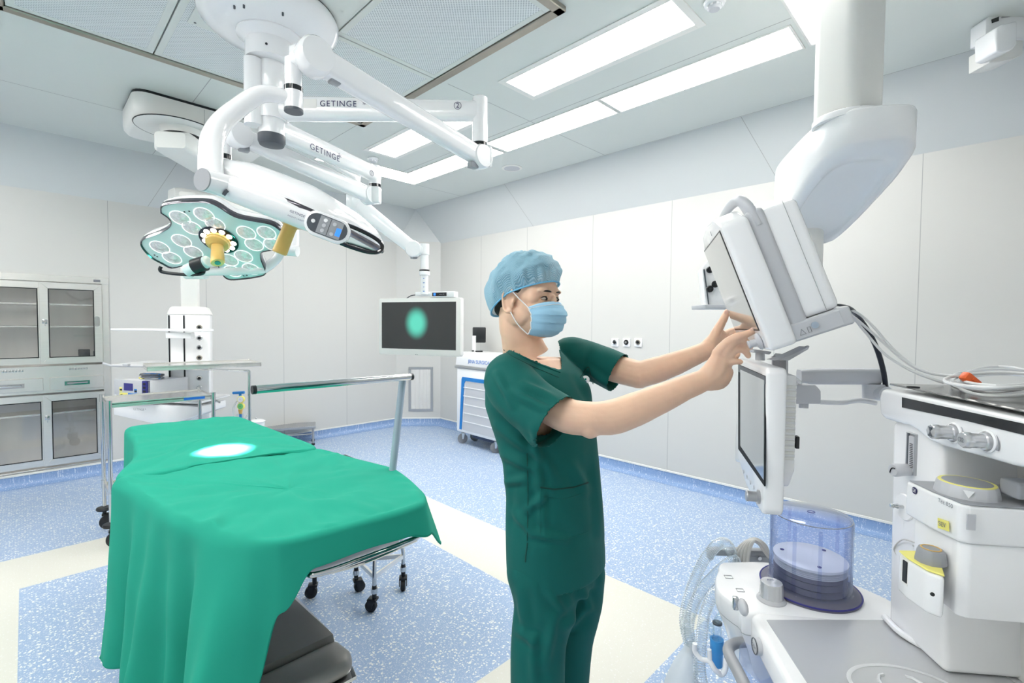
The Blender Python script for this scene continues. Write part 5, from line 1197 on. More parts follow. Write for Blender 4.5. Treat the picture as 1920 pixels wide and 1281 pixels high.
# APL knob
q = ml(1446, 1125, 2, ZW); mb = mm(); mb.lathe([(.034, 0), (.034, .003), (.031, .007), (.029, .01)], q, Z, n=40); mb.build('knob_base', 'lgrey', am)
mb = mm()
rings = []
for r_, h in ((.029, .009), (.0275, .014), (.026, .043), (.0245, .047), (.018, .048)):
    rings.append([q+Vector((cos(a)*(r_+.0004*cos(a*14)), sin(a)*(r_+.0004*cos(a*14)), h)) for a in [2*pi*k/84 for k in range(84)]])
mb.loft(rings); kb = mb.build('pressure_knob', 'silver', am)
text('APL', 'lettering', 'ink', kb, TM @ (q+Vector((0, .006, .0482))), MX, MY, .008); text('cmH2O', 'lettering', 'inkg', kb, TM @ (q+Vector((0, -.008, .0482))), MX, MY, .005)
# bellows
bc2 = Vector((.652, 1.352, ZW)); RB = .0955
def circ(c_, rx, ry, z, n=64): return [c_+Vector((cos(a)*rx, sin(a)*ry, z)) for a in [2*pi*k/n for k in range(n)]]
mb = mm(); mb.loft([circ(bc2, .117, .117, .0), circ(bc2, .117, .117, .006), circ(bc2, .112, .112, .011), circ(bc2, .10, .10, .014)]); mb.build('bellows_base_ring', 'navy' if False else 'bellow', am)
mb = mm(); mb.tube(circ(bc2, .117, .117, .007), .0022, n=8, loop=True); mb.build('base_ring_edge', 'navy', am)
mb = mm(); rings = []
hts = [.016, .03, .034, .048, .052, .062]
for k, h in enumerate(hts): rings.append(circ(bc2, .086-.004*(k % 2), .086-.004*(k % 2), h))
mb.loft(rings); mb.build('bellows_folds', 'bellow', am)
mb = mm(); rings = []
for k in range(9): rings.append(circ(bc2, .085-.0022*(k % 2), .085-.0022*(k % 2), .062+.0022*k))
mb.loft(rings); mb.build('bellows_pleats', 'lgrey', am)
mb = mm(); mb.loft([circ(bc2, .087, .087, .080), circ(bc2, .087, .087, .086), circ(bc2, .083, .083, .088)]); bp_ = mb.build('bellows_disc', 'white', am)
for a in (.6, 2.7, 4.6):
    mb = mm(); mb.lathe([(.005, .088), (.005, .0895), (0, .0895)], bc2+Vector((cos(a)*.065, sin(a)*.065, 0)), Z, n=14); mb.build('screw_hole', 'navy', bp_)
mb = mm(); prof = [(RB+.004, .014), (RB, .02), (RB, .196), (RB-.002, .2), (RB-.006, .2025), (0.001, .204)]
rings = [circ(bc2, r_, r_, h) for r_, h in prof]; inner = [circ(bc2, max(r_-.003, .0005), max(r_-.003, .0005), h-.003) for r_, h in prof]
mb.loft(rings+inner[::-1], cap=False); dome = mb.build('bellows_dome', 'blueglass', am, angle=50)
for k, a in enumerate((.4, 1.7, 2.9, 3.9, 4.5, 5.2)):
    mb = mm(); p = bc2+Vector((cos(a)*(RB-.001), sin(a)*(RB-.001), .02)); mb.box(p+Vector((0, 0, .085)), (.008, .004, .17), Matrix.Rotation(a+pi/2, 3, 'Z')); mb.build('dome_rib', 'blueglass', dome)
mb = mm(); mb.tube(circ(bc2, RB-.003, RB-.003, .200), .0011, n=6, loop=True); mb.build('dome_edge', 'grey', dome)
mb = mm(); mb.tube([bc2+Vector((cos(a)*.009, sin(a)*.007, .207)) for a in [2*pi*k/20 for k in range(20)]], .001, n=5, loop=True); mb.build('dome_mark', 'navy', dome)
# upright column left of the vaporiser
CXp = .762
pts = [ml(u, v, 0, CXp) for u, v in ((1672, 790), (1665, 1166), (1775, 1166), (1765, 790))]
pts[2].z = pts[1].z; mb = mm(); mb.prism(pts, (.25, 0, 0), .012, 3); colm = mb.build('upright_panel', 'white', am)
mb = mm(); p = ml(1665, 1166, 0, CXp); mb.tube([Vector((CXp-.004, p.y+.006, ZW+.012)), Vector((CXp-.006, p.y-.06, ZW+.012)), Vector((CXp+.03, p.y-.12, ZW+.008)), Vector((CXp+.06, p.y-.14, ZW+.008))], .007, n=10, sm=4); mb.build('panel_foot', 'white', colm)
def onc(u, v, off=.0): return ml(u, v, 0, CXp-off)
def facebox(nm, u0, v0, u1, v1, m_, par, off=.001, th=.004, X0_=CXp, bev=.0008):
    a = [ml(u, v, 0, X0_-off) for u, v in ((u0, v0), (u1, v0), (u1, v1), (u0, v1))]; ym0, ym1 = a[0].y, a[1].y; zt_, zb__ = (a[0].z+a[1].z)/2, (a[2].z+a[3].z)/2
    mb = mm(); mb.prism([(X0_-off, ym0, zt_), (X0_-off, ym1, zt_), (X0_-off, ym1, zb__), (X0_-off, ym0, zb__)], (th, 0, 0), bev, 1); return mb.build(nm, m_, par)
ft = facebox('flowmeter', 1699, 812, 1716, 890, 'alu', colm, .006, .01); facebox('scale_window', 1703, 818, 1713, 885, 'lgrey', ft, .008, .004)
for k in range(14):
    facebox('scale_tick', 1705, 832+k*3.4, 1710, 833+k*3.4, 'black', ft, .0095, .002, bev=0)
facebox('scale_tube', 1701, 812, 1704, 888, 'dgrey', ft, .0085, .003)
mb = mm(); a = onc(1708, 881, .0); mb.lathe([(.013, 0), (.0135, .02), (.0145, .04), (.012, .044), (0, .045)], a, (-1, -.2, 0), n=28); fk = mb.build('flow_knob', 'lgrey', colm)
mb = mm(); mb.tube([a+Vector((-.0455, y, z)) for y, z in ((-.02, .006), (-.012, .006), (-.006, .0), (-.004, -.007))], .0011, n=6, sm=3); mb.build('turn_arrow', 'black', fk)
mb = mm(); a = onc(1697, 951, .0); mb.lathe([(.03, .001), (.028, .004), (.012, .004)], a, (-1, 0, 0), n=32); gs = mb.build('outlet_recess', 'white', colm)
mb = mm(); mb.lathe([(.004, 0), (.004, .012), (.0055, .014), (.004, .02), (.0055, .022), (.004, .028)], a, (-1, .2, 0), n=16); mb.build('barbed_outlet', 'chrome', gs)
mb = mm(); mb.tube(mp([(1688, 1010, 1.14), (1708, 1022, 1.08), (1725, 1028, 1.0)]), .0013, n=6); mb.tube(mp([(1690, 1050, 1.1), (1676, 1030, 1.12), (1692, 1012, 1.08), (1715, 1018, 1.02)]), .0016, n=6, sm=5); mb.build('thin_lead', 'gcable', colm)
# back panel of the bay
mb = mm(); mb.prism([(.90, .58, ZW), (.90, 1.10, ZW), (.90, 1.10, 1.31), (.90, .58, 1.31)], (.1, 0, 0), .004, 1); mb.build('bay_back_panel', 'warmw', am)
# top unit
fo = Vector((.754, 1.246, 0)); fd = (Vector((.729, .855, 0))-fo).normalized(); fn3 = Vector((-fd.y, fd.x, 0)); 
if fn3.x > 0: fn3 = -fn3
def fp3(u, v, off=0): return mlp(u, v, fo+fn3*off, fn3)
prof = [(1652, 729), (1700, 739), (1800, 760), (1920, 786), (2010, 806), (2010, 905), (1920, 878), (1894, 873), (1843, 858), (1802, 847), (1762, 835), (1741, 827), (1721, 810), (1703, 798), (1689, 795), (1658, 786), (1649, 778), (1647, 745)]
mb = mm(); mb.prism([fp3(u, v) for u, v in prof], -fn3*.42, .009, 3); tu = mb.build('control_housing', 'white', am, angle=40)
dpts = [fp3(u, v) for u, v in ((1656, 725), (1920, 779), (2000, 797))]
mb = mm(); zz_ = max(p.z for p in dpts); zm0 = (dpts[0].z+dpts[1].z+dpts[2].z)/3
for p in dpts: p.z = zm0
a, b = dpts[0], dpts[2]
top = [a-fn3*.012, b-fn3*.012, b-fn3*.41, a-fn3*.41]
mb.prism([p+Vector((0, 0, .003)) for p in top], (0, 0, .004), .002, 1); ts = mb.build('top_shelf', 'dtop', am)
def fquad(nm, q, m_, par, off=.002, th=.004, bev=0): mb = mm(); mb.prism([fp3(u, v, off) for u, v in q], -fn3*th, bev, 1); return mb.build(nm, m_, par)
fquad('flow_display', [(1691, 745), (1800, 769), (2000, 812), (2000, 838), (1920, 816), (1810, 789), (1691, 764)], 'gloss', tu, .0015)
for u, v, nm, txt in ((1790, 812, 'air_knob', ''), (1853, 828, 'oxygen_knob', 'O2')):
    c_ = fp3(u, v, 0); ax = (fn3+Vector((0, -.0, .02))).normalized()
    mb = mm(); mb.lathe([(.0195, .0), (.020, .002), (.0175, .004), (.017, .001)], c_, ax, n=40); mb.build('knob_ring', 'white', tu)
    mb = mm(); rings = []; xk = Vector((0, 0, 1)); yk = ax.cross(xk)
    for r_, h in ((.024, .0), (.0235, .012), (.0195, .014), (.0195, .036), (.021, .038), (.0215, .052), (.019, .056), (.004, .057)):
        rings.append([c_+ax*h*.72+(xk*cos(a)+yk*sin(a))*r_*(1+(.04*cos(8*a) if h > .013 else 0))*.64 for a in [2*pi*k/72 for k in range(72)]])
    mb.loft(rings); kn = mb.build(nm, 'silver', tu)
    if txt: text(txt, 'lettering', 'dgrey', kn, TM @ (c_+ax*.0416), TM.to_3x3() @ -yk if (-yk).y < 0 else TM.to_3x3() @ yk, UP, .008)
    else:
        for s_ in (1, -1):
            mb = mm(); e = c_+ax*.0412; mb.prism([e, e+xk*.009*s_+yk*.006, e+xk*.009*s_-yk*.006], ax*.0006); mb.build('quarter_mark', 'dgrey', kn)
    mb = mm(); mb.tube([c_+ax*.002+(xk*cos(a)+fd*sin(a))*.025 for a in [.9+k*.12 for k in range(10)]], [.0004+.00022*k for k in range(10)], n=6); mb.build('range_mark', 'grey', tu)
mb = mm(); q = ml(1712, 726, 2, dpts[0].z+.008); mb.tube([q+Vector((cos(a)*.012, sin(a)*.008, 0)) for a in [2*pi*k/20 for k in range(20)]], .0015, n=6, loop=True); mb.build('shelf_hole', 'black', ts)
# lock block right of the vaporiser
mb = mm(); a = ml(1893, 920, 1, .95); mb.box(a+Vector((.04, 0, .004)), (.085, .04, .03), None, .005, 3); lk = mb.build('lock_block', 'grey', am)
for k in range(2):
    mb = mm(); b = a+Vector((.012+.026*k, -.0206, .004)); mb.box(b, (.008, .001, .006)); mb.tube([b+Vector((x, 0, z)) for x, z in ((-.003, .003), (-.003, .008), (.003, .008), (.003, .003))], .0008, n=5); mb.build('padlock_mark', 'dgrey', lk)

# ---- vaporiser hanging in the bay
XV = .70
v0 = ml(1705, 905, 0, XV); v1 = ml(1802, 944, 0, XV); yv0, yv1 = v0.y, v1.y; zvt = (v0.z+v1.z)/2
zvb = ml(1802, 1166, 0, XV).z
vp = thing('anaesthetic_vaporizer', 'white vaporizer with a large grey dial and yellow SEV label mounted in the machine bay', 'vaporizer', TM @ Vector((XV, (yv0+yv1)/2, zvb)))
mb = mm(); zs = zvt-.07
pv = [(XV-.004, yv0+.004), (XV-.006, (yv0+yv1)/2), (XV, yv1+.004), (XV+.012, yv1-.004), (.895, yv1-.012), (.895, yv0)]
mb.prism([(x, y, zs) for x, y in pv], (0, 0, zvt-zs), .006, 3); vh = mb.build('upper_housing', 'white', vp, angle=40)
mb = mm(); pv2 = [(XV+.012, yv0), (XV+.010, yv1+.03), (XV+.005, yv1+.01), (XV+.018, yv1), (.89, yv1-.006), (.89, yv0)]
mb.prism([(x, y, zvb+.0) for x, y in pv2], (0, 0, zs-zvb), .004, 2); mb.build('lower_housing', 'white', vp, angle=40)
mb = mm(); mb.prism([(x*.985+.014, y*.97+.028, zvt+.0005) for x, y in pv], (0, 0, .0015), .0005, 1); mb.build('top_plate', 'grey', vp)
q = ml(1812, 926, 2, zvt+.002)
mb = mm()
rings = []
for r_, h in ((.0475, .0), (.047, .003), (.044, .019), (.042, .022)): rings.append([q+Vector((cos(a)*r_*(1+.010*max(0, cos(a*16))), sin(a)*r_*(1+.010*max(0, cos(a*16))), h)) for a in [2*pi*k/160 for k in range(160)]])
mb.loft(rings); dial = mb.build('setting_dial', 'lgrey', vp, angle=30)
mb = mm(); mb.loft([circ(q, .042, .042, .022), circ(q, .0412, .0412, .0231), circ(q, .037, .037, .0231)]); mb.build('yellow_ring', 'yellow', dial)
mb = mm(); mb.loft([circ(q, .037, .037, .0226), circ(q, .036, .036, .0236)]); mb.build('dial_cap', 'grey', dial)
ax = Vector((-.55, -.83, 0)).normalized(); b = q+ax*.0465+Vector((0, 0, .011))
mb = mm(); sd = ax.cross(Z).normalized(); mb.prism([b-sd*.008+Z*.007, b+sd*.008+Z*.007, b-Z*.007], ax*.002); pm = mb.build('pointer', 'white', dial)
text('0', 'lettering', 'inkg', pm, TM @ (b+ax*.0025+Z*.003), TM.to_3x3() @ (sd), UP, .006)
Mr = TM.to_3x3()
def vtext(s, u, v, h, m_='inkg', off=.0072, nm='lettering', par=vh): return text(s, nm, m_, par, TM @ ml(u, v, 0, XV-off), Mr @ Vector((0, -1, .0)), UP, h)
vtext('Tec 850', 1773, 944, .0075, off=.0066)
mb = mm(); c_ = ml(1715, 920, 0, XV-.0062); mb.lathe([(.0068, 0), (.0068, .0008), (0, .0008)], c_, (-1, 0, 0), n=24); lg = mb.build('round_badge', 'ink', vh)
text('GE', 'lettering', 'white', lg, TM @ (c_+Vector((-.001, 0, 0))), Mr @ Vector((0, -1, 0)), UP, .006)
s0, s1, s2, s3 = [ml(u, v, 0, XV-.0068) for u, v in ((1758, 971), (1778, 978), (1779, 997), (1758, 990))]
mb = mm(); mb.prism([s0, s1, s2, s3], (.001, 0, 0)); sv = mb.build('sev_label', 'yellow', vh); text('SEV', 'lettering', 'inkg', sv, TM @ ((s0+s1+s2+s3)/4+Vector((-.0012, 0, 0))), Mr @ (s1-s0), UP, .0085)
q1 = ml(1815, 965, 1, yv1-.012); mb = mm(); mb.prism([(q1.x-.001, yv1-.0105, zvt-.012), (q1.x+.012, yv1-.0115, zvt-.012), (q1.x+.012, yv1-.0115, zvt-.04), (q1.x-.001, yv1-.0105, zvt-.04)], (0, -.002, 0)); mb.build('slot_mark', 'lgrey', vh)
# lower filling block
XBk = .655
b0 = ml(1680, 1035, 0, XBk); b1 = ml(1750, 1050, 0, XBk); zb1 = ml(1682, 1118, 0, XBk).z; zbt = b0.z
pb = [(XBk+.004, b0.y), (XBk, b0.y-.03), (XBk+.004, b1.y+.02), (XBk+.02, b1.y), (XV+.014, ml(1762, 1050, 0, XV+.014).y), (XV+.02, b0.y+.004)]
mb = mm(); mb.prism([(x, y, zb1+.008) for x, y in pb], (0, 0, zbt-zb1-.008), .007, 3); fb = mb.build('filler_block', 'white', vp, angle=40)
mb = mm(); mb.prism([(x*.98+.014, y*.98+.02, zbt+.0005) for x, y in pb], (0, 0, .0035), .001, 1); mb.build('yellow_plate', 'yellow', fb)
q = Vector((.688, (b0.y+b1.y)/2+.005, zbt+.004)); mb = mm(); rings = []
for r_, h in ((.0235, 0), (.0235, .004), (.021, .020), (.0185, .025), (.012, .026)): rings.append([q+Vector((cos(a)*r_*(1+.03*max(0, cos(a*9))), sin(a)*r_*(1+.03*max(0, cos(a*9))), h)) for a in [2*pi*k/90 for k in range(90)]])
mb.loft(rings); fc = mb.build('filler_cap', 'grey', fb, angle=30)
mb = mm(); mb.tube(circ(q, .0145, .0145, .0262, 32), .0015, n=6, loop=True, flat=.5); mb.build('cap_ring', 'gold', fc)
facebox('level_window', 1692, 1052, 1700, 1093, 'black', fb, .004, .01, XBk+.002); facebox('level_frame', 1689, 1048, 1703, 1097, 'warmw', fb, .002, .01, XBk+.002)
mb = mm(); a = ml(1746, 1113, 1, b1.y); mb.ell(a+Vector((.0, -.003, 0)), .0035, None, 12, 8); mb.build('drain_hole', 'black', fb)

# ---- ventilator display on its arm
def panelframe(near, far, tilt, wgt=None):
    wv = (far-near); wv.z = 0; W = wv.length; wv.normalize(); lf = Vector((-wv.y, wv.x, 0))     # left of the away direction
    if lf.dot(RT) > 0: lf = -lf
    up = (UP*cos(tilt)+lf*sin(tilt)).normalized(); n = (lf*cos(tilt)-UP*sin(tilt)).normalized(); return wv, up, n, W
nb = P(1438, 973, 1.14); nt = P(1438, 690, 1.14); fb_ = P(1383, 900, 1.50)
wv, up, nv, W = panelframe(nt, P(1382, 676, 1.50), 0)
H_ = nt.z-nb.z
def dq(o, a, b): return o+wv*a+up*b
# outline in the w/up plane (near corner at a = 0), lower far corner cut away
far_b = P(1382, 868, 1.50).z-nt.z; far_b2 = -H_+.01
ol = [(0.012, 0), (W-.02, 0), (W, -.02), (W, far_b), (W*.82, -H_*.86), (W*.55, -H_*.97), (W*.2, -H_), (.015, -H_), (0, -H_+.015), (0, -.012)]
mb = MB(); mb.prism([dq(nt, a, b) for a, b in ol], -nv*.045, .008, 3); vd = mb.build('ventilator_display', 'white', am, angle=40)
mb = MB(); mb.prism([dq(nt-nv*.04, a, b) for a, b in ((.05, -.02), (W-.05, -.02), (W-.05, -H_*.75), (W*.6, -H_*.9), (.09, -H_*.86), (.05, -H_*.72))], -nv*.04, .008, 2); vb = mb.build('rear_housing', 'white', vd)
for k in range(14):
    z = -.045-k*.0135; mb = MB(); mb.prism([dq(nt-nv*.042, a, b) for a, b in ((.046, z), (.2, z), (.2, z-.008), (.046, z-.008))], -nv*.035, .0015, 1); mb.build('cooling_fin', 'warmw', vb)
mb = MB(); mb.prism([dq(nt-nv*.08, a, b) for a, b in ((.05, -.17), (.07, -.17), (.07, -.2), (.05, -.2))], -nv*.008, .001, 1); mb.build('rear_latch', 'black', vb)
def sq(u, v, off): o = nt+nv*off; r = ray(u, v); return CP+r*((o-CP).dot(nv)/r.dot(nv))
s_ = [sq(*p, .001) for p in ((1384, 683), (1434.5, 705), (1433, 912), (1384, 842))]
mb = MB(); mb.prism(s_, -nv*.003); fr_ = mb.build('screen_bezel', 'bezel', vd)
mb = MB(); mb.prism([sq(*p, .002) for p in ((1384, 684), (1434, 706), (1434, 721), (1384, 697))], -nv*.002); mb.build('top_strip', 'dgrey', fr_)
mb = MB(); mb.prism([sq(*p, .0022) for p in ((1388, 693), (1432.5, 713), (1431.5, 900), (1388, 836))], -nv*.002); mb.build('screen', 'scr_lo', fr_)
mb = MB(); kq = sq(1424, 932, 0); mb.lathe([(.017, 0), (.017, .005), (.0125, .007), (.0125, .024), (.0135, .028), (.012, .031), (0, .031)], kq, nv, n=32); mb.build('rotary_knob', 'alu', vd)
for (u, v) in ((1394.5, 885), (1400.5, 894), (1407, 905), (1413.5, 914)):
    mb = MB(); mb.lathe([(.0055, 0), (.0055, .0012), (0, .0012)], sq(u, v, 0), nv, n=16); mb.build('soft_key', 'lgrey', vd)
# arm
mb = MB(); A = P(1500, 706, 1.42); Bq = P(1640, 706, 1.36); beam(mb, [P(1498, 706, 1.42), P(1530, 706, 1.41), P(1612, 706, 1.38), P(1646, 706, 1.37)], [(.045, .040), (.05, .045), (.05, .045), (.045, .045)], .3); mb.build('swing_arm', 'lgrey', am)
mb = MB(); mb.cyl(P(1640, 720, 1.37), P(1640, 747, 1.37), .030, n=28); mb.tube([P(1640, 735, 1.37), P(1662, 740, 1.33)], .022, n=16); mb.build('arm_joint', 'lgrey', am)
mb = MB(); mb.prism([P(u, v, 1.33) for u, v in ((1492, 722), (1530, 722), (1540, 733), (1540, 758), (1492, 758))], FW*.05, .004); mb.cyl(P(1507, 756, 1.35), P(1507, 765, 1.35), .012); mb.build('mount_bracket', 'lgrey', am)
mb = MB(); mb.tube([P(1478, 712, 1.28), P(1492, 712, 1.32), P(1499, 718, 1.34), P(1499, 728, 1.35)], .006, n=10, sm=4); mb.build('cable_hook', 'white', am)
mb = MB(); mb.tube([P(1536, 754, 1.4), P(1580, 755, 1.4), P(1610, 751, 1.4), P(1642, 756, 1.4)], .007, n=10, sm=5); mb.build('arm_cable', 'cable', am)
mb = MB(); mb.prism([P(u, v, 1.25) for u, v in ((1448, 668), (1477, 668), (1477, 722), (1463, 712), (1448, 700))], FW*.004); mb.prism([P(u, v, 1.22) for u, v in ((1474, 670), (1478, 665), (1478, 712), (1474, 712))], FW*.06); mb.build('monitor_bracket', 'lgrey', am)
mb = MB(); mb.tube([P(1478, 668, 1.23), P(1515, 650, 1.26)], .004, n=6); mb.prism([P(1452, 676, 1.2), P(1478, 668, 1.2), P(1516, 650, 1.22), P(1516, 655, 1.22), P(1480, 676, 1.2)], FW*.04, .001, 1); mb.build('bracket_tray', 'lgrey', am)
mb = MB(); mb.prism([P(u, v, 1.3) for u, v in ((1414, 655), (1448, 660), (1444, 665), (1412, 660))], FW*.08, .002, 1); mb.cyl(P(1425, 661, 1.32), P(1425, 676, 1.32), .012); mb.build('tilt_plate', 'lgrey', am)

# ================================================================== PATIENT MONITOR (tilted)
n0 = P(1426, 616, 1.11); f0 = P(1381, 615, 1.41)
tilt = radians(21)
wv, up, nv, W = panelframe(n0, f0, tilt)
pm_ = thing('patient_monitor', 'tilted white patient monitor with a grey handle, held by the person in green', 'patient monitor', P(1480, 650, 1.2))
def pq(a, b, c=0): return n0+wv*a+up*b+nv*c                       # along width, up the screen, out of the screen
def hit(u, v, off=0): o = n0+nv*off; r = ray(u, v); p = CP+r*((o-CP).dot(nv)/r.dot(nv))-n0; return p.dot(wv), p.dot(up)
tr = hit(1352.7, 435.7); tl = hit(1323.5, 472.8); SH = (tr[1]+tl[1])/2
bez = .022; bot = .055; topm = .028
ol = [(-bez-.008, -bot), (W+bez, -bot), (W+bez+.004, 0), (W+bez+.002, SH), (W*.86, SH+topm+.012), (W*.5, SH+topm+.02), (W*.12, SH+topm+.012), (-bez-.008, SH+.008), (-bez-.012, SH*.5)]
mb = MB(); mb.prism([pq(a, b, .004) for a, b in ol], -nv*.06, .011, 4); pb_ = mb.build('front_housing', 'enamel', pm_, angle=50)
mb = MB(); mb.prism([pq(a, b, .0055) for a, b in ((-.004, -.004), (W+.004, -.004), (W+.004, SH+.004), (-.004, SH+.004))], -nv*.003); mb.build('screen_gasket', 'black', pb_)
mb = MB(); mb.prism([pq(a, b, .0063) for a, b in ((0, 0), (W, 0), (W, SH), (0, SH))], -nv*.003); mb.build('screen', 'scr_up', pb_)
# grey carrying handle band and rear box
dep = .165
rb_ = [(-.012, -bot+.045), (W+.0, -bot+.045), (W+.0, SH+.012), (-.012, SH+.012)]
mb = MB(); mb.prism([pq(a, b, -.085) for a, b in rb_], -nv*(dep-.085), .014, 4); bx_ = mb.build('rear_housing', 'enamel', pm_, angle=50)
mb = MB(); rr_ = [pq(a, b, -dep+.03) for a, b in ((-.0135, -bot+.046), (-.0135, SH+.0135))]; mb.tube(rr_, .0006, n=5); mb.build('cover_joint', 'seam', bx_)
mb = MB(); mb.prism([pq(a, b, -.054) for a, b in ((-.018, -bot+.01), (W+.008, -bot+.01), (W+.008, SH+.02), (-.018, SH+.02))], -nv*.04, .01, 3); mb.build('grey_band', 'lgrey', pm_, angle=50)
mb = MB(); hp = [pq(-.004, SH-.02, -.072), pq(.0, SH+.03, -.068), pq(.03, SH+.058, -.062), pq(W*.5, SH+.066, -.06), pq(W-.03, SH+.055, -.062), pq(W, SH+.01, -.068)]
mb.tube(hp, [.017, .016, .013, .012, .013, .016], n=14, sm=6, flat=.8); mb.build('carrying_handle', 'lgrey', pm_)
mb = MB(); mb.prism([pq(a, -bot+.044, c) for a, c in ((-.02, -.03), (W+.01, -.03), (W+.01, -dep-.012), (-.02, -dep-.012))], -up*.042, .006, 3); tb_ = mb.build('base_tray', 'lgrey', pm_, angle=50)
fo2 = pq(-.0205, -bot+.024, -.1); mb = MB(); mb.prism([pq(-.0215, b, c) for b, c in ((-bot+.040, -.055), (-bot+.040, -.155), (-bot+.006, -.155), (-bot+.006, -.055))], wv*.002, .001, 1); bd_ = mb.build('battery_door', 'lgrey', tb_)
mb = MB(); mb.lathe([(.0075, 0), (.0075, .0015), (0, .002)], pq(-.0235, -bot+.026, -.1), -wv, n=24); bl_ = mb.build('door_lock', 'tubeb', bd_)
mb = MB(); mb.tube([pq(-.0225, -bot+.014, -.066), pq(-.0225, -bot+.014, -.078), pq(-.0225, -bot+.026, -.072)], .0007, n=5, loop=True); mb.build('warning_symbol', 'inkg', bd_)
mb = MB(); mb.tube([pq(-.0225, -bot+.014+b, -.084-c) for b, c in ((0, 0), (.012, 0), (.012, .006), (0, .006))], .0006, n=5, loop=True); mb.build('battery_symbol', 'inkg', bd_)
kq = pq(.028, -.030, .005)
mb = MB(); mb.lathe([(.020, 0), (.021, .003), (.019, .006), (.009, .010), (.009, .022), (.0105, .026), (.009, .028), (0, .028)], kq, nv, n=32); mb.build('rotary_knob', 'lgrey', pb_)
mb = MB(); mb.tube([pq(W*.35, SH+topm-.004, .0055), pq(W*.35, SH+topm-.016, .0055)], .0007, n=5); mb.build('logo_mark', 'inkg', pb_)
# cables behind the monitor
cb_ = P(1583, 580, 1.3)
mb = MB(); mb.tube([pq(W*.5, .0, -dep+.006), P(1584, 576, 1.24), P(1610, 596, 1.3), P(1638, 640, 1.31), P(1655, 690, 1.32), P(1662, 735, 1.36)], .0065, n=12, sm=6); tag(mb.build('power_cable', 'bcable'), 'thick black cable hanging from behind the patient monitor to the machine top', 'cable')
ztop = (TM @ dpts[0]).z+.008
def topz(u, v, dz=.004): return on(u, v, 2, ztop+dz)
for k, (pts, lb) in enumerate(((
    [pq(W*.4, -.005, -dep+.006), P(1585, 578, 1.24), P(1625, 600, 1.28), P(1680, 660, 1.22), P(1730, 695, 1.16), P(1790, 706, 1.1)], 'upper white lead arching from the patient monitor to the orange clip'),
    ([pq(W*.35, -.005, -dep+.006), P(1585, 582, 1.24), P(1620, 620, 1.27), P(1660, 665, 1.22), P(1715, 698, 1.16), P(1770, 718, 1.12)], 'middle white lead sagging from the patient monitor to the machine top'),
    ([pq(W*.3, -.005, -dep+.006), P(1588, 586, 1.24), P(1640, 628, 1.25), P(1700, 680, 1.18), P(1745, 700, 1.14), P(1800, 706, 1.1)], 'lowest white lead running beside the other two to the coil'))):
    mb = MB(); mb.tube(pts, .0032, n=10, sm=6); tag(mb.build('monitor_lead', 'cable'), lb, 'cable')
random.seed(3)
mb = MB()
for k in range(7):
    cx_, cy_ = 1866+random.uniform(-12, 20), 706+random.uniform(-10, 8); pts = []
    ru, rv = random.uniform(66, 98), random.uniform(12, 23)
    for j in range(26):
        a = 2*pi*j/26; u = cx_+ru*cos(a)+random.uniform(-1.5, 1.5); v = cy_+rv*sin(a)
        q = topz(u, v+10, .004+.004*k+.003*sin(a*2+k)); pts.append(q)
    mb.tube(pts, .0033, n=8, sm=2, loop=True)
mb.build('x', 'cable'); cobj = bpy.data.objects['x']; cobj.name = 'coiled_leads'; tag(cobj, 'coil of white monitor leads lying on the dark machine top', 'cable')
q = P(1819, 713, .99); t = thing('cable_clip', 'orange plastic clip holding the white leads on the machine top', 'clip', q)
Rc = Matrix.Rotation(-YAW, 3, 'Z') @ Matrix.Rotation(radians(38), 3, 'Y')
mb = MB(); mb.box(q, (.036, .018, .018), Rc, .004, 2); mb.build('clip_body', 'orange', t)
mb = MB(); mb.box(q+Rc @ Vector((.006, -.0095, .0)), (.022, .003, .005), Rc, .001); mb.build('clip_rib', 'orange', t)
mb = MB(); mb.tube([P(1806, 725, 1.05), P(1815, 728, 1.04), P(1830, 722, 1.05)], .005, n=8, sm=3); mb.build('clip_loop', 'grey', t)

# ================================================================== BREATHING CIRCUIT
def corr(pts, r0, nm, label, par=None, m_='hose', pitch=.006):
    path = catmull(pts, 40); L = [0]
    for i in range(1, len(path)): L.append(L[-1]+(path[i]-path[i-1]).length)
    n = int(L[-1]/pitch*2); out = []; j = 0
    for k in range(n+1):
        s_ = L[-1]*k/n
        while j < len(L)-2 and L[j+1] < s_: j += 1
        f = (s_-L[j])/max(1e-6, L[j+1]-L[j]); out.append(path[j].lerp(path[j+1], min(1, f)))
    mb = MB(); mb.tube(out, [r0 if k % 2 else r0*.82 for k in range(n+1)], n=14)
    o = mb.build(nm, m_, par, angle=80)
    if label: tag(o, label, 'hose')
    return o
corr([P(1378, 1062, 1.5), P(1372, 1038, 1.5), P(1362, 1020, 1.48), P(1345, 1022, 1.46), P(1318, 1055, 1.43), P(1294, 1110, 1.4), P(1284, 1165, 1.38), P(1294, 1212, 1.36)], .0165, 'breathing_hose', 'clear corrugated breathing hose looping over the grey hook, outermost on the left')
corr([P(1382, 1050, 1.47), P(1364, 1058, 1.45), P(1340, 1080, 1.42), P(1312, 1112, 1.38), P(1293, 1158, 1.36), P(1292, 1190, 1.34), P(1300, 1225, 1.33)], .0165, 'breathing_hose', 'clear corrugated breathing hose running parallel just inside the outer one')
corr([P(1360, 1106, 1.36), P(1338, 1116, 1.34), P(1322, 1150, 1.32), P(1315, 1200, 1.3), P(1312, 1260, 1.28), P(1325, 1320, 1.27)], .0165, 'breathing_hose', 'clear corrugated breathing hose nearest the machine, hanging beside the blue connector')
mb = MB(); mb.tube([P(1350, 1107, 1.35), P(1362, 1104, 1.36)], .018, n=16); tag(mb.build('hose_connector', 'cyanp'), 'blue hose connector under the white platform edge', 'connector')
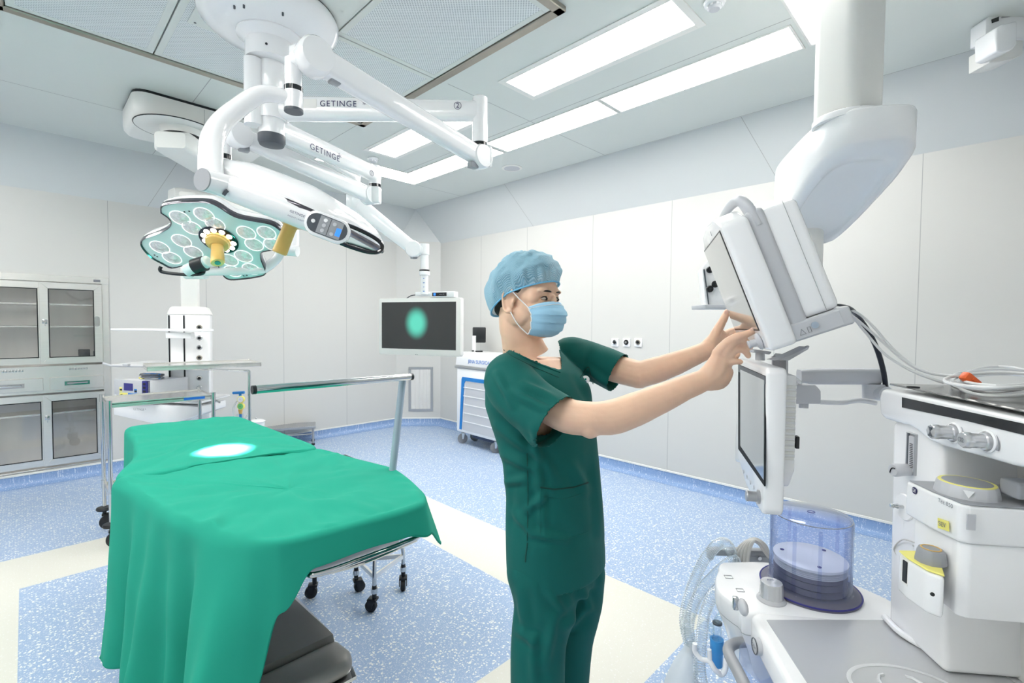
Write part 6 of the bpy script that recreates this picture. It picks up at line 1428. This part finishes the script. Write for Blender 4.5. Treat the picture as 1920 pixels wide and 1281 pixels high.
t = thing('breathing_bag', 'translucent breathing bag hanging at the bottom edge left of the machine', 'breathing bag', P(1285, 1281, 1.3))
mb = MB(); mb.tube([P(1296, 1212, 1.33), P(1292, 1225, 1.33), P(1286, 1250, 1.32), P(1278, 1290, 1.31), P(1272, 1340, 1.3)], [.012, .02, .033, .046, .05], n=20, sm=4); mb.build('bag_body', 'bag', t)
mb = MB(); mb.tube([P(1296, 1222, 1.33), P(1298, 1205, 1.33)], .014, n=16); mb.build('bag_neck', 'bag', t)
t = thing('connector_hook', 'white plastic hook holding the breathing hoses at the machine side', 'hook', P(1330, 1240, 1.28))
mb = MB(); mb.tube([P(1303, 1207, 1.28), P(1303, 1222, 1.28), P(1315, 1236, 1.27), P(1330, 1240, 1.26), P(1340, 1255, 1.25), P(1352, 1265, 1.25), P(1360, 1255, 1.25), P(1361, 1235, 1.26)], .0065, n=12, sm=6); mb.tube([P(1331, 1240, 1.26), P(1330, 1218, 1.26)], .0055, n=10); mb.build('hook_body', 'white', t)
t = thing('filter_connector', 'sky blue breathing connector with a clear elbow on top, held by the white hook', 'connector', P(1344, 1240, 1.29))
mb = MB(); mb.tube([P(1344, 1198, 1.29), P(1344, 1222, 1.29), P(1344, 1224, 1.29), P(1344, 1248, 1.29)], [.0175, .0175, .0155, .014], n=24); mb.build('blue_body', 'cyanp', t)
mb = MB(); mb.tube([P(1344, 1198, 1.29), P(1344, 1192, 1.29), P(1345, 1166, 1.29)], [.013, .011, .011], n=18); mb.tube([P(1345, 1166, 1.29), P(1352, 1154, 1.29), P(1364, 1160, 1.29)], .0095, n=14, sm=4); mb.tube([P(1333, 1172, 1.3), P(1335, 1200, 1.3)], .008, n=12); mb.build('clear_elbow', 'clear', t)
mb = MB(); mb.tube([P(1345, 1170, 1.29), P(1345, 1167, 1.29)], .0125, n=18); mb.build('elbow_band', 'dgrey', t)
# grey hook and coiled grey cable
t = thing('cable_hook', 'grey cable hook bracket sticking out behind the white platform', 'hook', P(1400, 1055, 1.5))
mb = MB(); mb.prism([P(u, v, 1.5) for u, v in ((1330, 1032), (1345, 1031), (1445, 1034), (1445, 1045), (1340, 1043), (1338, 1051), (1330, 1052))], FW*.025, .003); mb.prism([P(u, v, 1.5) for u, v in ((1404, 1042), (1445, 1045), (1445, 1058), (1425, 1062), (1404, 1056))], FW*.02, .002, 1); mb.build('bracket', 'grey', t)
mb = MB(); mb.lathe([(.006, 0), (.006, .003), (0, .003)], P(1424, 1047, 1.498), -FW, n=14); mb.build('screw', 'chrome', t)
mb = MB()
for k in range(5):
    o_ = k*4
    mb.tube([P(1376+o_*1.6, 1060, 1.5-.01*k), P(1380+o_*1.5, 1036, 1.5-.01*k), P(1396+o_, 1018-.6*k, 1.5-.01*k), P(1416+o_*.4, 1011+k*2, 1.5-.01*k), P(1434-o_*.2, 1022+k*2, 1.5-.01*k), P(1442, 1042+k, 1.5-.01*k)], .0052, n=10, sm=6)
tag(mb.build('coiled_cable', 'gcable'), 'loops of grey cable draped over the grey hook behind the platform', 'cable')

# ================================================================== THE PERSON
def remesh(mb, name, vox, smooth_n=4, fac=.5):
    me = bpy.data.meshes.new('tmp'); mb.bm.to_mesh(me); mb.bm.free(); ob = bpy.data.objects.new('tmp', me); COL.objects.link(ob)
    m_ = ob.modifiers.new('r', 'REMESH'); m_.mode = 'VOXEL'; m_.voxel_size = vox
    if smooth_n: s_ = ob.modifiers.new('s', 'SMOOTH'); s_.iterations = smooth_n; s_.factor = fac
    dg = bpy.context.evaluated_depsgraph_get(); me2 = bpy.data.meshes.new_from_object(ob.evaluated_get(dg)); bpy.data.objects.remove(ob)
    r = MB(); r.bm.free(); r.bm = bmesh.new(); r.bm.from_mesh(me2); return r
def chain(mb, pts, n=14, sub=4):
    # capsule chain through (u, v, depth, radius in metres)
    P_ = [Vector((*P(a, b, c), r)) for a, b, c, r in pts]
    pp = catmull([p.to_3d() for p in P_], sub) if len(P_) > 2 else [p.to_3d() for p in P_]
    rr = []
    for i in range(len(pts)-1):
        k_ = sub if len(P_) > 2 else 1
        rr += [pts[i][3]+(pts[i+1][3]-pts[i][3])*k/k_ for k in range(k_)]
    rr.append(pts[-1][3])
    mb.tube(pp, rr, n=n); mb.ell(pp[0], rr[0], None, n, 8); mb.ell(pp[-1], rr[-1], None, n, 8)
HO = P(991, 557, 1.42)                                             # head origin, eye level
yawf = radians(37)
HF = (RT*cos(yawf)-FW*sin(yawf)-UP*.10).normalized(); HS = HF.cross(UP).normalized()   # HS : his right side, towards us
if HS.dot(FW) > 0: HS = -HS
HU = HS.cross(HF).normalized()
if HU.z < 0: HU = -HU
HR = basis(HF, HS, HU).to_3x3()
def hp(f, s, u): return HO+HF*f+HS*s+HU*u
def hell(mb, c, r, nu=20, nv=12, rot=None): mb.ell(hp(*c), r, HR @ rot if rot else HR, nu, nv)
mb = MB()
hell(mb, (-.018, 0, .035), (.098, .076, .088), 32, 20); hell(mb, (.022, 0, -.02), (.066, .064, .085), 28, 18); hell(mb, (.032, 0, -.06), (.055, .052, .058)); hell(mb, (.058, 0, -.092), (.028, .030, .024))
hell(mb, (.036, .050, .008), (.034, .020, .034)); hell(mb, (.036, -.050, .008), (.034, .020, .034)); hell(mb, (-.002, .050, -.052), (.045, .017, .034)); hell(mb, (-.002, -.050, -.052), (.045, .017, .034))
for s_ in (1, -1):
    hell(mb, (.072, s_*.031, .021), (.012, .028, .0085)); hell(mb, (.056, s_*.044, -.030), (.027, .022, .020)); hell(mb, (.05, s_*.055, .0), (.02, .016, .022))
    hell(mb, (.0715, s_*.031, .0085), (.0095, .0175, .0045)); hell(mb, (.0715, s_*.032, -.010), (.010, .017, .0048))
hell(mb, (.088, 0, -.012), (.010, .010, .026)); hell(mb, (.097, 0, -.032), (.016, .015, .012)); hell(mb, (.062, 0, .030), (.020, .05, .02))
# ear on his right side (towards us) and the other one
for s_ in (1, -1):
    ec = (-.008, s_*.0765, -.014); pts = []
    for a, rr in ((-100, .022), (-60, .027), (-20, .027), (20, .027), (60, .030), (100, .034), (140, .030), (175, .024), (210, .022), (240, .026)):
        pass
    loop_ = [(-.000, -.034), (-.012, -.028), (-.019, -.010), (-.022, .010), (-.017, .026), (-.004, .033), (.008, .029), (.011, .016)]
    mb.tube([hp(ec[0]+f, ec[1]+s_*(.004+.004*(abs(f)/.02)), ec[2]+u) for f, u in loop_], [.0065, .0055, .0045, .004, .004, .004, .004, .003], n=10, sm=4)
    mb.tube([hp(ec[0]+f, ec[1]+s_*.002, ec[2]+u) for f, u in ((-.002, -.02), (-.010, -.004), (-.010, .012), (.0, .022))], [.0035, .003, .003, .0025], n=8, sm=3)
    hell(mb, (ec[0]-.003, ec[1]-s_*.005, ec[2]), (.016, .005, .028)); hell(mb, (ec[0]+.004, ec[1]+s_*.001, ec[2]-.030), (.008, .006, .009)); hell(mb, (ec[0]+.010, ec[1]+s_*.0, ec[2]-.004), (.004, .004, .007))
# neck, trunk, legs
nb_ = P(990, 668, 1.46)
mb.tube([hp(-.028, 0, -.04), hp(-.030, 0, -.09), nb_.lerp(hp(-.03, 0, -.09), .45), nb_], [.060, .056, .057, .066], n=28, sm=4)
hell(mb, (.01, 0, -.088), (.046, .044, .026))
mb.tube([hp(-.05, .022, -.05), nb_+HF*-.03+HS*.02], [.032, .04], n=16); mb.tube([hp(-.05, -.022, -.05), nb_+HF*-.03-HS*.02], [.032, .04], n=16)
bo = radians(42)
BF = (RT*cos(bo)-FW*sin(bo)).normalized(); BS = BF.cross(UP).normalized()
if BS.dot(FW) > 0: BS = -BS
BR_ = basis(BF, BS, UP).to_3x3()
def bring(u, v, d, a, b, n=40, flat=0, pw=1.0):
    # body cross-section centred on a pixel : a across the shoulders, b front to back
    c_ = P(u, v, d); out = []
    for k in range(n):
        t_ = 2*pi*k/n; x, y = cos(t_), sin(t_)
        out.append(c_+BS*a*(abs(x)**pw)*(1 if x > 0 else -1)+BF*b*(abs(y)**pw)*(1 if y > 0 else -1))
    return out
ns = P(985, 672, 1.46)
mb.loft([bring(1008, 672, 1.46, .10, .066), bring(1012, 692, 1.46, .155, .090), bring(1012, 720, 1.46, .175, .10), bring(1016, 770, 1.46, .165, .105), bring(1030, 850, 1.46, .145, .095), bring(1040, 960, 1.46, .150, .10), bring(1042, 1040, 1.46, .155, .105)])
for a, b in ((1000, 1455), ): pass
legR = [(1010, 1050, 1.39, .07), (1010, 1150, 1.385, .06), (1008, 1281, 1.375, .05), (1010, 1400, 1.36, .045), (1012, 1495, 1.365, .04)]
legL = [(1078, 1050, 1.52, .07), (1076, 1150, 1.53, .06), (1062, 1281, 1.55, .05), (1058, 1390, 1.56, .045), (1056, 1465, 1.565, .04)]
chain(mb, legR); chain(mb, legL)
# right arm (near)
chain(mb, [(955, 712, 1.33, .048), (1015, 752, 1.27, .047), (1065, 780, 1.23, .045), (1112, 785, 1.205, .042)], 20)
chain(mb, [(1112, 785, 1.205, .041), (1150, 782, 1.205, .0440), (1190, 768, 1.205, .0425), (1240, 747, 1.21, .037), (1285, 727, 1.215, .031), (1318, 714, 1.22, .0275)], 20)
mb.ell(P(1106, 800, 1.20), .030, None, 16, 10)
# left arm (far)
chain(mb, [(1095, 672, 1.60, .048), (1150, 690, 1.55, .045), (1198, 703, 1.50, .043)], 18)
chain(mb, [(1198, 703, 1.50, .0415), (1230, 694, 1.48, .0405), (1265, 682, 1.465, .036), (1300, 668, 1.455, .030), (1326, 656, 1.45, .0265)], 18)
# right hand
def finger(pts): chain(mb, [(a, b, c, r*1.07) for a, b, c, r in pts], 12, 5)
w_ = (1318, 714, 1.22, .0265)
chain(mb, [w_, (1336, 690, 1.215, .021), (1346, 664, 1.205, .0125)], 16)
chain(mb, [w_, (1344, 698, 1.215, .021), (1356, 672, 1.205, .0125)], 16)
chain(mb, [w_, (1350, 708, 1.225, .021), (1363, 686, 1.215, .0125)], 16)
chain(mb, [w_, (1350, 716, 1.235, .020), (1366, 698, 1.23, .0125)], 16)
mb.ell(P(1350, 703, 1.235), (.026, .024, .028), Matrix.Rotation(-YAW, 3, 'Z'), 16, 10)
finger([(1344, 662, 1.205, .0118), (1362, 643, 1.19, .0105), (1382, 632, 1.18, .0098), (1398, 627, 1.175, .0088), (1412, 621, 1.17, .0078)])
finger([(1355, 668, 1.205, .0118), (1369, 648, 1.19, .0108), (1383, 638, 1.185, .0100), (1398, 641, 1.185, .0088), (1407, 650, 1.19, .0078)])
finger([(1362, 680, 1.215, .0115), (1370, 664, 1.20, .0105), (1381, 655, 1.195, .0098), (1395, 657, 1.195, .0085), (1403, 667, 1.20, .0074)])
finger([(1365, 696, 1.23, .0108), (1362, 687, 1.215, .0098), (1367, 680, 1.205, .0092), (1379, 678, 1.20, .0082), (1388, 679, 1.20, .0070)])
finger([(1335, 700, 1.245, .015), (1352, 690, 1.26, .0125), (1370, 676, 1.272, .0105), (1382, 664, 1.28, .0088)])
# left hand, thumb up, fingers behind the monitor
w2_ = (1326, 656, 1.45, .0265)
chain(mb, [w2_, (1338, 640, 1.45, .023), (1350, 628, 1.45, .018)], 16); chain(mb, [w2_, (1344, 650, 1.455, .021), (1360, 636, 1.46, .0155)], 16); chain(mb, [w2_, (1345, 655, 1.465, .020), (1362, 645, 1.475, .014)], 16)
finger([(1336, 640, 1.44, .017), (1344, 622, 1.435, .0140), (1353, 606, 1.435, .0115), (1359, 594, 1.44, .0105), (1363, 585, 1.44, .0088)])
finger([(1356, 630, 1.455, .0125), (1370, 622, 1.475, .0105), (1386, 619, 1.485, .0095), (1400, 619, 1.475, .0082)])
finger([(1360, 638, 1.465, .0122), (1376, 630, 1.49, .0105), (1392, 628, 1.50, .0095), (1406, 630, 1.49, .0082)])
finger([(1362, 645, 1.475, .0118), (1378, 640, 1.50, .010), (1393, 640, 1.51, .0092), (1405, 643, 1.50, .0080)])
finger([(1362, 650, 1.485, .0105), (1377, 649, 1.51, .0092), (1390, 650, 1.515, .0082), (1399, 653, 1.51, .0072)])
body = remesh(mb, 'person', .0032, 5, .5)
for v in body.bm.verts:
    v.co += v.normal*.0006*noise.noise(v.co*60)
person = tag(body.build('person', 'skin', angle=180, org=Vector((P(1045, 1400, 1.46).x, P(1045, 1400, 1.46).y, 0))), 'person in dark green scrubs, blue cap and mask reaching with both hands to the monitor', 'person')
# nails, eyes, brows
def nail(u, v, d, dirp, m_=.0): 
    c_ = P(u, v, d); dr = (P(*dirp)-c_).normalized(); z = -FW; x = dr; y = z.cross(x).normalized(); z = x.cross(y)
    mb = MB(); mb.ell(c_, (.0062, .0048, .0016), basis(x, y, z).to_3x3(), 14, 8); mb.build('fingernail', 'nail', person)
nail(1411, 617.5, 1.1635, (1418, 614, 1.16)); nail(1361, 586, 1.432, (1363, 578, 1.432))
for s_ in (1, -1):
    ec = hp(.0755, s_*.031, -.0005)
    mb = MB(); mb.ell(ec, (.0085, .0135, .0048), HR, 24, 14); ey_ = mb.build('eye', 'eyew', person)
    ic = ec+HF*.0058-HS*.0018; mb = MB(); mb.ell(ic, (.0040, .0062, .0049), HR, 18, 10); mb.build('iris', 'iris', ey_)
    mb = MB(); mb.tube([hp(.0735+.0065*cos((k-3)*.42), s_*(.031+.0046*(k-3)), .0055-.0009*(k-3)**2*.45) for k in range(7)], [.0007, .0011, .0013, .0014, .0013, .0012, .0008], n=6, sm=2); mb.build('eyelash_line', 'hair', ey_)
    mb = MB(); mb.tube([hp(.0865-.0008*(k)**1.75*(1 if 1 else 0), s_*(.016+.0072*k), .0195+.0016*k-.0004*k*k) for k in range(6)], [.0026, .0044, .0048, .0042, .0032, .0012], n=8, sm=3, flat=.6); mb.build('eyebrow', 'hair', person)
# hair under the cap and at the nape
mb = MB(); hell(mb, (-.022, 0, .042), (.098, .080, .088), 32, 20); hell(mb, (-.070, 0, -.012), (.046, .060, .045), 24, 14); hell(mb, (-.082, 0, -.045), (.026, .045, .026), 20, 12)
hh = remesh(mb, 'hair', .005, 4); hh.build('hair', 'hair', person, angle=180)
# cap
rings = []; NC = 120
def capring(t_):
    out = []
    for k in range(NC):
        a = 2*pi*k/NC; ca, sa = cos(a), sin(a)
        rim = Vector((-.016+.103*ca if ca > 0 else -.014+.100*ca, .0830*sa, .004+.046*ca if ca > 0 else .004+.072*ca))
        ph = t_*pi/2
        body_ = Vector((-.028+.118*ca*cos(ph)**.75, .100*sa*cos(ph)**.75, .022+(.038*ca)*(1-t_)+.108*sin(ph)-(.034 if ca < 0 else 0)*abs(ca)*(1-t_)))
        w = min(1, t_*5); w = w*w*(3-2*w)
        p = rim.lerp(body_, w)
        rf = .0035*sin(k*pi*2/NC*26+sin(k)*.8)*(1-min(1, abs(t_-.12)*5))
        fo_ = .013*noise.noise(Vector((ca*3.2, sa*2.2+2, t_*7)))+.011*abs(noise.noise(Vector((ca*4, sa*4, t_*16+5))))
        dr = Vector((ca, sa, .4)).normalized(); p = p+dr*(rf+fo_*w)
        out.append(hp(*p))
    return out
for t_ in [0, .012, .03, .06, .09, .12, .16, .2, .25, .3, .36, .42, .48, .54, .6, .66, .72, .78, .84, .9, .95, .985]: rings.append(capring(t_))
mb = MB(); mb.loft(rings, cap=False); R_ = rings[-1]; cb2 = mb.bm; 
vs = [cb2.verts.new(p) for p in R_]; cb2.faces.new(vs)
cap = mb.build('surgical_cap', 'cap', person, angle=180); ss = cap.modifiers.new('smooth', 'SUBSURF'); ss.levels = 1; ss.render_levels = 1
mb = MB(); mb.tube([hp((-.016+.1045*cos(a)) if cos(a) > 0 else (-.014+.1015*cos(a)), .0845*sin(a), .004+(.046 if cos(a) > 0 else .072)*cos(a)) for a in [2*pi*k/80 for k in range(80)]], .0038, n=8, loop=True, flat=.6); mb.build('elastic_band', mat('blue_cap_band', lin(120, 196, 236), .7, bump=.5, bscale=260), cap)
# mask
rows = []; NR, NCc = 26, 33
for i in range(NR+1):
    b = i/NR; u_ = -.006-.104*b
    fwd = [(.0, .093), (.1, .106), (.25, .119), (.4, .122), (.6, .117), (.8, .108), (.92, .096), (1, .080)]
    for k in range(len(fwd)-1):
        if fwd[k][0] <= b <= fwd[k+1][0]: q = (b-fwd[k][0])/(fwd[k+1][0]-fwd[k][0]); f0_ = fwd[k][1]+(fwd[k+1][1]-fwd[k][1])*q
    row = []
    for j in range(NCc):
        a = -1+2*j/(NCc-1); th = a*radians(78-8*b)
        sd_ = .076*sin(th)*(1.0-.18*max(0, b-.6)); ff = .036+(f0_-.036)*cos(th)**.80 if abs(th) < pi/2 else .036
        pleat = (.0065*(((b-.14)*4.4) % 1) if .14 < b < .84 else .002)*cos(th)**.6
        uu = u_-.010*(1-abs(a))*0+.012*(a*a)*(.5-b)*-1-(.016*a*a if b < .5 else 0)*(1-b*2)
        wr = .0016*noise.noise(Vector((a*4, b*9, 2)))
        row.append(hp(ff+pleat+wr, sd_, uu))
    rows.append(row)
mb = MB(); mb.loft(rows, cap=False, closed=False); mk = mb.build('face_mask', 'mask', person, angle=60); sm_ = mk.modifiers.new('thickness', 'SOLIDIFY'); sm_.thickness = .0012
mb = MB(); mb.tube([r[-1] for r in rows], .0016, n=6); mb.build('mask_edge', 'strap', mk)
mb = MB(); mb.tube([r[0] for r in rows], .0016, n=6); mb.build('mask_edge', 'strap', mk)
mb = MB(); mb.tube([p+HF*.0008 for p in rows[2]], .0008, n=6); mb.build('stitch_line', 'inkb' if False else 'strap', mk)
for s_, j in ((1, -1), (-1, 0)):
    e0, e1_ = rows[0][j], rows[-1][j]
    mb = MB(); mb.tube([e0, e0.lerp(hp(-.0, s_*.082, .014), .5)+HS*s_*.004, hp(-.002, s_*.083, .014)], .0014, n=8, sm=4); mb.build('ear_loop', 'strap', mk)
    mb = MB(); mb.tube([e1_, e1_.lerp(hp(-.002, s_*.083, -.045), .5)+HS*s_*.006-HU*.003, hp(-.004, s_*.080, -.043)], .0014, n=8, sm=4); mb.build('ear_loop', 'strap', mk)

# ---- scrub top
mb = MB()
mb.loft([bring(1045, 1068, 1.46, .172, .124, pw=.9), bring(1044, 1040, 1.46, .173, .124, pw=.9), bring(1042, 980, 1.46, .172, .122, pw=.9), bring(1040, 920, 1.46, .167, .120, pw=.92), bring(1034, 860, 1.46, .170, .120, pw=.92), bring(1022, 800, 1.46, .180, .128, pw=.9), bring(1013, 755, 1.46, .192, .128, pw=.9), bring(1010, 720, 1.46, .190, .118, pw=.9), bring(1010, 695, 1.46, .172, .100), bring(1006, 675, 1.465, .125, .082), bring(1000, 655, 1.475, .09, .072)])
# collar stand round the neck
mb.tube([P(998, 668, 1.47), P(988, 640, 1.47)], [.083, .074], n=32)
# shoulders and sleeves (near arm, far arm)
def sleeve(pts, n=28): 
    chain(mb, pts[:-1], n, 4); a = P(*pts[-2][:3]); b = P(*pts[-1][:3]); mb.tube([a, b], [pts[-2][3], pts[-1][3]], n=n)
sleeve([(968, 700, 1.38, .066), (955, 715, 1.34, .074), (985, 750, 1.28, .074), (1010, 770, 1.255, .073), (1050, 797, 1.215, .077)])
mb.tube([P(1002, 762, 1.26), P(1036, 797, 1.228)], [.072, .078], n=30)
sleeve([(1070, 668, 1.57, .066), (1095, 674, 1.59, .064), (1130, 686, 1.565, .064), (1166, 703, 1.53, .066)])
top = remesh(mb, 'scrub_top', .0055, 10, .6)
# openings: the V at the neck, cuffs and hem
vbot = P(1049, 690, 1.37); vL = P(950, 640, 1.44); vR = P(1040, 640, 1.5)
ncen = P(990, 655, 1.46)
def inV(p):
    q = p-CP; d = q.dot(_f); u = 960+FPX*q.dot(_r)/d; v = 640.5-FPX*q.dot(_u)/d
    rel = p-ncen; f = rel.dot(BF); s = rel.dot(BS)
    # near edge line (952,648)->(1050,692), far edge (1020,632)->(1050,690) read on the front of the chest
    zt = P(1000, 646, 1.42).z; zb = P(1049, 692, 1.38).z
    if p.z < zb: return False
    k = (p.z-zb)/(zt-zb)
    if f > -.05:
        poly = [(945, 636), (958, 655), (1000, 675), (1051, 693), (1051, 668), (1044, 636), (1041, 590), (940, 590)]; ins = False
        for i in range(8):
            (x1, y1), (x2, y2) = poly[i], poly[i-1]
            if (y1 > v) != (y2 > v) and u < (x2-x1)*(v-y1)/(y2-y1)+x1: ins = not ins
        if ins: return True
        return p.z > P(1036, 637, 1.5).z and rel.length < .15
    return p.z > P(955, 641-min(1, max(0, -f+.02)/.09)*6, 1.42).z
c1a, c1b = P(1010, 770, 1.255), P(1050, 797, 1.215); cd1 = (c1b-c1a).normalized()
c2a, c2b = P(1130, 686, 1.565), P(1166, 703, 1.53); cd2 = (c2b-c2a).normalized()
zh = P(1045, 1066, 1.46).z
bmt = top.bm; dele = []
for f in bmt.faces:
    c_ = f.calc_center_median()
    if inV(c_): dele.append(f); continue
    if c_.z < zh and (c_-P(1045, 1066, 1.46)).length < .3: dele.append(f); continue
    if (c_-c1b).dot(cd1) > -.008 and (c_-c1b).length < .11 and (c_-c1b).dot(BS) > -.15: dele.append(f); continue
    if (c_-c2b).dot(cd2) > -.010 and (c_-c2b).length < .10: dele.append(f)
bmesh.ops.delete(bmt, geom=dele, context='FACES')
for _ in range(16):
    bmesh.ops.smooth_vert(bmt, verts=[v for v in bmt.verts if v.is_boundary], factor=.5, use_axis_x=True, use_axis_y=True, use_axis_z=True)
bmt.normal_update()
def toview(p): q = p-CP; d = q.dot(_f); return 960+FPX*q.dot(_r)/d, 640.5-FPX*q.dot(_u)/d
# broad garment folds, given as raised creases between two points of the cloth
creaseT = [((930, 800), (1010, 855), 9), ((935, 850), (1000, 880), 8), ((945, 905), (985, 900), 7), ((960, 735), (1030, 770), 8), ((980, 720), (1040, 745), 7), ((1000, 830), (1040, 900), 9), ((1070, 870), (1100, 920), 10), ((945, 890), (940, 1000), 9), ((990, 1000), (1060, 1012), 8), ((1085, 700), (1120, 760), 7), ((1095, 690), (1150, 730), 7), ((1030, 920), (985, 960), 8), ((1120, 820), (1128, 1000), 9), ((960, 960), (1000, 1000), 8), ((930, 700), (960, 760), 7), ((1000, 800), (1020, 1000), 8)]
def crease(bm_, lst, amp):
    for v in bm_.verts:
        u, w = toview(v.co); h = 0
        facing = max(0, min(1, -v.normal.dot(FW)*2))
        for (a, b), (c, d), wd in lst:
            L2 = (c-a)**2+(d-b)**2; t_ = max(0, min(1, ((u-a)*(c-a)+(w-b)*(d-b))/L2)); dx = u-(a+t_*(c-a)); dy = w-(b+t_*(d-b)); ds = sqrt(dx*dx+dy*dy)
            end = sin(pi*min(1, max(0, .12+t_*.76)))
            h += (math.exp(-(ds/wd)**2)-.6*math.exp(-((ds-wd*1.7)/wd)**2))*end
        nz = noise.noise(Vector((v.co.x*9, v.co.y*9, v.co.z*5+3)))*.5+noise.noise(Vector((v.co.x*20, v.co.y*20, v.co.z*9)))*.25
        v.co += v.normal*(amp*1.7*h*facing+.005*nz)
crease(bmt, creaseT, .0045)
ob = top.build('scrub_top', 'scrub', person, angle=180); sm_ = ob.modifiers.new('cloth', 'SOLIDIFY'); sm_.thickness = .0025; sm_.offset = -1
scrub = ob
# trousers
mb = MB()
mb.loft([bring(1042, 1095, 1.46, .150, .112), bring(1041, 1050, 1.46, .150, .112), bring(1040, 1010, 1.46, .145, .11)])
chain(mb, [(1012, 1070, 1.40, .098), (1022, 1130, 1.39, .092), (1010, 1200, 1.38, .080), (1008, 1281, 1.375, .077), (1010, 1400, 1.36, .075), (1012, 1500, 1.365, .075)], 28)
chain(mb, [(1078, 1070, 1.52, .095), (1076, 1130, 1.53, .090), (1066, 1200, 1.545, .078), (1062, 1281, 1.55, .072), (1058, 1390, 1.56, .07), (1056, 1470, 1.565, .07)], 28)
tr_ = remesh(mb, 'trousers', .007, 8, .6)
crease(tr_.bm, [((1030, 1110), (1058, 1150), 8), ((1040, 1160), (1020, 1250), 10), ((965, 1180), (1010, 1210), 9), ((1085, 1090), (1110, 1150), 9), ((1060, 1180), (1100, 1140), 8), ((975, 1110), (985, 1180), 9), ((1000, 1200), (1000, 1281), 9)], .005)
tr_.build('scrub_trousers', 'scrub', person, angle=180)
def surfpt(u, v, off=.002):
    # point of the scrub top met from the front
    dg = bpy.context.evaluated_depsgraph_get(); r = ray(u, v); o_ = CP-ORG[scrub.name]
    ok, loc_, nrm, idx = scrub.ray_cast(o_, r.normalized()); return (loc_+ORG[scrub.name]-r.normalized()*off) if ok else P(u, v, 1.35)
bpy.context.view_layer.update()
def seamline(nm, pts, m_='scrub', r_=.0011, off=.0005, par=scrub):
    pp = []
    for i in range(len(pts)-1):
        for k in range(6): t_ = k/6; pp.append(surfpt(pts[i][0]+(pts[i+1][0]-pts[i][0])*t_, pts[i][1]+(pts[i+1][1]-pts[i][1])*t_, off))
    pp.append(surfpt(*pts[-1], off)); mb = MB(); mb.tube(pp, r_, n=6); return mb.build(nm, m_, par)
M['scrubd'] = mat('dark_green_seam', lin(6, 66, 60), .8, noisec=.03)
seamline('pocket_seam', [(1014, 914), (1012, 960), (1014, 1012)]); seamline('pocket_seam', [(1014, 1012), (1060, 1012), (1104, 998)]); 
seamline('pocket_edge', [(1013, 914), (1040, 918), (1075, 914), (1103, 905)], 'scrubd', .0022); seamline('pocket_hem', [(1013, 932), (1060, 936), (1103, 922)])
seamline('side_seam', [(988, 850), (990, 920), (989, 1000), (988, 1015)], 'scrubd', .0011); seamline('side_vent', [(989, 1018), (986, 1040), (985, 1054)], 'scrubd', .0022, .0)
seamline('sleeve_hem', [(1000, 826), (1020, 806), (1035, 790), (1047, 770)], 'scrub', .0011)
seamline('neck_seam', [(944, 656), (960, 668), (1000, 688), (1048, 708)], 'scrubd', .0009); seamline('neck_band', [(955, 658), (1000, 679), (1050, 698)], 'scrub', .0028)
seamline('chest_pocket', [(1088, 708), (1100, 690), (1104, 688)], 'scrubd', .0016); seamline('chest_pocket', [(1104, 688), (1112, 720)], 'scrubd', .0012)
bdg = thing('id_badge_reel', 'round white badge reel clipped to the dark green chest pocket', 'badge', surfpt(1098, 713, .01))
q = surfpt(1098, 712, .008); mb = MB(); z = -ray(1098, 712).normalized(); mb.lathe([(.0115, -.003), (.0125, 0), (.012, .004), (.009, .0055), (0, .006)], q, z, n=28); mb.build('reel', 'white', bdg)
mb = MB(); mb.box(q+z*.0062+UP*.001, (.005, .001, .006), Matrix.Rotation(-YAW, 3, 'Z')); mb.build('green_mark', 'drapeh', bdg); mb = MB(); mb.box(q+z*.0062-UP*.005, (.009, .001, .002), Matrix.Rotation(-YAW, 3, 'Z')); mb.build('blue_mark', 'inkb', bdg)
mb = MB(); mb.tube([q-UP*.012, q-UP*.018, q-UP*.038+RT*.003], [.004, .0025, .003], n=8); mb.build('strap', 'lgrey', bdg)
mb = MB(); q2 = surfpt(1113, 812, .006); mb.box(q2, (.03, .002, .012), Matrix.Rotation(-YAW, 3, 'Z') @ Matrix.Rotation(.3, 3, 'Y'), .0008); tag(mb.build('id_card', 'green'), 'pale green card corner showing under the near forearm', 'card')
